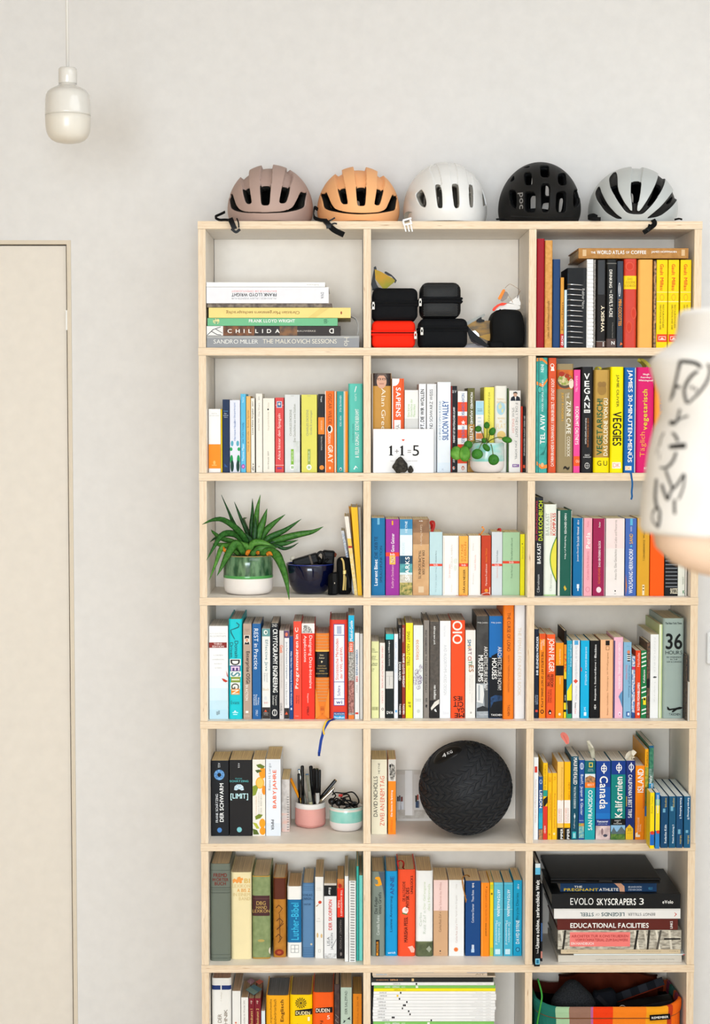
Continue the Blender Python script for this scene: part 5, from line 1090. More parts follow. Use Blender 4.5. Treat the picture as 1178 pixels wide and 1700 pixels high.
book(354, 465, 180, '#ecebe8', 'white hardcover with an olive photo foot', [('Carlos', 376, 392, 452, 540, 'u', '#c4ccbc'), ('Ruiz Zafón', 400, 418, 440, 590, 'u', '#c4ccbc'), ('Der Gefangene', 402, 420, 252, 430, 'u', '#c9d4b4'), ('des Himmels', 430, 446, 265, 440, 'u', '#c9d4b4')], [(640, 742, '#626a4a|#4a523a|40'), ('p', [(420, 690), (440, 668), (455, 690), (440, 712), (430, 700)], '#9aa08c'), (640, 645, '#8a9070')], kind='h', yb=738)
book(469, 563, 240, '#cfa47d', 'paperback, pink above and tan below', [('Der Schatten des Windes', 506, 520, 255, 436, 'u', '#c48f86'), ('Carlos Ruiz Zafón', 504, 518, 448, 578, 'u', '#8a6444')], [(240, 440, '#edccc5'), ('o', 512, 703, 4, 5, '#2a2018'), (506, 518, 720, 722, '#8a6444')])
book(569, 668, 240, '#ecebe9', 'white paperback with an orange dot', [('Carlos Ruiz Zafón', 612, 624, 528, 648, 'u', '#c9a9a0'), ('Das Spiel des Engels', 612, 624, 340, 520, 'u', '#c9c2bd'), ('S. Fischer', 612, 622, 265, 298, 'u', '#c9c2bd')], [('o', 615, 693, 14, 14, '#ee8a4a'), ('o', 615, 693, 8, 8, '#e2703a')])
book(677, 775, 245, '#184580', 'dark blue paperback with white upward title', [('Catherine Chanter', 717, 731, 395, 518, 'u', '#dfe7f0'), ('Theas Reise', 717, 731, 305, 382, 'u', '#dfe7f0'), ('btb', 720, 734, 260, 290, 'd', W_, 1)], [(714, 734, 690, 712, '#b9d0e6'), (718, 724, 662, 690, '#dfe7f0'), (726, 732, 662, 690, '#dfe7f0')])
book(779, 833, 258, '#f78a1c', 'bright orange paperback with dark small title', [('JOHN IRVING', 806, 816, 520, 605, 'u', '#6a3210', 1), ('DAS HOTEL NEW HAMPSHIRE', 806, 816, 300, 510, 'u', '#c4621a')], [(783, 786, 262, 735, '#f9a64e'), ('o', 815, 287, 3, 4, '#4a2410')], yb=737)
book(836, 859, 255, '#f8d21c', 'narrow yellow paperback between orange and aqua', [], [(840, 856, 270, 300, '#b5c83c'), ('o', 848, 330, 6, 7, '#7a6a1c'), (838, 856, 680, 730, '#b5cf4c')])
for i, (a, b, c) in enumerate(((862, 922, '#60bbd1'), (928, 986, '#49b5d3'))):
 m = (a + b) / 2
 book(a, b, 256, c, ['aqua blue paperback with white title, first of two alike', 'aqua blue paperback with white title, second of two alike'][i], [('ARTO PAASILINNA', m - 9, m + 9, 302, 478, 'd', '#e9f6fa', 1), ('Der wunderbare', m - 2, m + 12, 515, 645, 'd', '#d5eef5'), ('Massenmord', m - 20, m - 6, 505, 660, 'd', '#d5eef5')], [(430, 434, '#8fd4e4'), (264, 267, '#8fd4e4'), (m - 22, m + 10, 690, 724, '#cfeaf2'), (360, 362, '#74c8dc')], yb=736)
book(990, 1046, 241, '#1ca7d3', 'bright cyan paperback at the right end', [('DAVID BYRNE', 1005, 1028, 502, 655, 'u', '#e9f7fb', 1), ('Bicycle Diaries', 1006, 1027, 325, 500, 'u', '#14566c'), ('dtv', 1012, 1026, 265, 298, 'u', '#e9f7fb')], [('o', 1017, 693, 14, 15, '#1a5a84'), ('o', 1017, 693, 9, 10, '#4fb8dc')])

# ---- sixth row, right: one upright book and a lying pile
cell_at(6, 3, 878, 1400, pg='#c9bfb0')
book(37, 74, 132, '#1a1919', 'tall black picture book overhanging the shelf', [('Unsere schöne, zerbrechliche Welt', 44, 68, 240, 685, 'u', W_, 1), ('Taschen', 50, 60, 690, 720, 'u', W_)], [(40, 74, 160, 205, '#5fb2d4'), (40, 70, 752, 790, '#7fc4dc'), (46, 62, 760, 784, '#1f6a8c'), (40, 74, 132, 160, '#cfd9dc')], yb=813, sb=-0.012, kind='h', depth=.24)
book(77, 89, 262, '#2a2a2e', 'slim dark magazine behind the tall black book', [], [(520, 640, '#3f5f8c'), (705, 750, '#d88a7a')], yb=770, depth=.2)
stk.z = floor_z(6)
flat_book(188, 993, 745, 789, '#cfc8bc', 'grey beige book lowest of the lying pile', [('Spielstrasse in Bildungsbau', 720, 945, 766, 774, 'f', '#8f877b'), ('Innenhöfe Kindergärten und Schulen im Vergleich', 432, 705, 768, 776, 'f', '#8f877b')], kind='p', sb=.02, depth=.23)
flat_book(290, 1024, 738, 743, '#e6ecec', 'thin white folder with a red corner in the pile', [], [(1002, 1024, 737, 744, '#d81a1c')], sb=.02, depth=.2)
flat_book(207, 985, 710, 737, '#d2bfa0', 'thin tan magazine in the lying pile', [('Archiv 12', 243, 318, 717, 725, 'f', '#9a8a70'), ('Zeitschrift Bauwelt', 630, 860, 718, 725, 'f', '#a5957c'), ('Heft', 912, 968, 717, 724, 'f', '#9a8a70')], sb=.02, depth=.2)
flat_book(187, 990, 584, 709, '#8d8679|#cdc6b6|60|1,1,3', 'thick straw-patterned handbook with a coral label', [('ARCHITEKTUR KONSTRUIEREN', 275, 645, 613, 631, 'h', '#c4504c', 1), ('VOM ROHMATERIAL ZUM BAUWERK', 300, 645, 638, 656, 'h', '#c4504c', 1), ('EIN HANDBUCH', 272, 420, 662, 679, 'h', '#f8e4de', 1)],
   [(265, 657, 597, 690, '#f0807a')] + [('p', [(x, 584), (x + 14, 584), (x + 14 + dx, 709), (x + dx, 709)], c) for x, dx, c in ((200, 20, '#d9d2c2'), (228, -15, '#4a453d'), (680, 25, '#e3dccc'), (700, -20, '#3a362f'), (745, 18, '#d9d2c2'), (775, -12, '#4a453d'), (820, 22, '#e3dccc'), (850, -24, '#57524a'), (905, 14, '#d9d2c2'))] + [(878, 985, 636, 645, '#2a2722')], sb=.02, kind='h', depth=.22)
flat_book(183, 968, 508, 582, '#5f2721', 'dark red brown book with white title in the pile', [('EDUCATIONAL FACILITIES', 268, 778, 537, 569, 'h', W_, 1), ('LINKS', 918, 934, 525, 573, 'u', W_, 1)], sb=.02, kind='h', depth=.21)
flat_book(162, 985, 432, 499, '#e9e7e4', 'white book with upside-down title in the pile', [('LEGENDS', 470, 620, 458, 482, 'f', '#4a6468', 1), ('OF', 432, 458, 463, 478, 'f', '#9a9a98'), ('STEEL', 332, 420, 459, 483, 'f', '#4a6468', 1), ('BENGT STILLER', 643, 820, 461, 479, 'f', '#5a5a5a')], [('p', [(948, 458), (962, 470), (948, 484), (944, 484), (955, 470), (944, 458)], '#d0402c')], sb=.016, kind='h', depth=.22)
flat_book(148, 985, 334, 429, '#252526', 'thick black book with EVOLO lettering in the pile', [('EVOLO', 268, 418, 360, 404, 'h', '#ecebe8'), ('SKYSCRAPERS', 440, 695, 362, 406, 'h', W_, 1), ('3', 717, 746, 361, 403, 'h', W_), ('eVolo', 868, 938, 374, 396, 'h', W_, 1)], sb=.012, kind='h', depth=.235)
flat_book(203, 830, 262, 326, '#15375e', 'navy paperback with yellow title under the laptop', [('THE', 293, 345, 287, 299, 'h', W_, 1), ('PREGNANT', 226, 450, 303, 321, 'h', '#d8b92c', 1), ('ATHLETE', 456, 580, 302, 320, 'h', '#f3efe4', 1), ('BRANDI DION', 646, 732, 289, 300, 'h', '#cfd9e4'), ('STEVEN DION', 646, 732, 307, 318, 'h', '#cfd9e4'), ('VELO', 775, 803, 296, 312, 'h', '#4aa0c8')], [('p', [(538, 262), (560, 275), (585, 300), (590, 325), (622, 325), (620, 290), (595, 268)], '#d8a284')], sb=.03, depth=.15)
laptop_z = stk.z

# ---- bottom row, left
cell_at(7, 1, 320, 1600, sb=0.045, pg='#c9b39b')
book(123, 250, 95, '#eae6df', 'wide white technical book with a navy stripe', [('DER', 163, 187, 328, 384, 'u', '#8a7a68'), ('TECHNIK', 203, 226, 297, 480, 'u', '#8a7a68'), ('7. Auflage', 180, 192, 185, 245, 'u', '#c9c0b2')], [(142, 170, '#23366e'), (180, 188, 140, 172, '#eae6df')], kind='h', pg='#c4a08c')
book(256, 310, 178, '#e9e6e0', 'plain white paperback, second from the left', [], [('o', 280, 385, 6, 6, '#e07a5c')], pg='#b59a80')
book(314, 360, 220, '#ebe7e1', 'white paperback with thin grey upward title', [('Die Deutschen im Wandel 2013', 329, 340, 240, 440, 'u', '#8f8983')], pg='#a58a6c')
book(363, 400, 226, '#7e202b', 'maroon paperback with gold title, left of a pair', [('Baukunst 1', 374, 390, 295, 400, 'u', '#e2c078'), ('dtv', 376, 388, 240, 262, 'd', '#e9d9c2')], pg='#a58a6c')
book(402, 442, 226, '#7c1f2a', 'maroon paperback with gold title, right of a pair', [('Baukunst 2', 413, 429, 292, 398, 'u', '#e2c078'), ('dtv', 415, 427, 240, 262, 'd', '#e9d9c2')], pg='#a58a6c')
book(446, 470, 308, '#d9e2e6', 'narrow pale blue white booklet')
book(477, 628, 208, '#f3aa1e', 'thick yellow orange dictionary', [('Langenscheidts', 500, 518, 232, 400, 'u', '#7a4a12'), ('Handwörterbuch', 526, 544, 232, 410, 'u', '#7a4a12'), ('Englisch', 570, 598, 235, 378, 'u', '#5a320c', 1)], kind='h', pg='#6f7072', depth=.15)
book(632, 778, 204, '#f7ca04', 'thick yellow DUDEN volume with seed emblem', [('DUDEN', 671, 764, 309, 332, 'h', '#f7e7b0', 1), ('1', 748, 762, 346, 372, 'h', '#fbf0c4', 1), ('Rechtschreibung', 680, 730, 390, 460, 'h', '#3a2f0c')], [('p', [(666, 305), (778, 292), (778, 330), (666, 340)], '#1d1812')] + [('p', [(704 + math.cos(a) * r0, 256 + math.sin(a) * r0 * .95) for r0, a in ((12, t), (36, t - .1), (38, t + .12), (12, t + .2))], '#5a4a14') for t in [i * 2 * PI / 14 for i in range(14)]] + [('o', 704, 256, 8, 8, '#5a4a14')], kind='h', pg='#95806a', depth=.15)
book(781, 918, 188, '#f05c18', 'thick orange red DUDEN volume', [('DUDEN', 802, 892, 292, 316, 'h', '#fbe3cf', 1), ('5', 874, 892, 336, 362, 'h', '#fbd9c4', 1), ('Fremd', 828, 848, 372, 460, 'd', '#3a1c0c')], [('p', [(798, 290), (910, 282), (910, 318), (798, 322)], '#1d1512')], kind='h', pg='#8f7c68', depth=.15)
book(922, 956, 135, '#3b302f|#52403c|60', 'dark brown book beside the orange dictionary', [], [('p', [(930, 330), (950, 350), (930, 365), (950, 388), (946, 388), (926, 366), (945, 351), (928, 334)], '#8a807a')], kind='h')
book(963, 1035, 155, '#b7c8b8', 'sage green novel with black swallows', [('DER SALZPFAD', 990, 1006, 178, 328, 'u', '#3c463c')], [('p', [(985, 385), (1000, 368), (990, 372), (980, 364), (985, 374), (978, 385)], '#23282a'), ('p', [(1003, 362), (1025, 345), (1022, 358), (1028, 368), (1014, 362)], '#23282a')], pg='#c4a882')
book(1043, 1100, 197, '#e3871c', 'orange paperback at the right end of the bottom row', [('Die Frau des Zeit', 1068, 1079, 245, 390, 'u', '#b5621a'), ('dtv', 1068, 1080, 215, 236, 'd', '#7a3c10')], pg='#b58c50')

# ---- bottom row, middle: pile of magazines
cell_at(7, 2, 600, 1600, pg='#e6e3df')
mags = [(70, 818, 62, 92, '#dac5af'), (74, 872, 92, 100, '#cdbda9'), (66, 856, 101, 130, '#1d1b1a'), (66, 862, 133, 152, '#e8e6e2'), (80, 870, 155, 172, '#7cbd5c'), (80, 872, 172, 190, '#f6e018'),
  (78, 872, 191, 207, '#efedeb'), (78, 876, 208, 227, '#edebe9'), (76, 876, 228, 245, '#efedeb'), (76, 870, 246, 266, '#eeeceb'), (76, 870, 267, 286, '#eceae8'), (74, 874, 287, 304, '#efedec'),
  (72, 868, 305, 322, '#eeeceb'), (74, 866, 323, 342, '#eceae9'), (72, 866, 343, 361, '#efeeec'), (74, 866, 362, 377, '#edebea'), (76, 862, 379, 399, '#7cbd5c')]
ml = ['tan magazine with blue corners topmost of the magazine pile', 'thin beige magazine second from the pile top', 'black magazine in the magazine pile', 'white magazine directly under the black one',
  'upper green magazine in the pile', 'bright yellow magazine in the pile']
wl = ['first', 'second', 'third', 'fourth', 'fifth', 'sixth', 'seventh', 'eighth', 'ninth', 'tenth']
blk = [None, [(328, 342)], None, [(352, 362)], None, None, [(250, 259)], [(228, 240)], [(242, 251)], [(290, 299)], [(269, 278), (279, 288)], [(262, 270)], [(302, 311)], [(311, 320)], [(196, 205), (206, 215)], [(449, 458)], None]
yb_ = 399
zfl = floor_z(7)
h_seen = at(*cpx(460, 399), .012).z - zfl
n_low = 10
ORD = ['lowest', 'second lowest', 'third lowest', 'fourth lowest', 'fifth lowest', 'sixth lowest', 'seventh lowest', 'eighth lowest', 'ninth lowest', 'tenth lowest']
stk.z = zfl
for i in range(n_low):
 jit = random.uniform(-4, 4)
 tk = h_seen / n_low
 a, b = at(*cpx(74 + jit, 0), .012), at(*cpx(866 + jit, 0), .012)
 m = empty('magazine', ((a.x + b.x) / 2, .012, stk.z), '%s magazine of the pile, white, close to the bottom board' % ORD[i], 'magazine', 'magazines piled in the bottom row')
 L_ = b.x - a.x
 v, f = c_cover(tk - .0003, L_, .21, .0005, 0)
 add('cover', [(z - L_ / 2, y, -x + tk / 2) for x, y, z in v], f, M('#eeeceb', .35), m)
 g = G()
 g.box(-L_ / 2 + .0006, L_ / 2 - .0006, .0012, .2094, .0007, tk - .0009, pages_mat('#e6e3df', 'z'))
 g.build('page_block', m)
 stk.z += tk
for i in range(len(mags) - 1, -1, -1):
 x0, x1, y0, y1, c = mags[i]
 lab = ml[i] if i < 6 else ('lower green magazine in the pile' if i == 16 else '%s white magazine below the yellow one' % wl[i - 6])
 ym = (y0 + y1) / 2
 bands = []
 texts = []
 if 6 <= i <= 15 or i == 3:
  off = (115, 118, 98, 110, 110, 115, 105, 105, 105, 135)[max(0, i - 6)] + (90 if i == 3 else 0)
  texts = [('BYGLBO' if i % 2 else 'BYGLHO', off, off + 45, ym - 4, ym + 4, 'f', '#8a8683', 1), ('Wohnen mit Kindern', 700 + (i * 37) % 60, 790, ym - 3, ym + 3, 'f', '#cdc9c6'), ('Heft', 808, 840, ym - 3, ym + 3, 'f', '#c4c0bd')]
 elif i in (4, 16):
  texts = [('MAXHO', 150, 185, ym - 5, ym + 5, 'f', '#e2f0d8', 1), ('HYGLBO', 200, 245, ym - 5, ym + 5, 'f', W_, 1), ('2019', 260, 285, ym - 5, ym + 5, 'f', '#cfe6c0')]
  bands = [(352, 368, ym - 7, ym + 7, '#e9f2e0')] if i == 4 else [(428, 444, ym - 7, ym + 8, '#e9f2e0')]
 elif i == 5:
  texts = [('HYGLBO', 210, 252, ym - 5, ym + 5, 'f', '#a5921a', 1), ('2018', 262, 290, ym - 4, ym + 4, 'f', '#c9b41c')]
 elif i == 2:
  texts = [('THALHOFER DE', 95, 175, ym - 4, ym + 4, 'f', '#c98a5c'), ('BYGLBO', 186, 236, ym - 5, ym + 5, 'f', '#e9a870', 1), ('12345', 245, 270, ym - 4, ym + 4, 'f', '#8a5a3a')]
  bands = [(326, 341, ym - 9, ym + 8, '#d8b47c')]
 elif i == 0:
  texts = [('BAUWELTEN', 95, 165, 79, 87, 'h', '#8fb5d0', 1), ('HÄUSER UND GARTEN', 175, 330, 79, 87, 'h', '#b5a08a', 1), ('AIT', 740, 800, 77, 86, 'h', '#8a7a68')]
  bands = [('p', [(310, 58), (470, 58), (470, 71), (345, 71)], '#2d6fae'), ('p', [(650, 58), (818, 58), (818, 72), (690, 72)], '#2d6fae'), (105, 215, 57, 62, '#5a4a40')]
 if blk[i] and i not in (1,):
  bands = bands + [(p, q, ym - 6, ym + 6, '#f2c21a' if i == 7 else '#1c1a1a') for p, q in blk[i]]
 flat_book(x0, x1, y0, y1, c, lab, texts, bands, sb=.012, depth=.21 if i else .19, name='magazine', cat='magazine', group='magazines piled in the bottom row', rough=.3)

# ------------------------------------------------------------------ helmets
def round_poly(p, it=2):
 """Corner cutting: traced outlines become smooth."""
 for _ in range(it):
  q = []
  n = len(p)
  for i in range(n):
   a, b = p[i], p[(i + 1) % n]
   q.append((a[0] * .8 + b[0] * .2, a[1] * .8 + b[1] * .2))
   q.append((a[0] * .2 + b[0] * .8, a[1] * .2 + b[1] * .8))
  p = q
 return p

def helmet(ox, oy, sc, xl, xr, yt, yb, label, shell_m, liner_m, holes, recess=(), dark=(), dark_m=None, thick=0.0035, liner_t=0.016,
   recess_d=0.005, length=0.135, yc=0.128, rear=True, half=0.25, rot=0.0, rec_m=None, liner_gap=0.0015, NA=208, NP=72):
 def px(p):
  return ox + p[0] / sc, oy + p[1] / sc
 YF = 0.05
 A, B_ = at(*px((xl, yb)), YF), at(*px((xr, yb)), YF)
 cx, a = (A.x + B_.x) / 2, (B_.x - A.x) / 2
 H = at(*px((0, yt)), yc).z - ZT
 root = empty('bike_helmet', (cx, yc, ZT + 0.0018), label, 'helmet', 'bicycle helmets on top of the bookcase')
 def loc(p):
  Y = YF
  for _ in range(3):
   q = at(*px(p), Y)
   x, z = q.x - cx, q.z - ZT
   zz = (z - half * H) / (((1 - half) if z > half * H else 0.54) * H)
   r = 1 - zz * zz - (x / a) ** 2
   Y = yc - length * math.sqrt(max(r, 0.0))
  return (x, z)
 hs = [round_poly([loc(p) for p in h]) for h in holes]
 rs = [round_poly([loc(p) for p in h], 1) for h in recess]
 ds = [round_poly([loc(p) for p in h]) for h in dark]
 zc, c = half * H, (1 - half) * H
 bz = 0.54 * H if half > 0.2 else half * H * 2.2
 phi0 = -math.asin(min(0.95, zc / bz))
 def surf(x, z, sgn):
  """depth of the dome over a frontal point"""
  zz = (z - zc) / (c if z > zc else bz)
  r = 1 - zz * zz - (x / a) ** 2
  return sgn * length * math.sqrt(max(r, 0.0))
 V = []
 for j in range(NP + 1):
  ph = phi0 + (PI / 2 - phi0) * j / NP
  z = max(0.0, zc + (c if ph > 0 else bz) * math.sin(ph))
  rr = math.cos(ph)
  for k in range(NA):
   t = 2 * PI * k / NA
   V.append((a * rr * math.sin(t), -length * rr * math.cos(t), z))
 rim0 = V[:NA]
 V = np.array(V)
 T_ = []
 for j in range(NP):
  for k in range(NA):
   q = (j * NA + k, j * NA + (k + 1) % NA, (j + 1) * NA + (k + 1) % NA, (j + 1) * NA + k)
   T_ += [(q[0], q[1], q[2]), (q[0], q[2], q[3])] if (j + k) % 2 else [(q[0], q[1], q[3]), (q[1], q[2], q[3])]

 def sdf(P, polys, mirror=True, front_only=False):
  """Signed distance (negative inside) to the union of frontal outlines."""
  X, Y, Z = P[:, 0].copy(), P[:, 1], P[:, 2].copy()
  if mirror:
   back = Y > 0
   X = np.where(back, -X * 1.08, X)
   Z = np.where(back, Z * 1.02 - 0.004, Z)
  out = np.full(len(P), 1.0)
  for h in polys:
   h = np.array(h)
   n = len(h)
   d2 = np.full(len(P), 1e9)
   ins = np.zeros(len(P), bool)
   for i in range(n):
    ax, az = h[i]
    bx, bz_ = h[(i + 1) % n]
    dx, dz = bx - ax, bz_ - az
    L2 = dx * dx + dz * dz + 1e-15
    t = np.clip(((X - ax) * dx + (Z - az) * dz) / L2, 0, 1)
    d2 = np.minimum(d2, (ax + t * dx - X) ** 2 + (az + t * dz - Z) ** 2)
    cr_ = (az > Z) != (bz_ > Z)
    with np.errstate(divide='ignore', invalid='ignore'):
     xi = (bx - ax) * (Z - az) / (bz_ - az if bz_ != az else 1e-15) + ax
    ins ^= cr_ & (X < xi)
   d = np.sqrt(d2) * np.where(ins, -1, 1)
   out = np.minimum(out, d)
  if front_only:
   out = np.where(Y > 0.012, np.maximum(out, 0.01), out)
  return out

 def cut(P, T, S, tags, keep_inside):
  """Split triangles along S = 0; returns new arrays and tags (1 inside)."""
  P = [tuple(p) for p in P]
  S = list(S)
  cache = {}
  def mid(i, j):
   k = (i, j) if i < j else (j, i)
   if k not in cache:
    t = S[k[0]] / (S[k[0]] - S[k[1]])
    p, q = P[k[0]], P[k[1]]
    P.append(tuple(p[m] + (q[m] - p[m]) * t for m in range(3)))
    S.append(0.0)
    cache[k] = len(P) - 1
   return cache[k]
  NT, NG = [], []
  for tri, tg in zip(T, tags):
   neg = [S[i] < 0 for i in tri]
   k = sum(neg)
   if k == 0:
    NT.append(tri); NG.append(tg)
   elif k == 3:
    if keep_inside:
     NT.append(tri); NG.append(1)
   else:
    odd = neg.index(k == 1)
    i0, i1, i2 = tri[odd], tri[(odd + 1) % 3], tri[(odd + 2) % 3]
    m1, m2 = mid(i0, i1), mid(i0, i2)
    one = (i0, m1, m2)
    two = [(m1, i1, i2), (m1, i2, m2)]
    if k == 1:
     ins_, out_ = [one], two
    else:
     ins_, out_ = two, [one]
    for q in out_:
     NT.append(q); NG.append(tg)
    if keep_inside:
     for q in ins_:
      NT.append(q); NG.append(1)
  return np.array(P), NT, NG

 tags = [0] * len(T_)
 V, T_, tags = cut(V, T_, sdf(V, hs), tags, False)
 if rs:
  for lvl in (0.0, 0.0016):
   tg0 = tags
   S = sdf(V, rs, False) + lvl
   V, T_, _ = cut(V, T_, S, [0] * len(T_), True)
   tags = [0] * len(T_)
 if ds:
  V, T_, tags = cut(V, T_, sdf(V, ds, False, True), [0] * len(T_), True)
 sink = np.zeros(len(V))
 if rs:
  sink = np.maximum(sink, recess_d * np.clip(-sdf(V, rs, False) / 0.0016, 0, 1))
 if ds:
  sink = np.maximum(sink, recess_d * np.clip(-sdf(V, ds, False, True) / 0.002, 0, 1))
 V2 = []
 for (x, y, z), s_ in zip(V, sink):
  f_ = 1 - s_ / 0.10
  V2.append((x * f_, y * f_, zc + (z - zc) * f_ if z > 0.012 else z))
 ki = sorted({i for f in T_ for i in f})
 mp = {o: n for n, o in enumerate(ki)}
 FF = [tuple(mp[i] for i in f) for f in T_]
 mats = [shell_m] + ([dark_m] if dark_m else [])
 mid_ = tags if dark_m else [0] * len(FF)
 sh = add('shell', [V2[i] for i in ki], FF, mats, root, mid_, True)
 so = sh.modifiers.new('thickness', 'SOLIDIFY')
 so.thickness = thick
 so.offset = -1
 # foam liner: the same dome a little smaller, thicker, with the same vents
 Vl = [[V2[i][0] * 0.955, V2[i][1] * 0.955, max(0.006, zc + (V2[i][2] - zc) * 0.955)] for i in ki]
 ln = add('foam_liner', Vl, FF, liner_m, root, None, True)
 so = ln.modifiers.new('thickness', 'SOLIDIFY')
 so.thickness = liner_t
 so.offset = -1
 # rim trim round the bottom edge
 pts = [Vector((rim0[k][0] * .985, rim0[k][1] * .985, 0.0024)) for k in range(0, NA, 2)]
 pts.append(pts[0])
 v, f = tube(pts, 0.002, 6, False)
 add('rim_trim', v, f, liner_m, root, smooth=True)
 # fit cradle inside the back
 v, f = ribbon([Vector((a * .72 * math.sin(t), length * .72 * math.cos(t) * .9, 0.03 + 0.012 * math.cos(2 * t))) for t in [(-1.9 + 3.8 * i / 24) for i in range(25)]], 0.02, 0.002, Vector((0, 0, 1)))
 add('fit_cradle', v, f, M('#1b1b1c', 0.5), root)
 return root, cx, H, a

def strap(root, pts, w, mat, Y0, name='strap', thick=0.0016, side=Vector((1, 0, 0)), n=16):
 """pts: (px, py, Y) picture points with depth."""
 P = []
 for p in pts:
  q = at(p[0], p[1], p[2])
  P.append(Vector((q.x - root.location.x, q.y - root.location.y, q.z - root.location.z)))
 v, f = ribbon(spline(P, n), w, thick, side)
 return add(name, v, f, mat, root)

black_foam = M('#17181a', 0.75, bump=0.4, bscale=900)
strap_m = M('#131314', 0.7, bump=0.5, bscale=1500)
buckle_m = M('#1a1a1b', 0.35)

def cr(ox, oy, sc):
 return lambda X, Y, D: (ox + X / sc, oy + Y / sc, D)

SC = 1178 / 160
liner_olive = M('#2b2a26', 0.8, bump=0.4, bscale=900)
# mauve helmet
h1, hx, hh, ha = helmet(365, 265, SC, 68, 1130, 76, 750, 'matte mauve brown bike helmet, leftmost on the bookcase top', M('#b89d92', 0.55, bump=0.05, bscale=900), liner_olive,
 [[(262, 345), (355, 318), (372, 420), (388, 530), (375, 552), (330, 552), (305, 530), (278, 440)],
  [(482, 297), (626, 293), (616, 420), (608, 545), (590, 570), (520, 570), (500, 548), (490, 430)],
  [(765, 303), (868, 322), (850, 420), (820, 520), (790, 545), (738, 545), (722, 525), (738, 440)],
  [(104, 440), (122, 428), (150, 418), (165, 460), (195, 560), (240, 622), (320, 650), (550, 655), (760, 645), (880, 602), (930, 520), (990, 390), (1040, 418), (1075, 395), (1052, 500), (1042, 590), (960, 628), (800, 662), (550, 672), (300, 665), (180, 640), (122, 605), (108, 520)],
  [(1030, 288), (1042, 292), (1085, 385), (1068, 380)]],
 recess=[[(512, 40), (655, 40), (640, 180), (628, 330), (482, 330), (486, 180)], [(268, 372), (360, 345), (350, 200), (370, 80), (255, 165), (245, 220)], [(762, 330), (862, 350), (912, 190), (815, 90), (790, 190)]], recess_d=0.009)
c1 = cr(365, 265, SC)
strap(h1, [c1(60, 640, .05)[:2] + (.02,), c1(10, 665, .03), c1(-60, 700, .01), c1(-10, 735, -.002), c1(60, 735, -.004), c1(120, 740, -.006)], 0.006, strap_m, 0, side=Vector((0, 0, 1)))
strap(h1, [c1(125, 720, -.006), c1(150, 780, -.009), c1(180, 850, -.010)], 0.012, buckle_m, 0, 'buckle', 0.006)
strap(h1, [c1(205, 720, -.005), c1(225, 770, -.008), c1(230, 830, -.009)], 0.003, buckle_m, 0, 'buckle_prong', 0.004)
strap(h1, [c1(140, 845, -.010), c1(195, 885, -.010), c1(245, 850, -.010)], 0.006, buckle_m, 0, 'buckle_end', 0.006, Vector((0, 0, 1)))
# orange helmet
h2, *_ = helmet(515, 265, SC, 75, 1100, 99, 750, 'matte apricot orange bike helmet, second from the left', M('#fbb880', 0.55, bump=0.05, bscale=900), liner_olive,
 [[(318, 342), (422, 320), (440, 430), (458, 545), (445, 555), (395, 555), (368, 530), (345, 450)],
  [(552, 317), (688, 314), (682, 440), (672, 560), (655, 577), (590, 577), (572, 560), (560, 440)],
  [(815, 330), (908, 355), (890, 440), (860, 545), (840, 570), (795, 568), (780, 550), (800, 440)],
  [(108, 410), (150, 432), (192, 395), (215, 450), (260, 560), (310, 620), (450, 655), (640, 665), (830, 655), (920, 620), (960, 530), (1008, 420), (1036, 458), (1070, 440), (1058, 560), (1046, 630), (960, 650), (820, 674), (600, 687), (400, 672), (220, 637), (155, 602), (138, 510)],
  [(165, 308), (172, 325), (128, 400), (118, 395)]],
 recess=[[(288, 190), (378, 90), (400, 220), (426, 350), (322, 370), (300, 270)], [(518, 60), (675, 60), (688, 200), (687, 345), (554, 345), (536, 200)], [(822, 120), (905, 205), (920, 280), (904, 380), (813, 360), (815, 250)]], recess_d=0.009)
c2 = cr(515, 265, SC)
strap(h2, [c2(90, 610, .03), c2(50, 590, .02), c2(45, 700, .006), c2(110, 735, -.003), c2(200, 745, -.006)], 0.008, strap_m, 0, side=Vector((0, 0, 1)))
strap(h2, [c2(175, 745, -.007), c2(215, 790, -.010), c2(225, 840, -.010)], 0.011, buckle_m, 0, 'buckle', 0.007)
strap(h2, [c2(215, 790, -.008), c2(290, 860, -.010), c2(410, 920, -.011)], 0.013, strap_m, 0, 'strap_tail', 0.0022, Vector((1, 0, .9)))
strap(h2, [c2(210, 760, -.009), c2(260, 735, -.010), c2(300, 710, -.010)], 0.0035, buckle_m, 0, 'buckle_prong', 0.003, Vector((0, 0, 1)))
strap(h2, [c2(240, 800, -.009), c2(290, 780, -.010), c2(325, 785, -.010)], 0.0035, buckle_m, 0, 'buckle_prong', 0.003, Vector((0, 0, 1)))
# white helmet
h3, *_ = helmet(660, 265, SC, 75, 1118, 43, 750, 'glossy white bike helmet in the middle of the five', M('#eceae7', 0.25, coat=0.4), M('#8d877d', 0.7),
 [[(208, 430), (285, 362), (325, 430), (355, 550), (330, 603), (270, 570), (235, 500)],
  [(448, 300), (515, 303), (540, 400), (548, 590), (535, 605), (485, 600), (468, 480)],
  [(655, 295), (740, 292), (750, 400), (757, 600), (690, 608), (670, 450)],
  [(865, 308), (925, 302), (930, 590), (900, 598), (880, 590), (870, 450)],
  [(1030, 345), (1060, 370), (1104, 480), (1092, 560), (1040, 590), (1034, 480)]],
 recess=[[(372, 110), (450, 30), (520, 180), (545, 330), (452, 330), (415, 200)], [(600, 20), (680, 20), (725, 120), (742, 325), (658, 325), (635, 180)], [(800, 60), (880, 90), (910, 190), (925, 335), (866, 340), (840, 200)]], recess_d=0.0016, half=0.22, liner_t=0.012)
c3 = cr(660, 265, SC)
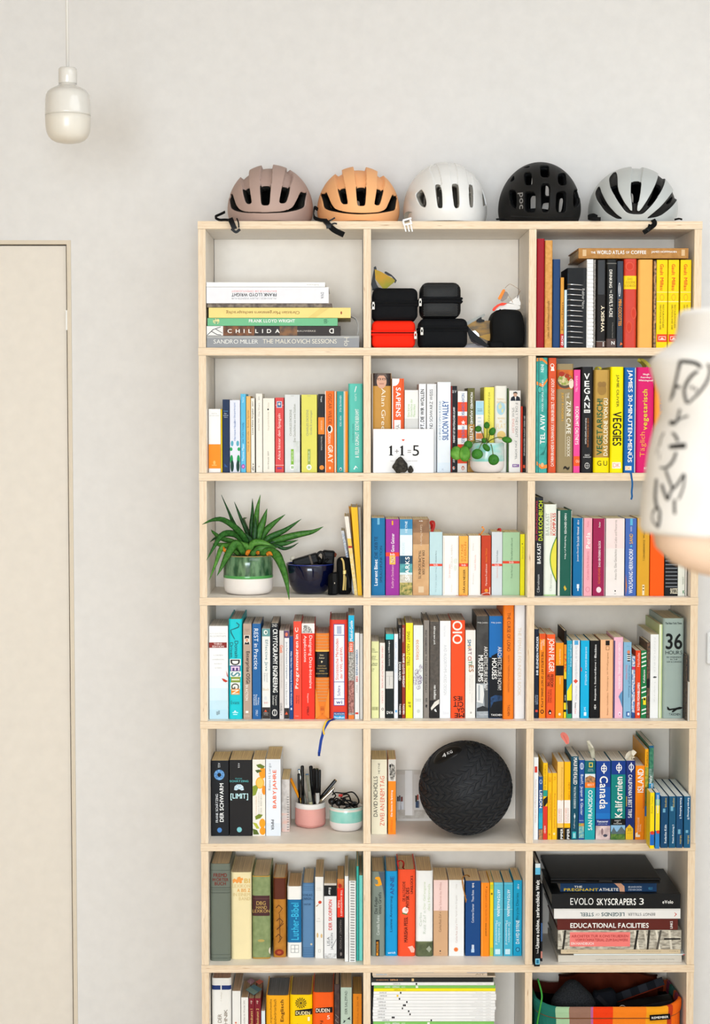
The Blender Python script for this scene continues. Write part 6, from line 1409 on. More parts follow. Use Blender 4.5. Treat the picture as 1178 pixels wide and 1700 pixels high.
strap(h3, [c3(150, 640, .03), c3(110, 660, .015), c3(100, 720, -.004), c3(110, 760, -.008)], 0.010, M('#8a8174', 0.7, bump=.4, bscale=1500), 0)
wm = M('#f1efec', 0.3)
def bar(root, X0, Y0, X1, Y1, D, w, name, mat, c):
 return strap(root, [c(X0, Y0, D), c((X0 + X1) / 2, (Y0 + Y1) / 2, D - .0005), c(X1, Y1, D)], w, mat, 0, name, 0.004, Vector((1, 0, 0)) if abs(Y1 - Y0) > abs(X1 - X0) else Vector((0, 0, 1)))
bar(h3, 62, 750, 80, 800, -.010, .004, 'buckle_side', wm, c3)
bar(h3, 150, 735, 170, 790, -.010, .004, 'buckle_side', wm, c3)
bar(h3, 62, 745, 165, 715, -.010, .004, 'buckle_bar', wm, c3)
bar(h3, 75, 800, 165, 780, -.010, .004, 'buckle_bar', wm, c3)
for x0, x1 in ((78, 100), (120, 140), (160, 178)):
 bar(h3, x0, 800, x1, 880, -.010, .0028, 'buckle_prong', wm, c3)
# black helmet
h4, hx4, hh4, ha4 = helmet(825, 265, SC, 45, 1065, 46, 748, 'matte black bike helmet with many rectangular vents', M('#2b2a29', 0.5, bump=0.08, bscale=900), black_foam,
 [[(520, 80), (630, 80), (635, 130), (642, 228), (530, 228), (522, 130)],
  [(325, 165), (415, 160), (425, 240), (428, 322), (345, 325), (325, 260)], [(740, 180), (835, 165), (845, 250), (848, 324), (758, 328), (738, 270)],
  [(530, 295), (645, 290), (645, 480), (637, 655), (542, 660), (533, 480)],
  [(332, 400), (440, 392), (470, 440), (466, 640), (440, 660), (345, 657), (328, 600), (328, 450)], [(718, 410), (790, 388), (846, 400), (848, 500), (842, 640), (815, 662), (728, 657), (712, 600)],
  [(130, 385), (225, 380), (236, 480), (232, 612), (195, 607), (150, 540)], [(930, 380), (1000, 370), (1020, 450), (1010, 560), (940, 617), (925, 540)],
  [(148, 290), (200, 192), (212, 262)], [(300, 115), (400, 80), (392, 110)], [(730, 80), (820, 105), (800, 118)], [(932, 215), (985, 282), (958, 292)]],
 recess_d=0.003, liner_t=0.007)
g = G()
lp0 = at(825 + 250 / SC, 265 + 615 / SC, .02)
lp1 = at(825 + 312 / SC, 265 + 412 / SC, .02)
def y4(x, off=.0006):
 def q(xx):
  zm = (lp0.z + lp1.z) / 2 - ZT
  zz = (zm - .25 * hh4) / (.75 * hh4)
  return -.135 * math.sqrt(max(0, 1 - zz * zz - (xx / ha4) ** 2)) - 0.0012
 return q(x)
place_text(g, 'poc', lp0.x - hx4, lp1.x - hx4, lp0.z - ZT, lp1.z - ZT, 'd', M('#8a8784', 0.5), y4, 1)
def zfix(v):
 x, y, z = v
 zz = (z - .25 * hh4) / ((.75 if z > .25 * hh4 else .54) * hh4)
 return (x, -.135 * math.sqrt(max(0, 1 - zz * zz - (x / ha4) ** 2)) - 0.0012, z)
g.v = [zfix(v) for v in g.v]
g.build('lettering', h4)
c4 = cr(825, 265, SC)
strap(h4, [c4(110, 735, .02), c4(60, 730, .005), c4(0, 728, -.003), c4(-10, 735, -.004)], 0.004, strap_m, 0, side=Vector((0, 0, 1)))
strap(h4, [c4(170, 690, -.004), c4(560, 705, -.012), c4(930, 690, -.004)], 0.0012, M('#100f10', .5), 0, 'rim_groove', 0.001, Vector((0, 0, 1)), 20)
# grey helmet
SC5 = 1178 / 170
h5, hx5, hh5, ha5 = helmet(975, 265, SC5, 60, 1092, 96, 706, 'silver grey and black bike helmet at the right end', M('#c3c6c4', 0.32, coat=0.3), black_foam,
 [[(495, 250), (620, 245), (606, 400), (585, 505), (555, 510), (520, 505), (503, 480)],
  [(252, 320), (325, 275), (350, 380), (420, 540), (385, 545), (310, 430)], [(788, 270), (862, 300), (822, 420), (722, 540), (682, 543), (752, 400)],
  [(900, 520), (985, 420), (1000, 440), (960, 520)], [(110, 400), (160, 480), (210, 560), (150, 520)]],
 recess=[[(500, 60), (634, 60), (625, 180), (618, 275), (495, 275), (490, 180)]],
 dark=[[(88, 390), (130, 300), (160, 400), (230, 530), (330, 640), (410, 690), (330, 694), (200, 615), (108, 480)],
   [(1008, 275), (1064, 360), (1042, 450), (960, 562), (830, 664), (665, 692), (720, 650), (850, 540), (960, 400), (1000, 320)],
   [(238, 225), (300, 150), (330, 150), (342, 350), (418, 500), (498, 603), (513, 603), (505, 500), (492, 400), (495, 246), (620, 242), (606, 400), (578, 500), (566, 602), (600, 602), (700, 450), (792, 260), (808, 120), (898, 185), (895, 240), (858, 350), (760, 510), (650, 625), (610, 640), (500, 637), (430, 610), (338, 480), (258, 340)]],
 dark_m=M('#2d2c2b', 0.5, bump=0.15, bscale=900), recess_d=0.004, liner_t=0.006)
c5 = cr(975, 265, SC5)
strap(h5, [c5(750, 690, -.004), c5(770, 740, -.008), c5(700, 800, -.011), c5(640, 840, -.011)], 0.011, strap_m, 0, side=Vector((1, 0, .3)))
strap(h5, [c5(720, 750, -.010), c5(700, 800, -.013), c5(650, 835, -.013)], 0.008, buckle_m, 0, 'buckle', 0.005, Vector((1, 0, .5)))
strap(h5, [c5(1000, 690, .02), c5(1050, 680, .005), c5(1085, 688, -.004)], 0.004, strap_m, 0, side=Vector((0, 0, 1)))
strap(h5, [c5(110, 660, .02), c5(60, 640, .008), c5(5, 665, .002), c5(60, 680, -.006), c5(150, 684, -.007)], 0.009, strap_m, 0, side=Vector((0, 0, 1)))

# ------------------------------------------------------------------ soft cases and glasses, top row middle
cell_at(1, 2, 600, 370)
DG = M('#1b1c1f', 0.8, bump=0.5, bscale=700)

def soft_case(x0, x1, y0, y1, Y0, Y1, label, mat, r, z0, zips=1, tilt=0.0, zip_m=None, seam_v=0.45, band=0.0025, name='zip_case', pulls=()):
 A, B_ = at(*cpx(x0, y0), Y0), at(*cpx(x1, y1), Y0)
 H = A.z - B_.z
 ax, bx = max(A.x, cell.xl + .001), min(B_.x, cell.xr - .001)
 w = bx - ax
 root = empty(name, ((ax + bx) / 2, Y0, z0), label, 'case', None, (0, tilt, 0) if tilt else None)
 zs = H * seam_v
 def half(za, zb, nm):
  v, f = rbox(-w / 2, w / 2, 0, Y1 - Y0, za, zb, r, 4)
  add(nm, v, f, mat, root, smooth=True)
 half(0, zs + r * .5, 'lower_half')
 half(zs - r * .5, H, 'upper_half')
 zm = zip_m or mat
 for dz in (-.0036, .0036):
  v, f = rbox(-w / 2 - band, w / 2 + band, -band, Y1 - Y0 + band, zs + dz - .0030, zs + dz + .0030, min(r, .003), 2)
  add('piping', v, f, zm, root)
 v, f = rbox(-w / 2 - band * .3, w / 2 + band * .3, -band * .3, Y1 - Y0, zs - .001, zs + .001, .0005, 1)
 add('zip_teeth', v, f, M('#0c0c0d', 0.6), root)
 for sx in pulls:
  g = G()
  xm, st_ = sx * w / 2, M('#b3ada4', 0.4, 0.4)
  g.box(xm - .003, xm + .003, -band - .005, -band + .002, zs - .0025, zs + .0035, st_, .001)
  p = g.build('zip_slider', root)
  g = G()
  g.box(xm - .0035, xm + .0035, -band - .0065, -band - .0045, zs - .015, zs - .0075, st_, .0008)
  g.box(xm - .0032, xm - .0018, -band - .006, -band - .0048, zs - .008, zs - .001, st_)
  g.box(xm + .0018, xm + .0032, -band - .006, -band - .0048, zs - .008, zs - .001, st_)
  g.build('zip_pull', p)
 return root, w, H

z1 = floor_z(1) + .0003
red, w_, hr = soft_case(67, 350, 637, 815, .02, .15, 'bright red zipped case under a black one', M('#fb2a10', 0.75, bump=0.5, bscale=700), .012, z1, seam_v=.55, pulls=(1.0,), zip_m=M('#ef2410', 0.7))
bc, w_, hb = soft_case(70, 366, 425, 637, .022, .15, 'black zipped fabric case on top of the red case', DG, .014, z1 + hr + .0006, seam_v=.52, pulls=(-.96,))
b2, w_, h2c = soft_case(376, 690, 622, 815, .018, .14, 'black zipped case on the shelf under the perforated case', DG, .014, z1, seam_v=.64, pulls=(-.9,))
mesh_m = M('#2a2a2a|#55534f|420', 0.5, bump=1.0, bscale=420)
b3, w_, h3c = soft_case(384, 648, 388, 622, .02, .13, 'black perforated hard case stacked on a fabric case', M('#222224', 0.45, bump=.2, bscale=600), .018, z1 + h2c + .0006, seam_v=.5, zip_m=DG, pulls=(-1.02,), band=.004)
# perforated dimples on its front, upper and lower
dg_ = G()
dot_m = M('#0d0d0e', 0.7)
lit_m = M('#4a4946', 0.4)
for row in range(26):
 for col in range(34):
  zz = h3c * (0.07 + .86 * row / 25)
  if abs(zz - h3c * .5) < .009:
   continue
  xx = w_ * (-.42 + .84 * (col + (row % 2) * .5) / 34)
  dg_.put([(xx - .0011, -.0006, zz), (xx, -.0006, zz - .0011), (xx + .0011, -.0006, zz), (xx, -.0006, zz + .0011)], [(0, 1, 2, 3)], lit_m if (row + col) % 1 == 0 else dot_m)
o = dg_.build('perforation_pattern', b3)
o['kind'] = 'stuff'
# tinted shield glasses on the black case
def picture_poly(pts, Y, root, name, mat, thick=.0015, curve=0.0):
 """A small sheet with its own thickness, standing at depth Y, bowed by `curve`."""
 P = [at(*cpx(x, y), Y) for x, y in pts]
 cx = sum(p.x for p in P) / len(P)
 W2 = max(abs(p.x - cx) for p in P)
 L = root.location
 n = len(P)
 def yy(p):
  return Y + curve * ((p.x - cx) / W2) ** 2
 v = [(p.x - L.x, yy(p) - L.y, p.z - L.z) for p in P] + [(p.x - L.x, yy(p) + thick - L.y, p.z - L.z) for p in P]
 f = [tuple(range(n)), tuple(range(2 * n - 1, n - 1, -1))] + [(i, (i + 1) % n, n + (i + 1) % n, n + i) for i in range(n)]
 return add(name, v, f, mat, root)

gz = z1 + hr + hb
gl = empty('sport_glasses', (at(*cpx(150, 430), .05).x, .05, gz), 'amber-lensed shield glasses resting on the black case', 'glasses')
picture_poly([(85, 302), (125, 318), (215, 368), (218, 382), (152, 436), (140, 430), (90, 368)], .035, gl, 'lens', M('#b98a1c|#8f8a1e|25', .4), .0015)
picture_poly([(62, 400), (80, 300), (78, 290), (92, 282), (98, 300), (90, 330), (88, 370), (98, 400), (110, 420), (70, 432)], .04, gl, 'temple_arm', M('#3c3e42', .4), .003)
picture_poly([(150, 318), (160, 317), (195, 338), (215, 358), (229, 375), (222, 390), (212, 392), (218, 375), (195, 350), (172, 342), (150, 328)], .034, gl, 'frame', M('#3f4146', .4), .004)
picture_poly([(70, 410), (140, 428), (160, 438), (100, 440), (68, 440)], .05, gl, 'folded_arm', M('#26272a', .4), .004)
# large brown visor lens leaning, slim black sunglasses, round case, white clip glasses
vis = empty('goggle_lens', (at(*cpx(780, 720), .07).x, .07, z1), 'brown mirrored goggle lens leaning between the black cases', 'lens')
picture_poly([(668, 652), (800, 592), (804, 600), (790, 615), (770, 620), (762, 630), (775, 640), (845, 636), (870, 662), (885, 700), (892, 750), (870, 768), (820, 768), (760, 740), (720, 700)], .08, vis, 'visor', M('#7d6a50|#b58a48|14|2,1,6', .4), .002)
picture_poly([(668, 652), (800, 592), (806, 600), (788, 618), (720, 648), (690, 668)], .078, vis, 'clear_rim', M('#a9aaa4', .4), .002)
picture_poly([(748, 632), (780, 612), (782, 628), (800, 632), (800, 645), (770, 650), (748, 645)], .076, vis, 'nose_clip', M('#232325', .4), .006)
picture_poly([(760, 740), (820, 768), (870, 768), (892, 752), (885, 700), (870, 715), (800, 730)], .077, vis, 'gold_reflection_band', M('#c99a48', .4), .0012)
sg = empty('sunglasses', (at(*cpx(760, 770), .05).x, .045, z1), 'black sunglasses lying folded in front of the goggle lens', 'glasses')
picture_poly([(672, 660), (690, 672), (720, 705), (770, 748), (830, 800), (828, 808), (800, 808), (735, 770), (700, 740)], .045, sg, 'temple_arm', M('#151517', .45), .006)
picture_poly([(700, 745), (735, 735), (760, 760), (790, 800), (760, 800), (715, 775)], .055, sg, 'lens', M('#2a2022|#55484a|60', .4), .003)
picture_poly([(722, 705), (740, 702), (760, 722), (768, 740), (755, 742), (740, 722)], .05, sg, 'bridge', M('#b5b0ab', .2, .6), .002)
cl = empty('cleaning_cloth', (at(*cpx(730, 800), .08).x, .09, z1), 'pale grey cleaning cloth under the sunglasses', 'cloth')
v, f = rbox(-.032, .032, -.02, .03, 0, .012, .005, 3)
v = [(x, y, z * (1 + .4 * math.sin(x * 160) * math.cos(y * 120))) for x, y, z in v]
add('cloth_fold', v, f, M('#c9c5c6', .9), cl, smooth=True)
v, f = rbox(-.026, .02, -.026, .0, .0, .008, .003, 3)
add('cloth_corner', v, f, M('#b9b3b6', .9), cl, smooth=True)
# round hard case standing on its edge
A, B_ = at(*cpx(832, 560), .05), at(*cpx(1064, 812), .05)
Hc = A.z - z1
rcx = (A.x + min(B_.x, cell.xr - .001)) / 2
rw = min(B_.x, cell.xr - .001) - A.x
rc = empty('goggle_case', (rcx, .05, z1), 'black rounded goggle case against the right upright', 'case')
prf = [(-.5, .0), (-.5, .10), (-.48, .14), (-.44, .30), (-.47, .58), (-.44, .80), (-.36, .93), (-.22, 1.0), (.2, .99), (.38, .95), (.46, .8), (.5, .5), (.49, .2), (.46, 0)]
prf = round_poly([(x * rw, z * Hc) for x, z in prf], 2)
prf = [(x, max(z, 0)) for x, z in prf]
n = len(prf)
v, f = [], []
for sc_, y in ((.86, -.012), (.95, -.004), (1.0, .012), (1.0, .09), (.94, .115), (.8, .125)):
 for x, z in prf:
  v.append((x * sc_, y, Hc * .5 + (z - Hc * .5) * sc_))
v = [(x, y, max(z, 0.0)) for x, y, z in v]
for j in range(5):
 for i in range(n):
  f.append((j * n + i, j * n + (i + 1) % n, (j + 1) * n + (i + 1) % n, (j + 1) * n + i))
f += [tuple(range(n))[::-1], tuple(5 * n + i for i in range(n))]
add('case_body', v, f, M('#1e1f20', .7, bump=.3, bscale=900), rc, smooth=True)
pth = spline([Vector((rw * x, -.010 + .006 * abs(x), Hc * z)) for x, z in ((-.43, .1), (-.36, .35), (-.30, .6), (-.26, .85), (-.2, .985))], 20)
v, f = tube(pth, .0018, 6)
add('seam_piping', v, f, M('#141415', .6), rc, smooth=True)
v, f = rbox(-rw * .5, -rw * .1, -.016, .06, .0, Hc * .17, .004, 2)
add('foot_flap', v, f, M('#101112', .7), rc)
wg = empty('white_glasses', (rcx, .06, z1 + Hc), 'white glasses with orange red arm tips on the goggle case', 'glasses')
picture_poly([(852, 566), (860, 552), (885, 532), (915, 520), (948, 524), (930, 536), (900, 540), (880, 555), (866, 574), (856, 574)], .045, wg, 'red_arm_tip', M('#f4452a', .35), .006)
picture_poly([(870, 572), (900, 540), (945, 526), (1010, 530), (1034, 545), (1030, 562), (1000, 566), (930, 562)], .055, wg, 'white_arm', M('#ece7e1', .3), .006)
picture_poly([(958, 520), (1000, 490), (1024, 468), (1028, 500), (1036, 520), (1034, 540), (1000, 530)], .06, wg, 'frame', M('#f1ede8', .3), .005)
picture_poly([(888, 492), (918, 436), (928, 432), (936, 440), (908, 498), (896, 500)], .05, wg, 'orange_arm_tip', M('#fb8a2a', .35), .005)
picture_poly([(905, 505), (934, 446), (948, 450), (958, 470), (945, 495), (920, 512)], .056, wg, 'nose_pad', M('#9a928c', .5), .006)
L = wg.location
def wire(pts, Y, root, r, mat, name):
 P = [at(*cpx(x, y), Y) for x, y in pts]
 v, f = tube(spline([Vector((p.x - root.location.x, p.y - root.location.y, p.z - root.location.z)) for p in P], 20), r, 6)
 return add(name, v, f, mat, root, smooth=True)
wire([(935, 425), (955, 405), (975, 402), (1030, 440), (1018, 470)], .058, wg, .0006, M('#b59a80', .3, .6), 'lens_wire')
wire([(1035, 440), (1022, 465), (1014, 490)], .059, wg, .0012, M('#8a8480', .3, .6), 'hinge')
wire([(955, 475), (975, 500), (985, 520)], .058, wg, .0006, M('#b59a80', .3, .6), 'lens_wire')

# ------------------------------------------------------------------ second row middle: card, stone, pilea
cell_at(2, 2, 600, 590)
z2 = floor_z(2) + .0003
A, B_ = at(*cpx(76, 480), .022), at(*cpx(468, 765), .022)
ax = max(A.x, cell.xl + .001)
cd = empty('greeting_card', ((ax + B_.x) / 2, .022, z2), 'white greeting card with a small red heart and a sum', 'card')
cw, chh = B_.x - ax, A.z - z2
cm_ = M('#f3f1f0', .6)
g = G()
g.box(-cw / 2, cw / 2, 0, .0008, 0, chh, cm_)
g.build('front_leaf', cd)
g = G()
g.put([(-cw / 2, .0008, 0), (cw / 2, .0008, 0), (cw / 2, .0009, chh), (-cw / 2, .0009, chh), (-cw / 2, .020, 0), (cw / 2, .020, 0), (cw / 2, .0019, chh), (-cw / 2, .0019, chh)],
  [(0, 1, 2, 3), (4, 7, 6, 5), (3, 2, 6, 7), (0, 4, 5, 1), (1, 5, 6, 2), (0, 3, 7, 4)], cm_)
g.build('back_leaf', cd)
def lc_(x, y, o_=cd, Y=.022):
 p = at(*cpx(x, y), Y)
 return p.x - o_.location.x, p.z - o_.location.z
g = G()
for x0 in (178, 250):
 pts = [(0, 600), (4, 596), (14, 588), (20, 588), (20, 647), (27, 650), (27, 653), (0, 653), (0, 650), (7, 647), (7, 601), (1, 604)]
 g.put([(a_, -.0004, b_) for a_, b_ in (lc_(x0 + x, y) for x, y in pts)], [tuple(range(len(pts)))], M('#2f2b29', .6))
for s_, x0, x1, y0, y1, b_, c_ in (('+', 217, 242, 612, 638, 0, '#8a8480'), ('=', 299, 322, 617, 634, 0, '#8a8480'), ('5', 332, 374, 586, 655, 0, '#2f2b29'), ('WILL IS A LITTLE', 186, 268, 685, 692, 0, '#a9a39e'), ('KLEINES WUNDER', 290, 364, 685, 692, 0, '#a9a39e')):
 xa, zt_ = lc_(x0, y0)
 xb, zb_ = lc_(x1, y1)
 place_text(g, s_, xa, xb, zb_, zt_, 'h', M(c_, .6), lambda x: -.0004, b_)
g.build('lettering', cd)
hp = [lc_(271 + 9 * math.sin(t) ** 3 * 1.0, 552 - 8 * (13 * math.cos(t) - 5 * math.cos(2 * t) - 2 * math.cos(3 * t) - math.cos(4 * t)) / 16) for t in [2 * PI * i / 24 for i in range(24)]]
add('heart', [(x, -.0004, z) for x, z in hp], [tuple(range(24))], M('#e0563f', .6), cd)
# dark stone with a small piece beside it
def rock(name, x0, x1, y0, Y, ry, label, seed, top):
 A, B_ = at(*cpx(x0, 765), Y), at(*cpx(x1, y0), Y)
 cx, w, h = (A.x + B_.x) / 2, B_.x - A.x, B_.z - z2
 rnd = random.Random(seed)
 bm = bmesh.new()
 bmesh.ops.create_icosphere(bm, subdivisions=4, radius=1)
 from mathutils import noise
 for v in bm.verts:
  p = v.co.copy()
  d = 1 + .16 * noise.noise(p * 2.1 + Vector((seed, 0, 0))) + .09 * noise.noise(p * 5 + Vector((0, seed, 0)))
  p *= d
  z = p.z
  tz = (z + 1) / 2
  sx = 1 - top * max(0, tz) ** 1.5
  v.co = Vector((p.x * w / 2 * sx, p.y * ry * sx, max(0, tz * h)))
 vs_ = [v.co.copy() for v in bm.verts]
 bm.verts.index_update()
 fs_ = [tuple(q.index for q in f.verts) for f in bm.faces]
 bm.free()
 o = add(name, vs_, fs_, M('#2a2825|#4a463f|150', .9, bump=1.0, bscale=350), None, None, False, (cx, Y, z2))
 tag(o, label, 'stone', 'dark stones before the greeting card')
 return o
rock('stone', 194, 308, 662, -.003, .012, 'dark lumpy stone standing before the greeting card', 3, .55)
rock('stone', 298, 340, 718, -.004, .008, 'small dark stone chip leaning by the larger stone', 9, .5)

# shallow glazed pots
def pot(name, x0, x1, ytop, ybot, Y, z0, label, lower, glaze, split, foot=.62, cat='plant pot', wall=.005, rim_m=None, inner_m=None, nseg=64, neck=.0, kx=None):
 """Round pot: unglazed lower body, glazed upper band, rim."""
 A, B_ = at(*cpx(x0, ybot), Y), at(*cpx(x1, ytop), Y)
 R = (B_.x - A.x) / 2
 cx = (A.x + B_.x) / 2
 H = at(*cpx(x0, ytop), Y).z - z0
 zs = at(*cpx(x0, split), Y - R * .9).z - z0
 root = empty(name, (cx, Y, z0), label, cat)
 pr = [(0, 0), (R * foot, 0), (R * (foot + .17), H * .025), (R * (foot + .29), H * .09), (R * .985, H * .2), (R, H * .32), (R, zs)]
 v, f = lathe(pr, nseg)
 add('pot_body', v, f, lower, root, smooth=True)
 pr = [(R * 1.0, zs), (R * 1.004, zs + .001), (R * (1.0 - neck * .4), H * .8), (R * (1 - neck), H - .0015), (R * (1 - neck) - wall * .4, H), (R * (1 - neck) - wall, H - .001), (R * (1 - neck) - wall, zs * .6), (0, zs * .55)]
 v, f = lathe(pr, nseg)
 add('glazed_band', v, f, glaze, root, smooth=True)
 return root, R, H, cx

Yp = .045
pl, R, H, pcx = pot('potted_pilea', 706, 928, 568, 764, Yp, z2, 'small turquoise and white pot with a round-leaved plant', M('#efe6e1', .5), M('#8fd6cc|#d9e4e0|16|1,1,3', .2, coat=.3), 692, foot=.6, cat='potted plant', neck=.02)
# pot again centred so that its front touches the shelf edge region
v, f = lathe([(0, H * .9), (R * .93, H * .9)], 40)
add('soil', v, f, M('#3a2c22|#57432f|200', .95, bump=.8), pl)
stem_o = (820, 585)
lm_ = M('#4f8a2c|#6fa544|60', .4)
ld_ = M('#2f6a22|#3f7f2c|60', .35)
for i, (cx_, cy_, rx, ry, rot, Yl, dark_, sx, sy) in enumerate((
  (760, 480, 20, 18, .2, .02, 1, 800, 555), (815, 457, 17, 20, 0, .03, 1, 816, 560), (851, 497, 19, 25, -.5, .015, 1, 822, 560), (947, 551, 32, 18, -.2, .0, 1, 830, 560),
  (694, 585, 27, 26, .3, -.012, 1, 790, 570), (618, 640, 38, 44, .1, -.018, 0, 780, 575), (672, 645, 36, 50, 0, -.022, 0, 785, 575),
  (753, 645, 36, 32, .1, -.034, 1, 812, 575), (860, 682, 34, 34, .3, -.036, 1, 830, 575), (813, 602, 17, 28, .75, -.030, 1, 822, 572), (797, 556, 12, 16, .6, .0, 1, 818, 568))):
 P0 = at(*cpx(sx, sy), Yp - .005)
 C = at(*cpx(cx_, cy_), Yl)
 E_ = at(*cpx(cx_ + rx, cy_), Yl)
 rw_ = E_.x - C.x
 rz_ = rw_ * ry / rx
 V_, F_ = [], []
 nr, na = 4, 20
 for a_ in range(nr + 1):
  q = a_ / nr
  for b_ in range(na):
   t = 2 * PI * b_ / na
   x, z = rw_ * q * math.cos(t), rz_ * q * math.sin(t) * (1 + .06 * math.sin(t))
   xr_, zr_ = x * math.cos(rot) - z * math.sin(rot), x * math.sin(rot) + z * math.cos(rot)
   V_.append((C.x + xr_ - pcx, C.y - Yp - .004 * (1 - q * q) + .12 * zr_, C.z + zr_ - z2))
 for a_ in range(nr):
  for b_ in range(na):
   F_.append((a_ * na + b_, a_ * na + (b_ + 1) % na, (a_ + 1) * na + (b_ + 1) % na, (a_ + 1) * na + b_))
 lf = add('leaf', V_, F_, ld_ if dark_ else lm_, pl, smooth=True)
 so = lf.modifiers.new('thickness', 'SOLIDIFY')
 so.thickness = .0012
 mid = (P0 + C) / 2 + Vector((0, -.008, .008 if cy_ < 600 else .014))
 rel = [Vector((p.x - pcx, p.y - Yp, p.z - z2)) for p in (P0 + Vector((0, 0, -.012)), P0, mid, C + Vector((0, .001, rz_ * .25)))]
 v, f = tube(spline(rel, 15), .0011, 6)
 add('stem', v, f, M('#6a7a3c', .5), pl, smooth=True)

# ------------------------------------------------------------------ third row left: aloe, bowl, pouch, papers
cell_at(3, 1, 320, 800)
z3 = floor_z(3) + .0003
Ya = .095
glz = M('#234c2e|#6c8f68|70|1,1,.35', .15, coat=.5, bump=.05, bscale=200)
al, R, H, acx = pot('potted_aloe', 201, 522, 476, 738, Ya, z3, 'green and white glazed pot with a long-leaved succulent', M('#eee5dd', .5), glz, 632, foot=.66, cat='potted plant', neck=.0)
v, f = lathe([(R * .999, 0), (R * 1.008, .0015), (R * 1.008, .006), (R * .999, .008)], 64)
zs_ = at(*cpx(200, 632), Ya - R * .9).z - z3
add('glaze_drip_line', [(x, y, z + zs_ - .001) for x, y, z in v], f, M('#4f9c50', .2, coat=.4), al, smooth=True)
v, f = lathe([(R * .985, H - .001), (R * 1.004, H), (R * .96, H + .0012), (R * .94, H - .001)], 64)
add('rim', v, f, M('#b59a62', .3), al, smooth=True)
v, f = lathe([(0, H * .93), (R * .95, H * .93)], 40)
add('soil', v, f, M('#5a3f28|#7d5a3a|220', .95, bump=.8), al)
G1, G2, G3, G4 = '#25521f|#386b2e|150', '#316423|#497a33|150', '#42782a|#5d8f3e|130', '#1a3818|#285426|150'

def leaf(pts, w, mat, y0, y1, nm='leaf', tip=0.03, fat=.22):
 """Tapered succulent leaf along picture points; depth runs from y0 at the base to y1 at the tip."""
 n = len(pts)
 P = [at(*cpx(x, y), y0 + (y1 - y0) * i / (n - 1)) for i, (x, y) in enumerate(pts)]
 P = spline([p - al.location for p in P], 18)
 wm_ = (at(*cpx(w, 0), Ya) - at(*cpx(0, 0), Ya)).x
 m = len(P)
 V_, F_ = [], []
 for i, p in enumerate(P):
  t = (P[min(i + 1, m - 1)] - P[max(i - 1, 0)]).normalized()
  s = Vector((t.z, 0, -t.x))
  if s.length < .05:
   s = Vector((1, 0, 0))
  s.normalize()
  nn = t.cross(s).normalized()
  if nn.y > 0:
   nn = -nn
  u = i / (m - 1)
  ww = wm_ * (.72 + .28 * min(1, u * 3)) * (1 - max(0, (u - .35) / .65) ** 1.7) * .5 + .0004
  for a_, b_ in ((-1, .35), (-.5, .75), (0, -.2), (.5, .75), (1, .35), (.5, -.9), (0, -1.3), (-.5, -.9)):
   V_.append(p + s * (a_ * ww) - nn * (b_ * ww * fat))
 for i in range(m - 1):
  for k in range(8):
   F_.append((i * 8 + k, i * 8 + (k + 1) % 8, i * 8 + 8 + (k + 1) % 8, i * 8 + 8 + k))
 F_ += [tuple(range(8))[::-1], tuple((m - 1) * 8 + k for k in range(8))]
 return add(nm, V_, F_, M(mat, .35), al, smooth=True)

YB = Ya
leaf([(375, 420), (362, 340), (330, 250), (352, 233), (372, 260)][:4], 26, '#4a5a3c|#6a7a58|90', YB + .04, YB + .055)
leaf([(350, 450), (330, 390), (265, 270), (240, 210), (185, 84)], 26, G4, YB + .01, YB + .03)
leaf([(370, 430), (355, 340), (310, 230), (270, 130)], 24, G4, YB + .02, YB + .035)
leaf([(385, 430), (380, 300), (388, 200), (388, 108)], 26, G4, YB + .02, YB + .035)
leaf([(410, 420), (410, 280), (420, 180), (440, 84)], 36, G3, YB + .02, YB + .03)
leaf([(380, 450), (350, 390), (290, 310), (200, 248), (130, 248), (60, 278)], 40, G1, YB, YB - .125)
leaf([(400, 430), (402, 350), (406, 290), (408, 222)], 36, G4, YB - .01, YB - .005)
leaf([(415, 440), (430, 340), (460, 250), (484, 174)], 50, G2, YB - .005, YB - .005)
leaf([(425, 440), (460, 340), (520, 275), (602, 212)], 42, G2, YB, YB + .015)
leaf([(430, 445), (490, 370), (600, 315), (706, 243)], 40, G1, YB, YB + .01)
leaf([(430, 450), (540, 385), (680, 345), (780, 325), (850, 292)], 44, G2, YB - .01, YB - .02)
leaf([(430, 450), (520, 395), (600, 375), (678, 335)], 28, G4, YB - .015, YB - .01)
leaf([(440, 455), (530, 415), (610, 400), (686, 379)], 34, G1, YB - .02, YB - .03)
leaf([(440, 460), (530, 415), (590, 435), (640, 425), (688, 397)], 22, G4, YB - .025, YB - .03)
leaf([(370, 465), (300, 360), (240, 335), (185, 350), (140, 420), (90, 510)], 42, G1, YB - .01, YB - .115)
leaf([(370, 460), (290, 350), (220, 345), (150, 365), (112, 392)], 26, G4, YB + .01, YB - .01)
leaf([(350, 465), (270, 395), (190, 370), (140, 335), (118, 312)], 32, G2, YB + .005, YB - .02)
leaf([(340, 470), (270, 425), (190, 412), (128, 404)], 40, G3, YB - .015, YB - .04)
leaf([(365, 475), (350, 430), (320, 410), (288, 378)], 58, G3, YB - .03, YB - .045)
leaf([(330, 470), (300, 415), (270, 410), (230, 470), (195, 540), (158, 612)], 56, G2, YB - .045, YB - .085)
leaf([(300, 475), (230, 420), (185, 435), (150, 530), (107, 640)], 34, G3, YB - .03, YB - .10)
leaf([(365, 470), (385, 410), (430, 395), (490, 410), (548, 432)], 50, G3, YB - .035, YB - .045)
leaf([(380, 478), (430, 440), (490, 432), (555, 425)], 50, G2, YB - .045, YB - .05)
leaf([(370, 470), (385, 420), (370, 370), (335, 332)], 40, G4, YB - .02, YB - .03)
leaf([(440, 470), (500, 450), (545, 480), (585, 560), (612, 660), (628, 770)], 56, G2, YB - .045, YB - .105)
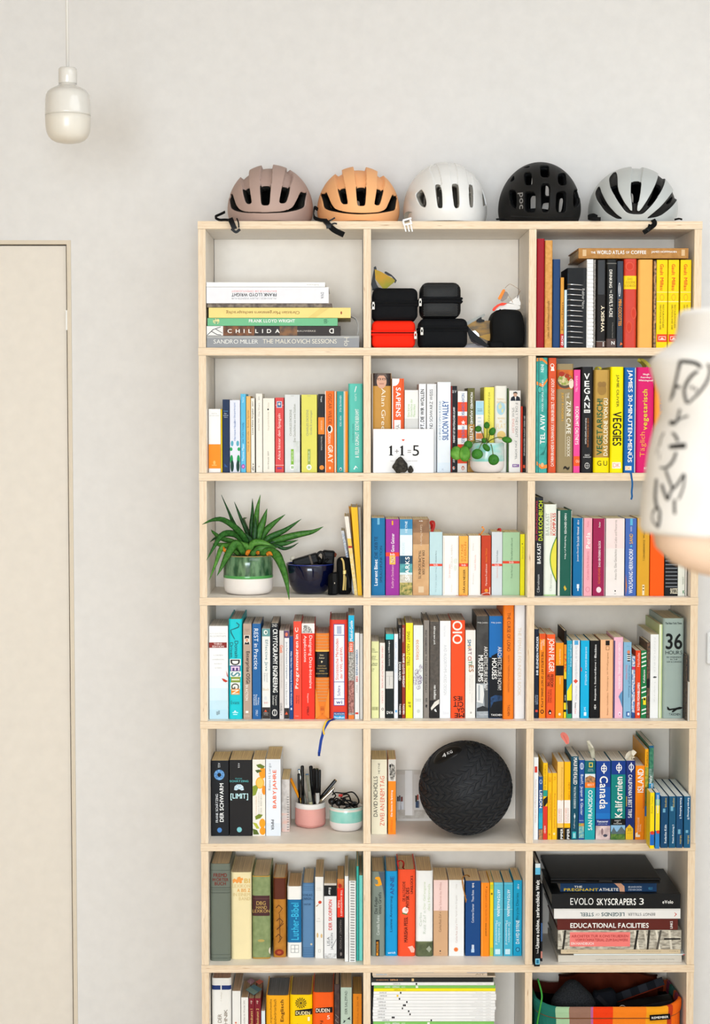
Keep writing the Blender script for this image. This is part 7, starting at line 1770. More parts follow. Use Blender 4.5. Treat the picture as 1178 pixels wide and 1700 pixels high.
leaf([(470, 465), (540, 460), (580, 520), (600, 590)], 40, G4, YB - .03, YB - .06)
for q in ([(350, 478), (360, 455), (378, 445)], [(480, 475), (500, 465), (520, 480)], [(185, 430), (200, 440), (225, 470)], [(415, 470), (425, 462), (432, 470)]):
 leaf(q, 26, '#d8862c|#b5651c|120', YB - .06, YB - .07, 'dry_leaf', fat=.1)

# dark blue glass bowl with odds and ends
Yb = .105
A, B_ = at(*cpx(608, 700), Yb), at(*cpx(922, 530), Yb)
R = (B_.x - A.x) / 2
bcx = (A.x + B_.x) / 2
bw = empty('glass_bowl', (bcx, Yb, z3), 'dark blue glass bowl full of small odds and ends', 'bowl')
H = at(*cpx(608, 533), Yb).z - z3
bp = [(0, 0), (.50, 0), (.62, .04), (.74, .13), (.86, .30), (.94, .52), (.985, .78), (1.0, 1.0)]
v, f = lathe([(r * R, z * H) for r, z in bp] + [((r - .03) * R, z * H + (.002 if i == 0 else 0)) for i, (r, z) in enumerate(reversed(bp[1:]))] + [(0, .004)], 64)
add('bowl_wall', v, f, M('#0c1440', .08, coat=.6, trans=.25), bw, smooth=True)
v, f = tube([Vector((R * .985 * math.cos(t), R * .985 * math.sin(t), H)) for t in [2 * PI * i / 64 for i in range(65)]], .0016, 8, False)
add('rim', v, f, M('#1a2a72', .08, coat=.6), bw, smooth=True)

def at_rel(X, Y, D, root):
 p = at(*cpx(X, Y), D)
 return Vector((p.x - root.location.x, p.y - root.location.y, p.z - root.location.z))

def tilted_box(name, x, y, D, w, d, h, ang, label, cat, mat, bev=.003, parts=()):
 p = at(*cpx(x, y), D)
 o = empty(name, (p.x, D, p.z), label, cat, 'things kept in the blue bowl', (0, ang, 0))
 g = G()
 g.box(-w / 2, w / 2, -d / 2, d / 2, -h / 2, h / 2, mat, bev)
 g.build('body', o)
 for nm, bx, m2 in parts:
  g = G()
  g.box(*bx, m2, .001)
  g.build(nm, o)
 return o

blk_m = M('#141416', .45)
tilted_box('spectacle_case', 735, 515, .085, .062, .03, .024, math.radians(-17), 'black hinged spectacle case lying tilted in the bowl', 'case', blk_m, .004,
   [('grey_clasp', (.011, .016, -.0162, -.014, -.012, .012), M('#5a5048', .5)), ('lid_seam', (-.031, .031, -.0156, -.0146, .002, .0028), M('#2c2c2e', .4))])
tilted_box('lens_cap', 650, 500, .10, .011, .011, .012, .1, 'small cream bottle cap at the left of the bowl', 'cap', M('#cfc6b4', .5), .003, [('cap_ring', (-.006, .006, -.006, .006, -.003, -.001), M('#b5ab98', .5))])
tilted_box('blue_token', 803, 500, .10, .008, .012, .018, .15, 'small light blue clip between the black things', 'clip', M('#4a9cc8', .4), .002, [('clip_edge', (-.0045, .0045, -.0065, -.005, -.002, .002), M('#2f7aa8', .4))])
tilted_box('camera_grip', 882, 492, .10, .030, .03, .034, .08, 'black plastic grip in the right of the bowl', 'grip', blk_m, .005, [('grip_ridge', (-.012, .012, -.0165, -.014, -.004, .004), M('#232325', .6))])
tilted_box('wooden_stub', 918, 474, .11, .012, .012, .012, .4, 'red brown wooden stub beside the black grip', 'stub', M('#8a4630', .5), .004, [('stub_end', (.004, .0065, -.004, .004, -.004, .004), M('#a55a40', .5))])
ps = empty('folded_headphones', (at(*cpx(835, 490), .09).x, .09, at(*cpx(835, 490), .09).z), 'black folded earpiece loop on top of the bowl', 'headphones', 'things kept in the blue bowl')
v, f = tube(spline([at_rel(x, y, .085, ps) for x, y in ((815, 520), (812, 475), (832, 457), (850, 470), (858, 510))], 24), .0032, 8)
add('loop', v, f, M('#2a2827', .4), ps, smooth=True)
v, f = tube([at_rel(808, 500, .09, ps), at_rel(835, 530, .085, ps)], .008, 10)
add('earpiece', v, f, blk_m, ps, smooth=True)
v, f = tube([at_rel(845, 535, .078, ps), at_rel(882, 503, .078, ps)], .0026, 8)
add('arm', v, f, M('#1c1c1d', .35), ps, smooth=True)
# black pouches with gold zip
pz = empty('zip_pouch', (at(*cpx(985, 700), .06).x, .06, z3), 'small black pouch with a gold zip beside the bowl', 'pouch')
pw = (at(*cpx(1030, 600), .06) - at(*cpx(932, 600), .06)).x
ph_ = at(*cpx(985, 497), .06).z - z3
v, f = rbox(-pw / 2, pw / 2, 0, .055, 0, ph_, .012, 5)
add('pouch_body', v, f, M('#151516', .8, bump=.4, bscale=800), pz, smooth=True)
zp = spline([at_rel(x, y, .0585, pz) for x, y in ((968, 497), (980, 520), (985, 570), (985, 640), (980, 706))], 24)
v, f = ribbon(zp, .0042, .002)
add('zip', v, f, M('#a88f54', .45, .4), pz)
v, f = ribbon([at_rel(998, 600, .056, pz), at_rel(994, 706, .056, pz)], .002, .002)
add('zip_edge', v, f, M('#a88f54', .45, .4), pz)
g = G()
p = at_rel(988, 588, .056, pz)
g.box(p.x - .004, p.x + .004, -.006, -.001, p.z - .006, p.z + .005, M('#bfa86c', .4, .4), .0015)
g.build('zip_slider', pz)
v, f = ribbon([at_rel(1000, 598, .054, pz), at_rel(1012, 640, .052, pz), at_rel(1022, 690, .052, pz)], .006, .002)
add('zip_pull', v, f, M('#101011', .6), pz)
py_ = empty('wallet', (at(*cpx(908, 700), .05).x, .05, z3), 'black crumpled fabric wallet in front of the bowl', 'wallet')
ww = (at(*cpx(944, 600), .05) - at(*cpx(873, 600), .05)).x
hh_ = at(*cpx(908, 590), .05).z - z3
v, f = rbox(-ww / 2, ww / 2, 0, .02, 0, hh_, .007, 4)
v = [(x + .003 * math.sin(z * 160), y + .002 * math.sin(x * 260 + z * 90), z * (1 - .25 * max(0, -x / ww))) for x, y, z in v]
add('wallet_body', v, f, M('#131314', .8, bump=.5, bscale=600), py_, smooth=True)
v, f = ribbon([Vector((ww * .2, -.002, hh_ * .95)), Vector((ww * .24, -.0035, hh_ * .5)), Vector((ww * .2, -.002, .004))], .009, .002)
add('flap', v, f, M('#1b1b1c', .6), py_)
g = G()
g.box(ww * .18, ww * .26, -.006, -.003, hh_ * .5, hh_ * .58, M('#d9d4c9', .2, .9), .001)
g.build('stud', py_)
# papers and magazines standing at the right upright
def sheet(name, x0t, x1t, yt, x0b, x1b, yb_, Y, D, mats, label, cat='magazine', bands=()):
 """A slanted thin volume: parallelogram front, given its real depth."""
 T0, T1, B0, B1 = at(*cpx(x0t, yt), Y), at(*cpx(x1t, yt), Y), at(*cpx(x0b, yb_), Y), at(*cpx(x1b, yb_), Y)
 zt_ = T0.z - z3
 lim = cell.xr - .0012
 cx = (B0.x + B1.x) / 2
 o = empty(name, (cx, Y, z3), label, cat, 'papers at the right of the third row')
 X = [min(p.x, lim) - cx for p in (B0, B1, T1, T0)]
 def slab(a, b, y0, y1, za, zb, nm, m):
  # fractions of thickness a..b between heights za..zb
  def xx(fr, z):
   t = z / zt_
   l, r = X[0] + (X[3] - X[0]) * t, X[1] + (X[2] - X[1]) * t
   return l + (r - l) * fr
  v = [(xx(a, za), y0, za), (xx(b, za), y0, za), (xx(b, zb), y0, zb), (xx(a, zb), y0, zb), (xx(a, za), y1, za), (xx(b, za), y1, za), (xx(b, zb), y1, zb), (xx(a, zb), y1, zb)]
  f = [(0, 1, 2, 3), (4, 7, 6, 5), (0, 4, 5, 1), (1, 5, 6, 2), (2, 6, 7, 3), (3, 7, 4, 0)]
  add(nm, v, f, m, o)
 slab(.0, .14, 0, D, 0, zt_, 'back_cover', mats[0])
 slab(.86, 1, 0, D, 0, zt_, 'front_cover', mats[0])
 slab(.14, .86, .0015, D - .002, .001, zt_ - .001, 'page_block', mats[1])
 slab(.0, 1, -.0006, .0, 0, zt_, 'spine', mats[0])
 for za, zb, m in bands:
  slab(.0, 1, -.0012, -.0006, za * zt_, zb * zt_, 'spine_panel', m)
 return o

pgm = M('#efeae2', .8)
sheet('paper_bundle', 966, 985, 318, 1043, 1052, 718, .085, .12, (M('#dfe4ee', .6), pgm), 'bundle of white papers leaning at the far left of the pile', 'papers', [(.3, .95, M('#8fa5c8|#e9ecf3|300', .6))])
sheet('magazine', 988, 1014, 225, 1053, 1074, 722, .055, .14, (M('#f3cf62', .5), pgm), 'leaning magazine, white above and pale yellow below', 'magazine', [(.72, 1.0, M('#f3ece2', .5)), (.60, .625, M('#c43a2c', .5)), (.0, .6, M('#f1d27c|#f6e3ae|160', .5))])
sheet('magazine', 1030, 1072, 165, 1076, 1102, 727, .05, .15, (M('#fcc514', .4), pgm), 'bright yellow magazine leaning at the right upright', 'magazine', [])
sheet('magazine', 1015, 1029, 160, 1074.6, 1075.8, 715, .206, .04, (M('#d9962c', .5), pgm), 'amber magazine standing behind the yellow one', 'magazine', [])
sheet('paper_bundle', 1076, 1092, 165, 1103.5, 1105.5, 722, .08, .12, (M('#d9d2c6', .6), pgm), 'grey white papers squeezed against the right upright', 'papers', [])

# ------------------------------------------------------------------ fifth row left: pen cup, cable cup
cell_at(5, 1, 320, 1200)
z5 = floor_z(5) + .0003
CP = on_z(*cpx(765, 690), floor_z(5))
Yc = CP.y + .032
cup = empty('pen_cup', (at(*cpx(765, 600), Yc).x, Yc, z5), 'pink fabric-like cup with a white cuff, full of pens', 'cup')
A, B_ = at(*cpx(667, 520), Yc), at(*cpx(863, 520), Yc)
R = (B_.x - A.x) / 2
H = at(*cpx(765, 512), Yc).z - z5
def soft_ring(r, z, n=56, sq=.12, wob=.0, ph=0):
 out = []
 for k in range(n):
  t = 2 * PI * k / n
  q = 1 + sq * (abs(math.cos(t)) ** 4 + abs(math.sin(t)) ** 4 - .75) * .5
  rr = r * q * (1 + wob * math.sin(3 * t + ph))
  out.append((rr * math.cos(t), rr * math.sin(t), z + wob * .03 * math.sin(2 * t + ph)))
 return out
def loft(rings, cap0=False, cap1=False):
 n = len(rings[0])
 v = [p for r in rings for p in r]
 f = []
 for j in range(len(rings) - 1):
  for k in range(n):
   f.append((j * n + k, j * n + (k + 1) % n, (j + 1) * n + (k + 1) % n, (j + 1) * n + k))
 if cap0:
  f.append(tuple(range(n))[::-1])
 if cap1:
  f.append(tuple((len(rings) - 1) * n + k for k in range(n)))
 return v, f
zs = at(*cpx(765, 568), Yc - R).z - z5
v, f = loft([soft_ring(R * .80, .0008, sq=.5), soft_ring(R * .93, .004, sq=.4, wob=.01), soft_ring(R * .985, H * .16, sq=.25, wob=.012), soft_ring(R * 1.0, H * .45, wob=.008, ph=1), soft_ring(R * .985, zs)], True)
add('cup_body', v, f, M('#e8a79c', .85, bump=.5, bscale=500), cup, smooth=True)
v, f = loft([soft_ring(R * .985, zs), soft_ring(R * 1.01, zs + .001), soft_ring(R * .985, H * .93, wob=.008), soft_ring(R * .965, H, wob=.01), soft_ring(R * .92, H - .001, wob=.01), soft_ring(R * .90, H * .3), soft_ring(R * .01, H * .28)])
add('cuff', v, f, M('#efe9e3', .8, bump=.3, bscale=500), cup, smooth=True)
v, f = loft([soft_ring(R * .955, .0055, sq=.4, wob=.01), soft_ring(R * .965, .0068, sq=.4, wob=.01)])
add('bottom_seam', v, f, M('#c9847a', .8), cup, smooth=True)

def q8(X, Y):
 return 475 + X / 8.726, 1260 + Y / 8.726

def pen(x0, y0, x1, y1, r, D0, D1, label, mats, parts=('cap',), zbase=None, nm='pen', cat='pen', cap_at=.45):
 """Pen from its top (x0,y0) to where it enters the cup (x1,y1); runs on to the cup's floor."""
 T, B = at(*q8(x0, y0), D0), at(*q8(x1, y1), D1)
 d = (B - T)
 low = (z5 + H * .30 + .002)
 tt = (low - T.z) / d.z
 E_ = T + d * tt
 # keep the foot inside the cup
 cx, cy = cup.location.x, cup.location.y
 off = Vector((E_.x - cx, E_.y - cy))
 lim = R * .86 - r
 if off.length > lim:
  off *= lim / off.length
  E_ = Vector((cx + off.x, cy + off.y, low))
 o = empty(nm, E_, label, cat, 'pens standing in the pink cup')
 L = T - E_
 def seg(a, b, rr, nm_, m, rr2=None):
  v, f = tube([L * a, L * ((a + b) / 2), L * b], [rr, rr, rr2 if rr2 is not None else rr], 10)
  add(nm_, v, f, m, o, smooth=True)
 seg(0, cap_at, r * .96, 'barrel', mats[0])
 seg(cap_at, .985, r, 'cap', mats[1])
 seg(.985, 1.0, r * .9, 'cap_end', mats[2] if len(mats) > 2 else mats[1], r * .5)
 c_ = L.normalized()
 side = Vector((0, -1, 0))
 v, f = ribbon([L * .985 + side * (r + .0012), L * .80 + side * (r + .0014), L * .62 + side * (r + .0008)], r * .55, .0011, Vector((1, 0, 0)))
 add('clip', v, f, mats[3] if len(mats) > 3 else mats[1], o)
 return o

bk, gr, og = M('#161617', .3), M('#8d8c80', .35), M('#f59a1a', .4)
px_ = pen
pen(60, 280, 160, 500, .0036, Yc - .006, Yc - .004, 'orange felt pen leaning left out of the pink cup', (M('#d9b46a', .4), og, M('#ef7a1a', .4), og))
pen(180, 210, 190, 640, .0034, Yc - .004, Yc - .004, 'black pen at the left of the pink cup', (bk, bk))
pen(182, 145, 235, 400, .0034, Yc + .004, Yc + .002, 'grey pen with a blue end, left in the pink cup', (gr, gr, M('#3f6f9c', .4), M('#b9b6ac', .2, .8)))
pen(232, 95, 238, 640, .0042, Yc - .012, Yc - .012, 'black round-tipped marker in the pink cup', (bk, bk))
pen(300, 215, 355, 650, .0048, Yc - .018, Yc - .017, 'grey green pen with a blue end at the front of the pink cup', (M('#c9c49c', .35), M('#98988a', .35), M('#3f6f9c', .4), M('#6a6250', .3, .5)), cap_at=.38)
pen(355, 98, 390, 640, .0046, Yc - .004, Yc - .006, 'tall flat-topped black pen in the pink cup', (bk, M('#1b1b1c', .4)))
pen(438, 135, 462, 640, .0052, Yc - .016, Yc - .018, 'black and silver marker at the front of the pink cup', (M('#c9c6c0', .3), M('#2a2928', .4), M('#5a5a3c', .4), M('#1e1e1f', .4)), cap_at=.52)
pen(485, 155, 478, 560, .0034, Yc + .006, Yc + .004, 'black pen with fluted clip at the back of the pink cup', (bk, bk))
pen(405, 135, 400, 500, .0034, Yc + .012, Yc + .01, 'dark red pen at the back of the pink cup', (M('#5a1c1c', .4), M('#2a1c1c', .4)))
pen(720, 300, 500, 560, .0042, Yc - .002, Yc - .006, 'black ballpoint with brass end leaning right', (bk, bk, M('#c9a878', .25, .8), bk))
pen(695, 415, 500, 610, .0036, Yc - .016, Yc - .018, 'champagne metal ballpoint leaning right', (M('#b9a890', .25, .7), M('#a89880', .25, .7), M('#d9cdb9', .25, .8), M('#e9e0d0', .2, .9)))

Y2 = on_z(*cpx(998, 716), floor_z(5)).y + .037
cc, R2, H2, ccx = pot('ceramic_cup', 891, 1105, 537, 716, Y2, z5, 'white and turquoise ceramic cup full of black cables', M('#f0e7e2', .5), M('#f1e4da|#f1e4da|30', .25, coat=.3), 654, foot=.62, cat='cup', wall=.004)
zz0, zz1 = at(*cpx(891, 655), Y2 - R2 * .9).z - z5, at(*cpx(891, 583), Y2 - R2 * .9).z - z5
v, f = lathe([(R2 * 1.000, zz0), (R2 * 1.012, zz0 + .001), (R2 * 1.012, zz1 - .003), (R2 * 1.002, zz1)], 64)
add('turquoise_band', v, f, M('#8ad3c6|#a3dccf|40', .2, coat=.4), cc, smooth=True)
v, f = lathe([(R2 * 1.0, H2 - .004), (R2 * 1.01, H2 - .0025), (R2 * 1.004, H2), (R2 * .96, H2 - .0005)], 64)
add('turquoise_rim', v, f, M('#a8dcd2|#d9e6de|60', .2, coat=.4), cc, smooth=True)
rnd = random.Random(5)
for i in range(6):
 o = empty('cable', (ccx, Y2, z5 + H2 * .62), ['black cable loop standing highest in the turquoise cup', 'black cable curling at the left rim of the cup', 'thin black cable across the middle of the cup', 'black cable with a pale plug in the cup', 'black cable coil at the right rim of the cup', 'short black cable with a red tag in the cup'][i], 'cable', 'cables in the turquoise cup')
 pts = []
 a0 = rnd.uniform(0, 6)
 for k in range(7):
  t = a0 + k * 1.1
  rr = R2 * (.25 + .55 * rnd.random())
  pts.append(Vector((rr * math.cos(t), rr * .8 * math.sin(t), H2 * (.12 + .42 * rnd.random() + .05 * i))))
 if i == 0:
  P = [(910, 470, -.02), (930, 455, -.01), (985, 460, -.005), (1040, 452, .0), (1075, 490, .0), (1078, 525, .0), (1040, 535, -.01), (985, 500, -.015)]
  pts = [Vector((at(*cpx(x, y), Y2 + d).x - ccx, d, at(*cpx(x, y), Y2 + d).z - o.location.z)) for x, y, d in P]
 if i == 1:
  P = [(912, 440, -.0), (915, 455, -.01), (930, 475, -.012), (915, 500, -.02), (945, 510, -.02), (1000, 505, -.022), (1050, 520, -.02)]
  pts = [Vector((at(*cpx(x, y), Y2 + d).x - ccx, d, at(*cpx(x, y), Y2 + d).z - o.location.z)) for x, y, d in P]
 v, f = tube(spline(pts, 42), .0017 if i != 2 else .0012, 7)
 add('wire', v, f, M('#131314', .35), o, smooth=True)
 e_ = pts[-1]
 v, f = rbox(e_.x - .005, e_.x + .005, e_.y - .003, e_.y + .003, e_.z - .003, e_.z + .003, .001, 2)
 add('plug', v, f, (M('#131314', .35), M('#1b1b1c', .35), M('#d9d4cd', .4), M('#c9c4bd', .4), M('#1b1b1c', .35), M('#d83a34', .4))[i], o)
for i, (x, y, r) in enumerate(((905, 512, .009), (950, 520, .009))):
 p = at(*cpx(x, y), Y2 - .018)
 o = empty('earbud', p, ('black round earbud at the left rim of the cup', 'black earbud nearer the middle of the cup')[i], 'earbud', 'cables in the turquoise cup')
 bm = bmesh.new()
 bmesh.ops.create_uvsphere(bm, u_segments=16, v_segments=10, radius=r)
 bm.verts.index_update()
 v = [q.co.copy() for q in bm.verts]
 f = [tuple(w.index for w in q.verts) for q in bm.faces]
 bm.free()
 add('bud_body', v, f, M('#161617', .3), o, smooth=True)
 v, f = tube([Vector((0, 0, -r * .4)), Vector((.002, .001, -r * 2.0))], .0016, 6)
 add('bud_stem', v, f, M('#161617', .3), o, smooth=True)

# ------------------------------------------------------------------ fifth row middle: tread ball and photo print
cell_at(5, 2, 600, 1200)
BY, BR = .096, .1128
bc_ = at(772.5, 1309, BY)
bz_ = floor_z(5) + BR + .0018
ball = empty('tread_ball', (bc_.x, BY, bz_), 'large black exercise ball with a tyre-like tread', 'ball')
rub = M('#37383b', .5, bump=.15, bscale=600)
bm = bmesh.new()
bmesh.ops.create_uvsphere(bm, u_segments=96, v_segments=48, radius=BR - .0012)
bm.verts.index_update()
v = [q.co.copy() for q in bm.verts]
f = [tuple(w.index for w in q.verts) for q in bm.faces]
bm.free()
add('ball_core', v, f, rub, ball, smooth=True)
Rm = Euler((math.radians(22), math.radians(-24), 0)).to_matrix()
patch = Vector((-.44, -.36, .82)).normalized()
V_, F_ = [], []
def sp(lat, lon, r):
 return Rm @ Vector((r * math.cos(lat) * math.cos(lon), r * math.cos(lat) * math.sin(lon), r * math.sin(lat)))
nrow = 20
for row in range(nrow):
 lat0 = math.radians(-84 + 168 * row / nrow)
 lat1 = lat0 + math.radians(168 / nrow)
 la, lb = lat0 + .012, lat1 - .012
 cl = math.cos((lat0 + lat1) / 2)
 nbk = max(6, int(38 * cl))
 sgn = 1 if row % 2 else -1
 for k in range(nbk):
  lo = 2 * PI * k / nbk
  w = 2 * PI / nbk * .58
  sl = sgn * .075 / max(cl, .15)
  c0 = sp((la + lb) / 2, lo + w / 2, 1)
  if c0.dot(patch) > .86:
   continue
  b = len(V_)
  for r_, ins_ in ((BR - .0016, 0), (BR + .0016, .16)):
   for (lt, l_) in ((la, lo - sl), (la, lo + w - sl), (lb, lo + w + sl), (lb, lo + sl)):
    lc2, ll2 = (la + lb) / 2, lo + w / 2
    V_.append(sp(lt + (lc2 - lt) * ins_, l_ + (ll2 - l_) * ins_, r_))
  F_ += [(b + 4, b + 5, b + 6, b + 7)] + [(b + i, b + (i + 1) % 4, b + 4 + (i + 1) % 4, b + 4 + i) for i in range(4)]
add('tread', V_, F_, M('#3c3d40', .45), ball)['kind'] = 'stuff'
# smooth raised badge with the weight
up_ = Vector((0, 0, 1))
ex = Vector((1, 0, .35))
ex = (ex - patch * ex.dot(patch)).normalized()
ey = patch.cross(ex).normalized()
if ey.z < 0:
 ey = -ey
V_, F_ = [], []
na, nr = 40, 6
for j in range(nr + 1):
 q = j / nr
 for k in range(na):
  t = 2 * PI * k / na
  d = (patch + ex * (.36 * q * math.cos(t)) + ey * (.23 * q * math.sin(t))).normalized()
  V_.append(d * (BR + (.0022 if q < .95 else -.001)))
for j in range(nr):
 for k in range(na):
  F_.append((j * na + k, j * na + (k + 1) % na, (j + 1) * na + (k + 1) % na, (j + 1) * na + k))
add('badge', V_, F_, M('#151517', .3), ball, smooth=True)
g = G()
wm_ = M('#e9e9e9', .5)
for s_, x0, x1, y0, y1, b_ in (('4', -.10, -.01, -.13, .0, 1), ('KG', .02, .14, -.11, -.01, 1)):
 uv, ff, ly = text_geo(s_, b_)
 g.put([(patch + ex * (x0 + (x1 - x0) * u[0]) + ey * (y0 + (y1 - y0) * u[1])).normalized() * (BR + .0026 + q * .00003) for u, q in zip(uv, ly)], ff, wm_)
g.build('lettering', ball)['kind'] = 'stuff'

YP = .235
A, B_ = at(*cpx(228, 625), YP), at(*cpx(460, 318), YP)
ph = empty('photo_print', ((A.x + B_.x) / 2, YP, z5), 'pale photo print of columns leaning behind the black ball', 'photo')
pw2, pz2 = (B_.x - A.x) / 2, B_.z - z5
g = G()
def lean(x, z, off=0):
 return (x, .018 * z / pz2 - off, z)
g.put([lean(-pw2, 0), lean(pw2, 0), lean(pw2, pz2), lean(-pw2, pz2), lean(-pw2, 0, -.0008), lean(pw2, 0, -.0008), lean(pw2, pz2, -.0008), lean(-pw2, pz2, -.0008)],
  [(0, 1, 2, 3), (4, 7, 6, 5), (3, 2, 6, 7), (0, 3, 7, 4), (1, 5, 6, 2), (0, 4, 5, 1)], M('#d9d2ca', .5))
g.build('print_sheet', ph)
def prect(x0, x1, y0, y1, col, nm, off=.0006):
 a, b = at(*cpx(x0, y1), YP), at(*cpx(x1, y0), YP)
 xa, xb, za, zb = a.x - ph.location.x, b.x - ph.location.x, max(a.z - z5, .0005), b.z - z5
 add(nm, [lean(xa, za, off), lean(xb, za, off), lean(xb, zb, off), lean(xa, zb, off)], [(0, 1, 2, 3)], M(col, .5), ph)
prect(230, 458, 320, 345, '#cfc6bb', 'sky_band')
prect(230, 458, 570, 624, '#b9b0a4|#cfc8be|60', 'ground_band')
prect(283, 340, 320, 604, '#efeae4', 'column', .0008)
prect(331, 343, 320, 604, '#d5cdc4', 'column_side', .001)
for x, y, w, h, c in ((232, 485, 10, 30, '#3a3a44'), (244, 478, 9, 36, '#4a4450'), (256, 486, 12, 30, '#7a3a34'), (240, 516, 34, 50, '#e3e3e6'), (254, 514, 4, 54, '#3c3c40'), (350, 478, 12, 40, '#4a4a3c'), (362, 472, 10, 34, '#a84a3a'), (352, 512, 26, 44, '#3a4a66'), (372, 500, 12, 60, '#d9d5d2')):
 prect(x, x + w, y, y + h, c, 'small_figure', .0012)

# ------------------------------------------------------------------ laptop on the pile
cell_at(6, 3, 878, 1400)
YL = .012
A, B_ = at(*cpx(140, 245), YL), at(*cpx(856, 245), YL)
lap = empty('laptop', ((A.x + B_.x) / 2, YL, laptop_z), 'closed black laptop on top of the lying pile of books', 'laptop')
lw2 = (B_.x - A.x) / 2
top_z = at(*cpx(500, 230), YL).z - laptop_z
bm_ = M('#141416', .45)
g = G()
g.box(-lw2, lw2, 0.002, .222, 0.0, max(.006, top_z * .45), bm_, .003)
g.build('base', lap)
g = G()
g.box(-lw2 - .001, lw2 + .001, 0, .226, max(.0065, top_z * .5), max(.014, top_z), M('#151518', .4), .003)
g.build('lid', lap)
g = G()
zl = top_z * .47
g.box(-.016, .016, -.0012, .003, zl - .003, zl + .003, M('#0c0c0d', .3), .001)
g.build('latch', lap)
g = G()
for x in (-.06, .055):
 g.box(x - .012, x + .012, -.0006, .004, zl - .0015, zl + .001, M('#26262a', .4))
 o = g.build('bumper', lap)
 g = G()

# ------------------------------------------------------------------ bottom row right: striped basket and what lies in it
cell_at(7, 3, 878, 1600)
z7 = floor_z(7) + .0003
YBk = .012
L0, L1 = at(*cpx(42, 300), YBk), at(*cpx(1000, 300), YBk)
bx0, bx1 = max(L0.x, cell.xl + .003), min(L1.x, cell.xr - .004)
bkc = (bx0 + bx1) / 2
hw = (bx1 - bx0) / 2
bsk = empty('storage_basket', (bkc, YBk, z7), 'striped felt storage basket in the bottom right cell', 'basket')
zr = at(*cpx(500, 290), YBk).z - z7
D = .225
stripes = [(42, '#1f6a5c'), (175, '#a3c59c'), (262, '#96705f'), (402, '#b9639c'), (417, '#ef3f14'), (545, '#f5821f'), (760, '#f5a31e'), (900, '#b93a1c'), (925, '#ec6a16'), (1001, None)]
sx = [(at(*cpx(x, 300), YBk).x - bkc, c) for x, c in stripes]
rad = .035
def edge_pts():
 P = []
 # front from left to right, with the stripe borders as columns
 xs = sorted(set([-hw + rad, hw - rad] + [min(max(x, -hw + rad), hw - rad) for x, _ in sx] + [-hw + rad + (2 * hw - 2 * rad) * i / 20 for i in range(21)]))
 for x in xs:
  P.append((x, 0))
 for i in range(1, 7):
  t = PI / 2 * i / 6
  P.append((hw - rad + rad * math.sin(t), rad - rad * math.cos(t)))
 for i in range(1, 9):
  P.append((hw, rad + (D - 2 * rad) * i / 8))
 for i in range(1, 7):
  t = PI / 2 * i / 6
  P.append((hw - rad + rad * math.cos(t), D - rad + rad * math.sin(t)))
 for i in range(1, 16):
  P.append((hw - rad - (2 * hw - 2 * rad) * i / 15, D))
 for i in range(1, 7):
  t = PI / 2 * i / 6
  P.append((-hw + rad - rad * math.sin(t), D - rad + rad * math.cos(t)))
 for i in range(1, 9):
  P.append((-hw, D - rad - (D - 2 * rad) * i / 8))
 for i in range(1, 6):
  t = PI / 2 * i / 6
  P.append((-hw + rad - rad * math.cos(t), rad - rad * math.sin(t)))
 return P
EP = edge_pts()
nE = len(EP)
def rim_z(x, y):
 e_ = max(0, (abs(x) - (hw - rad * 1.6)) / (rad * 1.6))
 return zr + .016 * min(1, e_) ** 1.5 * (1 if y < D * .9 else .8) - (.012 * min(1, y / D))
def stripe_of(xm, ym):
 if ym > D * .93:
  return '#5a2418'
 if ym > D * .6 or abs(xm) > hw - rad * .3 and ym > rad:
  cols = ['#1f6a5c', '#7a2f4c', '#b5502a', '#2f6a6a']
  return cols[int(ym / D * 7) % 4] if xm > 0 else ['#1f6a5c', '#2f7a4a'][int(ym / D * 5) % 2]
 for (a, c), (b, _) in zip(sx, sx[1:]):
  if xm < b:
   return c
 return '#ec6a16'
def band(g, levels, s_in=0.0, dark=False):
 for j in range(len(levels) - 1):
  for k in range(nE):
   k2 = (k + 1) % nE
   q = []
   for kk, lv in ((k, levels[j]), (k2, levels[j]), (k2, levels[j + 1]), (k, levels[j + 1])):
    x, y = EP[kk]
    fr, ins_, add_ = lv
    taper = .965 + .035 * fr
    q.append((x * taper * (1 - ins_ / hw), D / 2 + (y - D / 2) * taper * (1 - ins_ * 2 / D), fr * rim_z(x, y) + add_))
   c = stripe_of((EP[k][0] + EP[k2][0]) / 2, (EP[k][1] + EP[k2][1]) / 2)
   g.put(q, [(0, 1, 2, 3)], M('#221c1c', .9) if dark else M(c, .8, bump=.5, bscale=600))
# the outer wall, one part per colour run on the front
g = G()
band(g, [(0.0, .004, .0), (.03, 0, 0), (.5, -.002, 0), (.86, 0, 0)])
g.build('outer_wall', bsk)
g = G()
band(g, [(.87, 0, 0), (.875, -.0018, 0), (.95, -.003, 0), (1.0, -.0025, .0), (1.0, .001, .003), (1.0, .005, .002), (.93, .0065, 0), (.86, .0062, 0)])
g.build('rolled_rim', bsk)
g = G()
band(g, [(.87, .006, 0), (.05, .008, 0)], dark=True)
g.build('lining', bsk)
x_, y_ = zip(*EP)
add('basket_floor', [(x * .94, D / 2 + (y - D / 2) * .94, .004) for x, y in EP], [tuple(range(nE))], M('#221c1c', .9), bsk)
pth = [Vector((x * .9985, y - .0006 if y < .02 else D / 2 + (y - D / 2) * 1.0, rim_z(x, y) * .868)) for x, y in EP if y < D * .7]
st = [Vector((p.x, p.y, p.z)) for p in pth if p.y < .03]
st.sort(key=lambda p: p.x)
v, f = tube(st, .0009, 5)
add('stitch_line', v, f, M('#7a4a2c', .8), bsk)
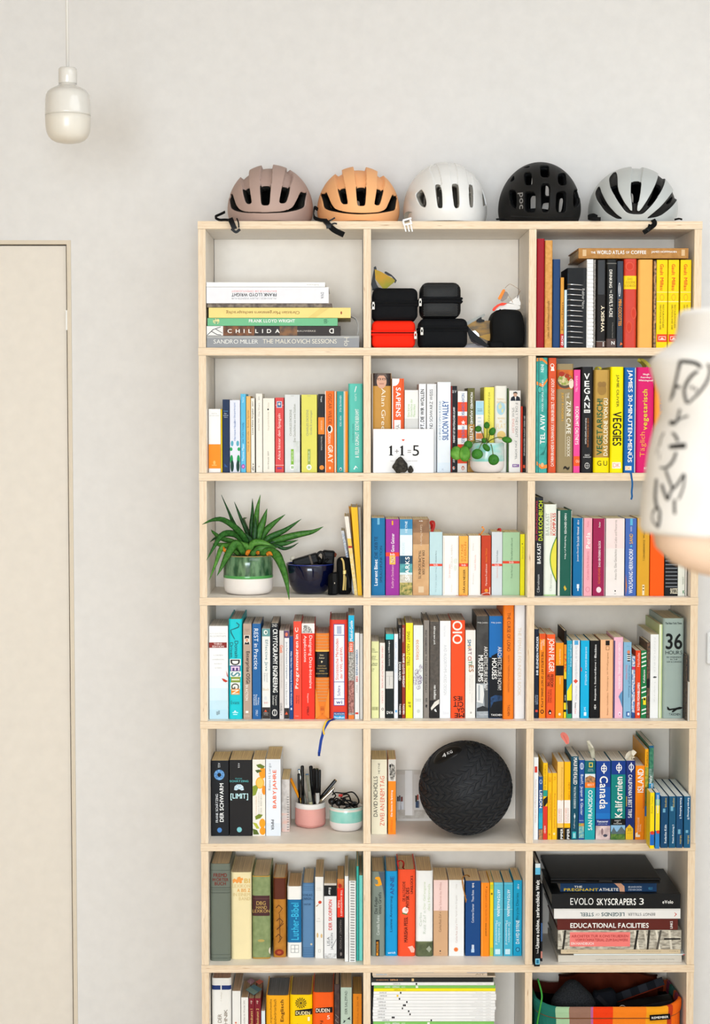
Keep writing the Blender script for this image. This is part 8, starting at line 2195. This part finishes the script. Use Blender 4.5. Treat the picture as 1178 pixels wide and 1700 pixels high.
# sewn label
a, b = at(*cpx(783, 366), YBk), at(*cpx(917, 322), YBk)
lx0, lx1, lz0, lz1 = a.x - bkc, b.x - bkc, a.z - z7, b.z - z7
g = G()
tl = math.radians(4)
Lm = Matrix.Translation(((lx0 + lx1) / 2, -.0045, (lz0 + lz1) / 2)) @ Matrix.Rotation(-tl, 4, 'Y')
w2, h2_ = (lx1 - lx0) / 2, (lz1 - lz0) / 2
g.box(-w2, w2, -.0006, .0006, -h2_ * .8, h2_ * .8, M('#171516', .8), 0, Lm)
lb = g.build('sewn_label', bsk)
g = G()
place_text(g, 'REMEMBER', -w2 * .82, w2 * .82, -h2_ * .36, h2_ * .3, 'h', M('#efece6', .6), lambda x: -.0009, 1)
g.v = [tuple(Lm @ Vector(p)) for p in g.v]
g.build('lettering', bsk)['kind'] = 'stuff'

def in_basket(name, label, cat, x, y, Y):
 p = at(*cpx(x, y), Y)
 return empty(name, (p.x, Y, p.z), label, cat, 'things kept in the striped basket'), p

o, p = in_basket('knee_pad', 'dark speckled foam pad standing in the striped basket', 'pad', 290, 285, .09)
w2 = (at(*cpx(440, 285), .09) - at(*cpx(150, 285), .09)).x / 2
hh = (at(*cpx(290, 108), .09) - at(*cpx(290, 285), .09)).z
rings = []
for fr, sc_x, sc_y in ((-.9, .9, .9), (0, 1, 1), (.25, 1.0, .95), (.5, .82, .8), (.75, .52, .62), (.92, .32, .45), (1.0, .18, .2)):
 rings.append([(w2 * sc_x * math.cos(t) - .004 * fr, .035 * sc_y * math.sin(t), hh * fr) for t in [2 * PI * k / 36 for k in range(36)]])
v, f = loft(rings, True, True)
add('pad_body', v, f, M('#1d1f22|#303235|400', .9, bump=.5, bscale=500), o, smooth=True)
v, f = ribbon([Vector((-w2 * .95, -.01, hh * .02)), Vector((-w2 * .5, -.034, -hh * .1)), Vector((w2 * .5, -.034, -hh * .1)), Vector((w2 * .95, -.01, hh * .02))], .02, .003, Vector((0, 0, 1)))
add('pad_strap', v, f, M('#1b1b1d', .8), o)
o, p = in_basket('webbing_belt', 'grey and navy checked webbing belt in the basket', 'belt', 720, 160, .14)
for i in range(6):
 a, b = at(*cpx(555 + i * 53, 225 - i * 19), .14), at(*cpx(555 + (i + 1) * 53, 225 - (i + 1) * 19), .14)
 g = G()
 pa, pb = a - p, b - p
 v, f = ribbon([Vector((pa.x, .0, pa.z)), Vector((pb.x, .0, pb.z))], .020, .004, Vector((-.3, 0, 1)))
 add('belt_block', v, f, M('#3c3f48' if i % 2 else '#23262e', .8), o)
v, f = ribbon([Vector((at(*cpx(555, 255), .14) - p).to_tuple()), Vector((at(*cpx(872, 140), .14) - p).to_tuple())], .003, .004, Vector((0, 0, 1)))
add('red_edge', v, f, M('#7a2a18', .8), o)
o, p = in_basket('red_cloth', 'dark rust red cloth at the back of the basket', 'cloth', 500, 200, .19)
cols, rws = 26, 8
V_, F_ = [], []
for j in range(rws + 1):
 for i in range(cols + 1):
  u, w = i / cols, j / rws
  q = at(*cpx(200 + 640 * u, 300 - (240 - 60 * abs(u - .5)) * w), .17)
  V_.append((q.x - p.x, .012 * math.sin(u * 22 + w * 3) * (1 - .3 * w), q.z - p.z))
for j in range(rws):
 for i in range(cols):
  a_ = j * (cols + 1) + i
  F_.append((a_, a_ + 1, a_ + cols + 2, a_ + cols + 1))
c_ = add('cloth_sheet', V_, F_, M('#54200f', .9), o, smooth=True)
so = c_.modifiers.new('thickness', 'SOLIDIFY')
so.thickness = .004
v, f = tube([Vector(V_[rws * (cols + 1) + i]) for i in range(cols + 1)], .003, 6)
add('hem', v, f, M('#451a0d', .9), o, smooth=True)
o, p = in_basket('black_bag', 'black shiny bag folded low in the striped basket', 'bag', 760, 270, .07)
v, f = rbox(-.075, .07, -.02, .04, -.06, .006, .012, 4)
v = [(x, y + .004 * math.sin(x * 140), z + .010 * (x / .07) + .003 * math.sin(x * 90 + y * 60)) for x, y, z in v]
add('bag_body', v, f, M('#111113', .4), o, smooth=True)
v, f = ribbon([Vector((-.03, -.022, -.002)), Vector((.02, -.024, .010)), Vector((.06, -.022, .016))], .006, .002, Vector((0, 0, 1)))
add('bag_fold', v, f, M('#26262a', .35), o)
o, p = in_basket('steel_ring', 'bright steel ring peeking over the basket rim', 'ring', 607, 285, .035)
v, f = tube([Vector((.0075 * math.cos(t), 0, .0060 * math.sin(t) - .001)) for t in [2 * PI * k / 28 for k in range(29)]], .0010, 6, False)
add('ring_wire', v, f, M('#c9c5c0', .2, 1), o, smooth=True)
g = G()
g.box(-.003, .003, -.002, .002, -.014, -.006, M('#8a8680', .3, .9), .001)
g.build('ring_tab', o)
o, p = in_basket('dark_gear', 'dark lumpy gear between foam pad and belt', 'gear', 490, 245, .10)
v, f = rbox(-.028, .03, -.02, .02, -.09, .030, .014, 4)
add('gear_body', [(x, y + .004 * math.sin(z * 120), z + .004 * math.sin(x * 130)) for x, y, z in v], f, M('#1b1e26', .9), o, smooth=True)
v, f = ribbon([Vector((-.02, -.02, .02)), Vector((.0, -.024, .0)), Vector((.02, -.022, -.02))], .010, .003)
add('gear_strap', v, f, M('#26262c', .8), o)
# green strap and black handle at the left of the basket
v, f = tube(spline([Vector((-hw - .0005, .012, zr * .3)), Vector((-hw + .004, .006, zr * .75)), Vector((-hw + .012, .004, zr * 1.02)), Vector((-hw + .016, .012, zr * 1.16)), Vector((-hw + .008, .03, zr * 1.34))], 20), .0022, 6)
add('green_piping', v, f, M('#3f9a3c', .6), bsk, smooth=True)

# ------------------------------------------------------------------ ribbons and bookmarks
def marker(name, pts, w, col, label, r, D=0.0, cellv=None, side=Vector((1, 0, 0)), taper=None, cat='ribbon', thick=.0007):
 P = [at(x, y, d) for x, y, d in pts]
 o = empty(name, P[0], label, cat)
 sp_ = spline([p - P[0] for p in P], 18)
 n = len(sp_)
 ws = [w * (taper(i / (n - 1)) if taper else 1) for i in range(n)]
 v, f = ribbon(sp_, ws, thick, side)
 add('band', v, f, M(col, .5), o)
 return o, P

def cpd(ox, oy):
 return lambda X, Y, d: (ox + X * K, oy + Y * K, d)

c = cpd(878, 590)
o, P = marker('ribbon_marker', [c(660, 764, -.0022), c(664, 772, -.0022), c(668, 800, -.0018), c(672, 840, -.0018), c(668, 890, -.0016), c(670, 920, -.0016), c(664, 940, -.0016)], .0042, '#1a5a94', 'blue ribbon hanging from the blue cookbook over the shelf edge', 2)
v, f = tube([Vector((0, 0, 0)), Vector((.0003, 0, -.002))], .0009, 6)
e_ = at(*c(668, 915, -.0016)[:2], -.0016) - P[0]
add('knot', [(x + e_.x, y + e_.y, z + e_.z) for x, y, z in v], f, M('#16466f', .5), o)
o, P = marker('ribbon_marker', [c(752, 80, .10), c(740, 55, .08), c(715, 35, .06), c(735, 28, .06), c(765, 50, .05), c(790, 76, .045)], .009, '#c9bf52', 'yellow green ribbon curling above the magenta cookbook', 2)
add('ribbon_tail', *ribbon([Vector((0, 0, 0)), Vector((.004, -.004, .010)), Vector((.009, -.008, .004))], .006, .0007), M('#d8cf7a', .5), o)
o, P = marker('ribbon_marker', [c(430, 92, .06), c(440, 78, .05), c(455, 76, .045), c(468, 90, .04)], .006, '#d5c93c', 'yellow ribbon end above the gold cookbook', 2)
add('ribbon_tail', *ribbon([Vector((0, 0, -.002)), Vector((.003, -.002, .003)), Vector((.006, -.004, -.001))], .004, .0007), M('#bfb436', .5), o)
c = cpd(320, 1000)
d0 = -.0015
o, P = marker('ribbon_marker', [c(925, 758, .020), c(905, 766, .010), c(885, 775, -.002), c(868, 800, -.004), c(852, 830, -.004), c(845, 864, -.004), c(835, 900, -.004), c(826, 960, -.004), c(822, 985, -.004)], .0065, '#1f3f94', 'dark blue ribbon hanging down from the red labelled hardcover', 4)
sp2 = spline([at(*q[:2], q[2]) - P[0] for q in (c(900, 760, .012), c(872, 772, -.003), c(858, 800, -.0055), c(850, 832, -.0055), c(856, 862, -.0055))], 14)
add('yellow_ribbon', *ribbon(sp2, .0042, .0007), M('#e2b83a', .5), o)
e_ = at(*c(822, 985, -.004)[:2], -.004) - P[0]
v, f = rbox(e_.x - .0028, e_.x + .0028, -.0035 + e_.y, .0015 + e_.y, e_.z - .006, e_.z + .002, .001, 2)
add('frayed_end', v, f, M('#1a357c', .6), o)
c = cpd(600, 840)
o, P = marker('tassel', [c(462, 170, .07), c(458, 130, .06), c(450, 105, .055), c(470, 106, .055), c(470, 140, .055), c(455, 168, .055)], .006, '#a8241e', 'dark red tassel bookmark behind the pale blue paperback', 3, cat='bookmark')
for k in range(4):
 add('tassel_thread', *tube(spline([Vector((.001 * k - .002, -.002, .004)), Vector((.0016 * k - .004, -.004, .010)), Vector((.002 * k - .004, -.004, .0155))], 6), .0008, 5), M('#b52c24', .6), o)
o, P = marker('ribbon_marker', [c(772, 190, .07), c(786, 170, .065), c(798, 152, .06), c(784, 138, .06), c(795, 134, .058)], .0028, '#f0953c', 'orange ribbon marker above the rust red paperback', 3)
add('ribbon_tail', *ribbon([Vector((0, 0, 0)), Vector((-.002, -.001, .003)), Vector((-.004, -.002, .001))], .0025, .0006), M('#e2822c', .5), o)
o, P = marker('ribbon_marker', [c(886, 160, .07), c(895, 146, .065), c(903, 150, .06), c(905, 166, .058)], .004, '#c9342c', 'red ribbon marker above the right pale grey paperback', 3)
add('ribbon_tail', *ribbon([Vector((0, 0, 0)), Vector((.002, -.002, .004)), Vector((.004, -.004, .0)),], .003, .0006), M('#a82a24', .5), o)
o, P = marker('ribbon_marker', [c(925, 170, .06), c(935, 162, .05), c(955, 162, .05), c(966, 170, .05)], .003, '#b5a53c', 'olive ribbon marker above the sage green paperback', 3, side=Vector((0, 1, 0)))
add('ribbon_tail', *ribbon([Vector((0, 0, 0)), Vector((-.003, -.003, .002)), Vector((-.006, -.004, .0)),], .003, .0006), M('#9a8c34', .5), o)
o, P = marker('ribbon_marker', [c(840, 583, .030), c(832, 568, .026), c(810, 566, .026), c(785, 574, .024), c(770, 583, .024)], .005, '#e9e6e0', 'white ribbon curling at the foot of the rust red paperback', 3, side=Vector((0, 1, 0)))
add('ribbon_tail', *ribbon([Vector((-.0178, -.006, .0005)), Vector((-.024, -.007, .001)), Vector((-.03, -.008, .0005))], .004, .0006, Vector((0, 1, 0))), M('#d9d5cd', .5), o)
o, P = marker('ribbon_marker', [c(640, 585, .024), c(660, 583, .02), c(690, 586, .02)], .0035, '#d8402c', 'red ribbon end lying under the amber paperback', 3, side=Vector((0, 1, 0)))
add('ribbon_tail', *ribbon([Vector((-.009, .002, .0004)), Vector((-.004, .001, .001)), Vector((0, 0, 0))], .003, .0006, Vector((0, 1, 0))), M('#b5342a', .5), o)
c = cpd(600, 1400)
o, P = marker('cord_bookmark', [c(708, 222, .12), c(690, 208, .09), c(670, 212, .06), c(655, 235, .035), c(660, 285, .026), c(672, 335, .024), c(680, 385, .024)], .0022, '#a8702c', 'brown knotted cord hanging before the dark blue paperback', 6, cat='bookmark', thick=.0022)
v, f = rbox(.0, .004, 0, .003, 0, .004, .001, 2)
e_ = at(*c(676, 350, .022)[:2], .022) - P[0]
add('knot', [(x + e_.x - .002, y + e_.y, z + e_.z) for x, y, z in v], f, M('#8a5a22', .6), o)
c2_ = [at(*q[:2], q[2]) - P[0] for q in (c(655, 235, .035), c(666, 280, .024), c(668, 330, .023), c(684, 372, .023))]
add('second_strand', *tube(spline(c2_, 12), .0009, 5), M('#b57c34', .6), o)
o, P = marker('ribbon_marker', [c(268, 165, .10), c(274, 130, .06), c(258, 112, .05), c(236, 122, .045), c(240, 150, .045)], .004, '#a5241e', 'dark red ribbon looped over the orange red hardcover', 6)
add('ribbon_tail', *ribbon([Vector((0, 0, 0)), Vector((.002, -.01, .004)), Vector((.003, -.02, .001))], .003, .0006), M('#8a1e1a', .5), o)
c = cpd(878, 1200)
o, P = marker('feather_tab', [c(250, 138, .05), c(240, 105, .05), c(222, 80, .05), c(208, 68, .05)], .010, '#f0857a', 'salmon pink feather-shaped page tab above the teal guidebook', 5, taper=lambda u: .45 + 1.1 * math.sin(PI * min(1, u * .9 + .05)), cat='bookmark')
add('tab_rib', *tube([Vector((0, -.0008, 0)), P[2] - P[0] + Vector((0, -.0008, 0))], .0005, 5), M('#d86a60', .5), o)
o, P = marker('page_flag', [c(640, 235, .06), c(645, 210, .055), c(668, 190, .05), c(690, 205, .05)], .012, '#e9e0cf', 'crumpled cream paper slip on the navy trips guide', 5, cat='paper slip')
add('slip_fold', *ribbon([Vector((.004, -.004, 0)), Vector((.010, -.008, .010)), Vector((.014, -.008, .004))], .008, .0007), M('#d9cdb5', .7), o)
cell_at(5, 3, 878, 1200)
picks = empty('folded_map', at(*cpx(400, 235), .06), 'grey green folded map standing above the teal city guide', 'map')
picture_poly([(374, 118), (392, 114), (425, 170), (430, 240), (412, 240), (395, 190)], .07, picks, 'map_panel', M('#a8a48f|#c9c5b0|120', .7), .003)
picture_poly([(374, 118), (390, 113), (420, 160), (412, 165)], .069, picks, 'map_edge', M('#e3ddcf', .7), .003)
# sticky tabs on the bottom-left maroon books
cell_at(7, 1, 320, 1600)
for i, (x0, x1, y0, y1, col, lab) in enumerate(((352, 405, 95, 138, '#c99aa8', 'dusty pink sticky note on top of the maroon pair'), (408, 460, 103, 136, '#f0806a', 'coral sticky note on top of the maroon pair'), (345, 450, 135, 205, '#6f98a8', 'blue grey sticky notes on top of the maroon pair'))):
 zt = at(*cpx(400, 226), .045).z - .0005
 o = empty('sticky_note', (0, 0, 0), lab, 'sticky note', 'sticky notes on the maroon books')
 q = [on_z(*cpx(x, y), zt + .002 + .001 * i) for x, y in ((x0, (y0 + y1) / 2), ((x0 + x1) / 2, y1), (x1, (y0 + y1) / 2 - 4), ((x0 + x1) / 2, y0))]
 m_ = sum(q, Vector()) / 4
 o.location = m_
 v = [p - m_ for p in q] + [p - m_ + Vector((0, 0, .0008)) for p in q]
 add('note_sheet', v, [(0, 1, 2, 3), (4, 7, 6, 5)] + [(k, (k + 1) % 4, 4 + (k + 1) % 4, 4 + k) for k in range(4)], M(col, .7), o)
 add('note_edge', [v[4] + Vector((0, 0, .0003)), v[5] + Vector((0, 0, .0003)), (v[5] + v[6]) / 2 + Vector((0, 0, .0003)), (v[4] + v[7]) / 2 + Vector((0, 0, .0003))], [(0, 1, 2, 3)], M(col if i != 2 else '#8fb0a8', .7), o)
# curved clear sheet beside the lying stack, small white pen behind the navy book
cell_at(1, 1, 320, 370)
o = empty('clear_sheet', (at(*cpx(1060, 790), .12).x, .12, floor_z(1)), 'curved translucent sheet end behind the lying stack', 'sheet')
P = [at(*cpx(x, y), .12) - o.location for x, y in ((1030, 612), (1058, 625), (1074, 660), (1078, 700), (1072, 730))]
v, f = ribbon(spline(P, 14), .06, .0008, Vector((0, 1, 0)))
add('sheet_body', v, f, M('#d9d6d2', .3), o)
v, f = ribbon([P[-1], Vector((P[-1].x - .002, P[-1].y, .0006))], .06, .0008, Vector((0, 1, 0)))
add('sheet_foot', v, f, M('#cfcbc6', .3), o)

# ------------------------------------------------------------------ the person at the right, near the camera
PYY = -2.73
skin_m = M('#dcbfa8', 0.55)
shirt_m = M('#e3e0dd', 0.85, bump=0.3, bscale=300)
per = empty('person', (1.02, PYY, 0), 'person with bent arm in white shirt with black hand-drawn letters, cut off right', 'person')
PO = per.location

def skinned(name, nodes, edges, mat, parent, root=0):
 me = bpy.data.meshes.new(name)
 me.from_pydata([Vector(n[0]) - PO for n in nodes], edges, [])
 me.materials.append(mat)
 o = bpy.data.objects.new(name, me)
 COL.objects.link(o)
 o.parent = parent
 m = o.modifiers.new('skin', 'SKIN')
 m.use_smooth_shade = True
 lay = me.skin_vertices[0].data if me.skin_vertices else None
 if lay is None:
  with bpy.context.temp_override(object=o, active_object=o):
   bpy.ops.mesh.customdata_skin_add()
  lay = me.skin_vertices[0].data
 for i, n in enumerate(nodes):
  lay[i].radius = (n[1], n[2] if len(n) > 2 else n[1])
  lay[i].use_root = i == root
 s = o.modifiers.new('subdivision', 'SUBSURF')
 s.levels = s.render_levels = 2
 return o

N_, E_ = [], []

def node(p, r, frm=None, r2=None):
 N_.append((p, r, r2 or r))
 if frm is not None:
  E_.append((frm, len(N_) - 1))
 return len(N_) - 1

def hand(wr, dirv, sidev, normal):
 """Palm, four unequal bent fingers and a thumb from the side of the palm."""
 d, s, n = Vector(dirv).normalized(), Vector(sidev).normalized(), Vector(normal).normalized()
 w = Vector(N_[wr][0])
 palm = node(w + d * .055, .026, wr, .016)
 for k, (off, ln) in enumerate(((-.030, .072), (-.010, .082), (.010, .078), (.030, .062))):
  b = node(w + d * .095 + s * off, .0095, palm)
  m1 = node(w + d * (.095 + ln * .45) + s * off * 1.05 + n * .008, .0088, b)
  m2 = node(w + d * (.095 + ln * .78) + s * off * 1.05 + n * .022, .0080, m1)
  node(w + d * (.095 + ln * .95) + s * off * 1.02 + n * .036, .0068, m2)
 t0 = node(w + d * .045 - s * .036 + n * .006, .0120, palm)
 t1 = node(w + d * .075 - s * .055 + n * .014, .0105, t0)
 node(w + d * .100 - s * .060 + n * .022, .0085, t1)

pel = node((1.02, PYY, 0.99), .135, None, .10)
wai = node((1.02, PYY, 1.16), .115, pel, .09)
che = node((1.02, PYY, 1.38), .145, wai, .10)
nkb = node((1.02, PYY - .01, 1.56), .065, che)
nck = node((1.02, PYY + .005, 1.635), .052, nkb)
ls = node((.865, PYY, 1.55), .062, che)
l0 = node((.70, PYY - .008, 1.551), .060, ls)
l1 = node((.630, PYY + .004, 1.549), .064, l0)
le = node((.652, PYY - .014, 1.605), .036, l1)
lm2 = node((.76, PYY - .05, 1.655), .038, le)
lw2_ = node((.875, PYY - .09, 1.70), .027, lm2, .022)
hand(lw2_, (.9, .15, .35), (.2, -1, 0), (.1, .5, -.3))
rs_ = node((1.175, PYY, 1.53), .062, che)
re = node((1.245, PYY - .02, 1.26), .043, rs_)
rw = node((1.255, PYY + .06, 1.02), .027, re, .022)
hand(rw, (0, .15, -1), (0, -1, 0), (-.6, .2, 0))
for sx_ in (-1, 1):
 hp_ = node((1.02 + sx_ * .085, PYY, .90), .090, pel)
 kn = node((1.02 + sx_ * .095, PYY + .015, .50), .058, hp_)
 an = node((1.02 + sx_ * .10, PYY - .01, .10), .040, kn)
 node((1.02 + sx_ * .105, PYY + .11, .045), .034, an)
skinned('bare_body', N_, E_, skin_m, per)
# head with face, turned to the bookcase
bm = bmesh.new()
bmesh.ops.create_uvsphere(bm, u_segments=40, v_segments=28, radius=1)
HZ = 1.745
for v in bm.verts:
 x, y, z = v.co
 w = .074 * (1 - .18 * max(0, -z) ** 1.5)
 y2 = y * .096
 if y > 0:
  y2 += .016 * math.exp(-((x / .16) ** 2 + ((z + .12) / .14) ** 2))       # nose
  y2 += .006 * math.exp(-((x / .3) ** 2 + ((z + .62) / .16) ** 2))        # chin
  y2 += .004 * math.exp(-((x / .26) ** 2 + ((z + .40) / .07) ** 2))       # lips
  for sx_ in (-1, 1):
   y2 -= .007 * math.exp(-(((x - sx_ * .42) / .18) ** 2 + ((z - .05) / .12) ** 2))   # eye sockets
 v.co = Vector((x * w, y2, z * .122))
bm.verts.index_update()
hv = [v.co + Vector((1.02, PYY + .02, HZ)) - PO for v in bm.verts]
hf = [tuple(q.index for q in f.verts) for f in bm.faces]
bm.free()
hd = add('head', hv, hf, skin_m, per, smooth=True)
hc = Vector((1.02, PYY + .02, HZ)) - PO
for sx_ in (-1, 1):
 bm = bmesh.new()
 bmesh.ops.create_uvsphere(bm, u_segments=16, v_segments=10, radius=.0115)
 bm.verts.index_update()
 add('eye', [v.co + hc + Vector((sx_ * .031, .078, .006)) for v in bm.verts], [tuple(q.index for q in f.verts) for f in bm.faces], M('#e9e6e2', .2), hd, smooth=True)
 bm.free()
 v, f = lathe([(0, 0), (.018, .002), (.026, .008), (.024, .012), (0, .010)], 20)
 add('ear', [Vector((sx_ * (.070 + z), -.004 + y * .7, x * 1.15)) + hc for x, y, z in v], f, skin_m, hd, smooth=True)
v, f = ribbon([Vector((-.022, .0905, -.049)) + hc, Vector((0, .0975, -.051)) + hc, Vector((.022, .0905, -.049)) + hc], .009, .004, Vector((0, 0, 1)))
add('mouth', v, f, M('#b5685c', .5), hd)
hair_v, hair_f = lathe([(.0, .1285), (.030, .126), (.052, .114), (.068, .090), (.077, .055), (.0785, .015), (.074, -.025), (.066, -.060), (.058, -.082)], 40)
hv = []
for x, y, z in hair_v:
 yy = y * 1.28
 if yy > .052 and z < .075:                       # the hairline leaves the face free
  yy = .052
 hv.append(Vector((x, yy - .004, z + (.004 * math.sin(x * 210 + z * 90) if z < -.07 else 0))) + hc)
add('hair', hv, hair_f, M('#4a3526|#5f4632|160|6,6,1', .6), per, smooth=True)
# trousers, shoes, shirt body
tz = []
for sx_ in (-1, 1):
 rings = []
 for z, r in ((.085, .062), (.3, .068), (.5, .078), (.7, .092), (.88, .108)):
  rings.append([(sx_ * (.10 - .012 * (z / .9)) + r * math.cos(t), r * 1.05 * math.sin(t), z) for t in [2 * PI * k / 28 for k in range(28)]])
 v, f = loft(rings)
 add('trouser_leg', v, f, M('#2c3444', .8), per, smooth=True)
 v, f = rbox(sx_ * .105 - .05, sx_ * .105 + .05, -.09, .19, 0, .095, .035, 4)
 add('shoe', v, f, M('#3a3634', .6), per, smooth=True)
rings = [[(rx * math.cos(t), ry * math.sin(t), z) for t in [2 * PI * k / 36 for k in range(36)]] for z, rx, ry in ((.80, .175, .13), (.90, .182, .135), (1.02, .17, .125))]
v, f = loft(rings)
add('trouser_seat', v, f, M('#2c3444', .8), per, smooth=True)
rings = [[(rx * math.cos(t) * (1 + .02 * math.sin(5 * t + z * 9)), ry * math.sin(t), z) for t in [2 * PI * k / 48 for k in range(48)]]
   for z, rx, ry in ((.90, .20, .15), (1.05, .185, .14), (1.2, .175, .13), (1.38, .19, .14), (1.50, .19, .125), (1.575, .14, .10), (1.60, .08, .075))]
v, f = loft(rings)
add('shirt_body', v, f, shirt_m, per, smooth=True)
v, f = tube([Vector((1.175 - PO.x, 0, 1.545)), Vector((1.215 - PO.x, -.008, 1.41)), Vector((1.235 - PO.x, -.014, 1.31))], [.088, .078, .082], 24, False)
add('right_sleeve', v, f, shirt_m, per, smooth=True)
# the loose sleeve over the bent arm: traced silhouette, round in depth
SIL = [(1134, 517.5), (1130, 522), (1128, 545), (1123, 567), (1102, 584), (1082, 596), (1084, 615), (1091, 635), (1098, 655), (1101, 680), (1097, 697), (1090, 708), (1084, 730), (1079, 752), (1074, 790), (1069, 823), (1066, 855), (1064, 872), (1068, 882)]
XRR, DS = .90, .125
sil = []
for px_, py_ in SIL:
 Y = PYY
 p = at(px_, py_, Y)
 sil.append((p.z, p.x))
sil.reverse()
zs_ = [z for z, x in sil]

def sil_x(z):
 if z <= sil[0][0]:
  return sil[0][1]
 for (z0, x0), (z1, x1) in zip(sil, sil[1:]):
  if z <= z1:
   return x0 + (x1 - x0) * (z - z0) / max(z1 - z0, 1e-9)
 return sil[-1][1]

def depth_at(x, z):
 xl = sil_x(z)
 q = min(1, max(-1, (XRR - x) / (XRR - xl)))
 fold = .007 * math.sin(z * 120 + x * 70) + .005 * math.sin(x * 210 - z * 80) + .003 * math.sin(z * 330)
 return DS * math.sqrt(max(0, 1 - q ** 3.4)) * (1 + .0) + fold * max(0, 1 - q)

ZL = [sil[0][0] + (sil[-1][0] - sil[0][0]) * i / 40 for i in range(41)]
rings = []
for z in ZL:
 xl = sil_x(z)
 ring = []
 for k in range(49):
  t = -PI / 2 + PI * k / 48
  x = XRR - (XRR - xl) * max(0, math.cos(t)) ** .42
  ring.append((x - PO.x, (-1 if t > 0 else 1) * depth_at(x, z), z))
 rings.append(ring)
def to_shoulder(p):
 """Beyond the bent elbow the loose sleeve narrows towards the shoulder."""
 x, y, z = p
 u = min(1, max(0, (x + PO.x - .67) / (XRR - .67)))
 k = 1 - .52 * u * u * (3 - 2 * u)
 return (x, y * (1 - .25 * u), 1.553 + (z - 1.553) * k - .004 * u)

V_, F_ = [to_shoulder(p) for r in rings for p in r], []
for j in range(len(rings) - 1):
 for k in range(48):
  F_.append((j * 49 + k, j * 49 + k + 1, (j + 1) * 49 + k + 1, (j + 1) * 49 + k))
top = (len(rings) - 1) * 49
F_.append(tuple(top + k for k in range(49)))
sl = add('left_sleeve', V_, F_, shirt_m, per, smooth=True)
so = sl.modifiers.new('thickness', 'SOLIDIFY')
so.thickness = .002
so.offset = 0

def on_sleeve(X, Y):
 px_, py_ = 1050 + X / 7.086, 500 + Y / 7.086
 yy = PYY
 for _ in range(8):
  p = at(px_, py_, yy)
  yy = PYY - depth_at(p.x, p.z)
 p = at(px_, py_, yy - .002)
 return p - PO

ink = M('#33312f', .7)
strokes = [
 ([(560, 700), (545, 790), (500, 1000), (460, 1150), (425, 1300)], 1.0), ([(560, 706), (680, 716), (765, 742), (800, 785)], .9), ([(500, 1000), (555, 1006)], .9),
 ([(762, 826), (690, 885), (630, 980), (612, 1080), (640, 1200)], 1.0), ([(880, 735), (906, 800), (895, 890), (850, 985), (760, 1100), (650, 1205)], .55),
 ([(685, 1008), (706, 1016)], .9), ([(735, 1035), (750, 1040)], .9),
 ([(562, 1270), (540, 1370), (510, 1435)], .9), ([(505, 1438), (430, 1428), (358, 1412)], 1.2), ([(500, 1435), (560, 1388), (650, 1352)], .55),
 ([(375, 1550), (342, 1620), (325, 1705)], .8), ([(470, 1545), (505, 1580), (535, 1645)], .9), ([(430, 1722), (520, 1708), (622, 1698)], 1.4),
 ([(515, 1775), (485, 1870), (430, 1940), (390, 1965), (328, 1966)], .9), ([(282, 1820), (322, 1826)], 1.8), ([(315, 1700), (285, 1810), (240, 1905)], .7),
 ([(292, 2090), (278, 2250), (278, 2330), (292, 2420)], 1.3), ([(236, 2490), (290, 2425), (325, 2500)], .7), ([(325, 2500), (318, 2600), (300, 2660)], 1.0), ([(236, 2490), (236, 2570), (280, 2640), (300, 2665)], .5),
 ([(392, 1985), (420, 2070), (470, 2200)], .8), ([(350, 2150), (372, 2230), (415, 2340)], 1.1), ([(415, 2340), (455, 2230), (520, 2160), (605, 2030)], .6), ([(492, 2330), (492, 2430), (496, 2505)], .7), ([(612, 2040), (590, 2200), (540, 2330)], .35),
]
g = G()
for pts, wgt in strokes:
 P = spline([on_sleeve(x, y) for x, y in pts], 16)
 v, f = ribbon(P, .0027 * wgt + .0005, .0008, Vector((1, 0, 1)) if False else Vector((P[-1] - P[0]).cross(Vector((0, 1, 0)))))
 g.put(v, f, ink)
g.build('shirt_lettering', per)['kind'] = 'stuff'
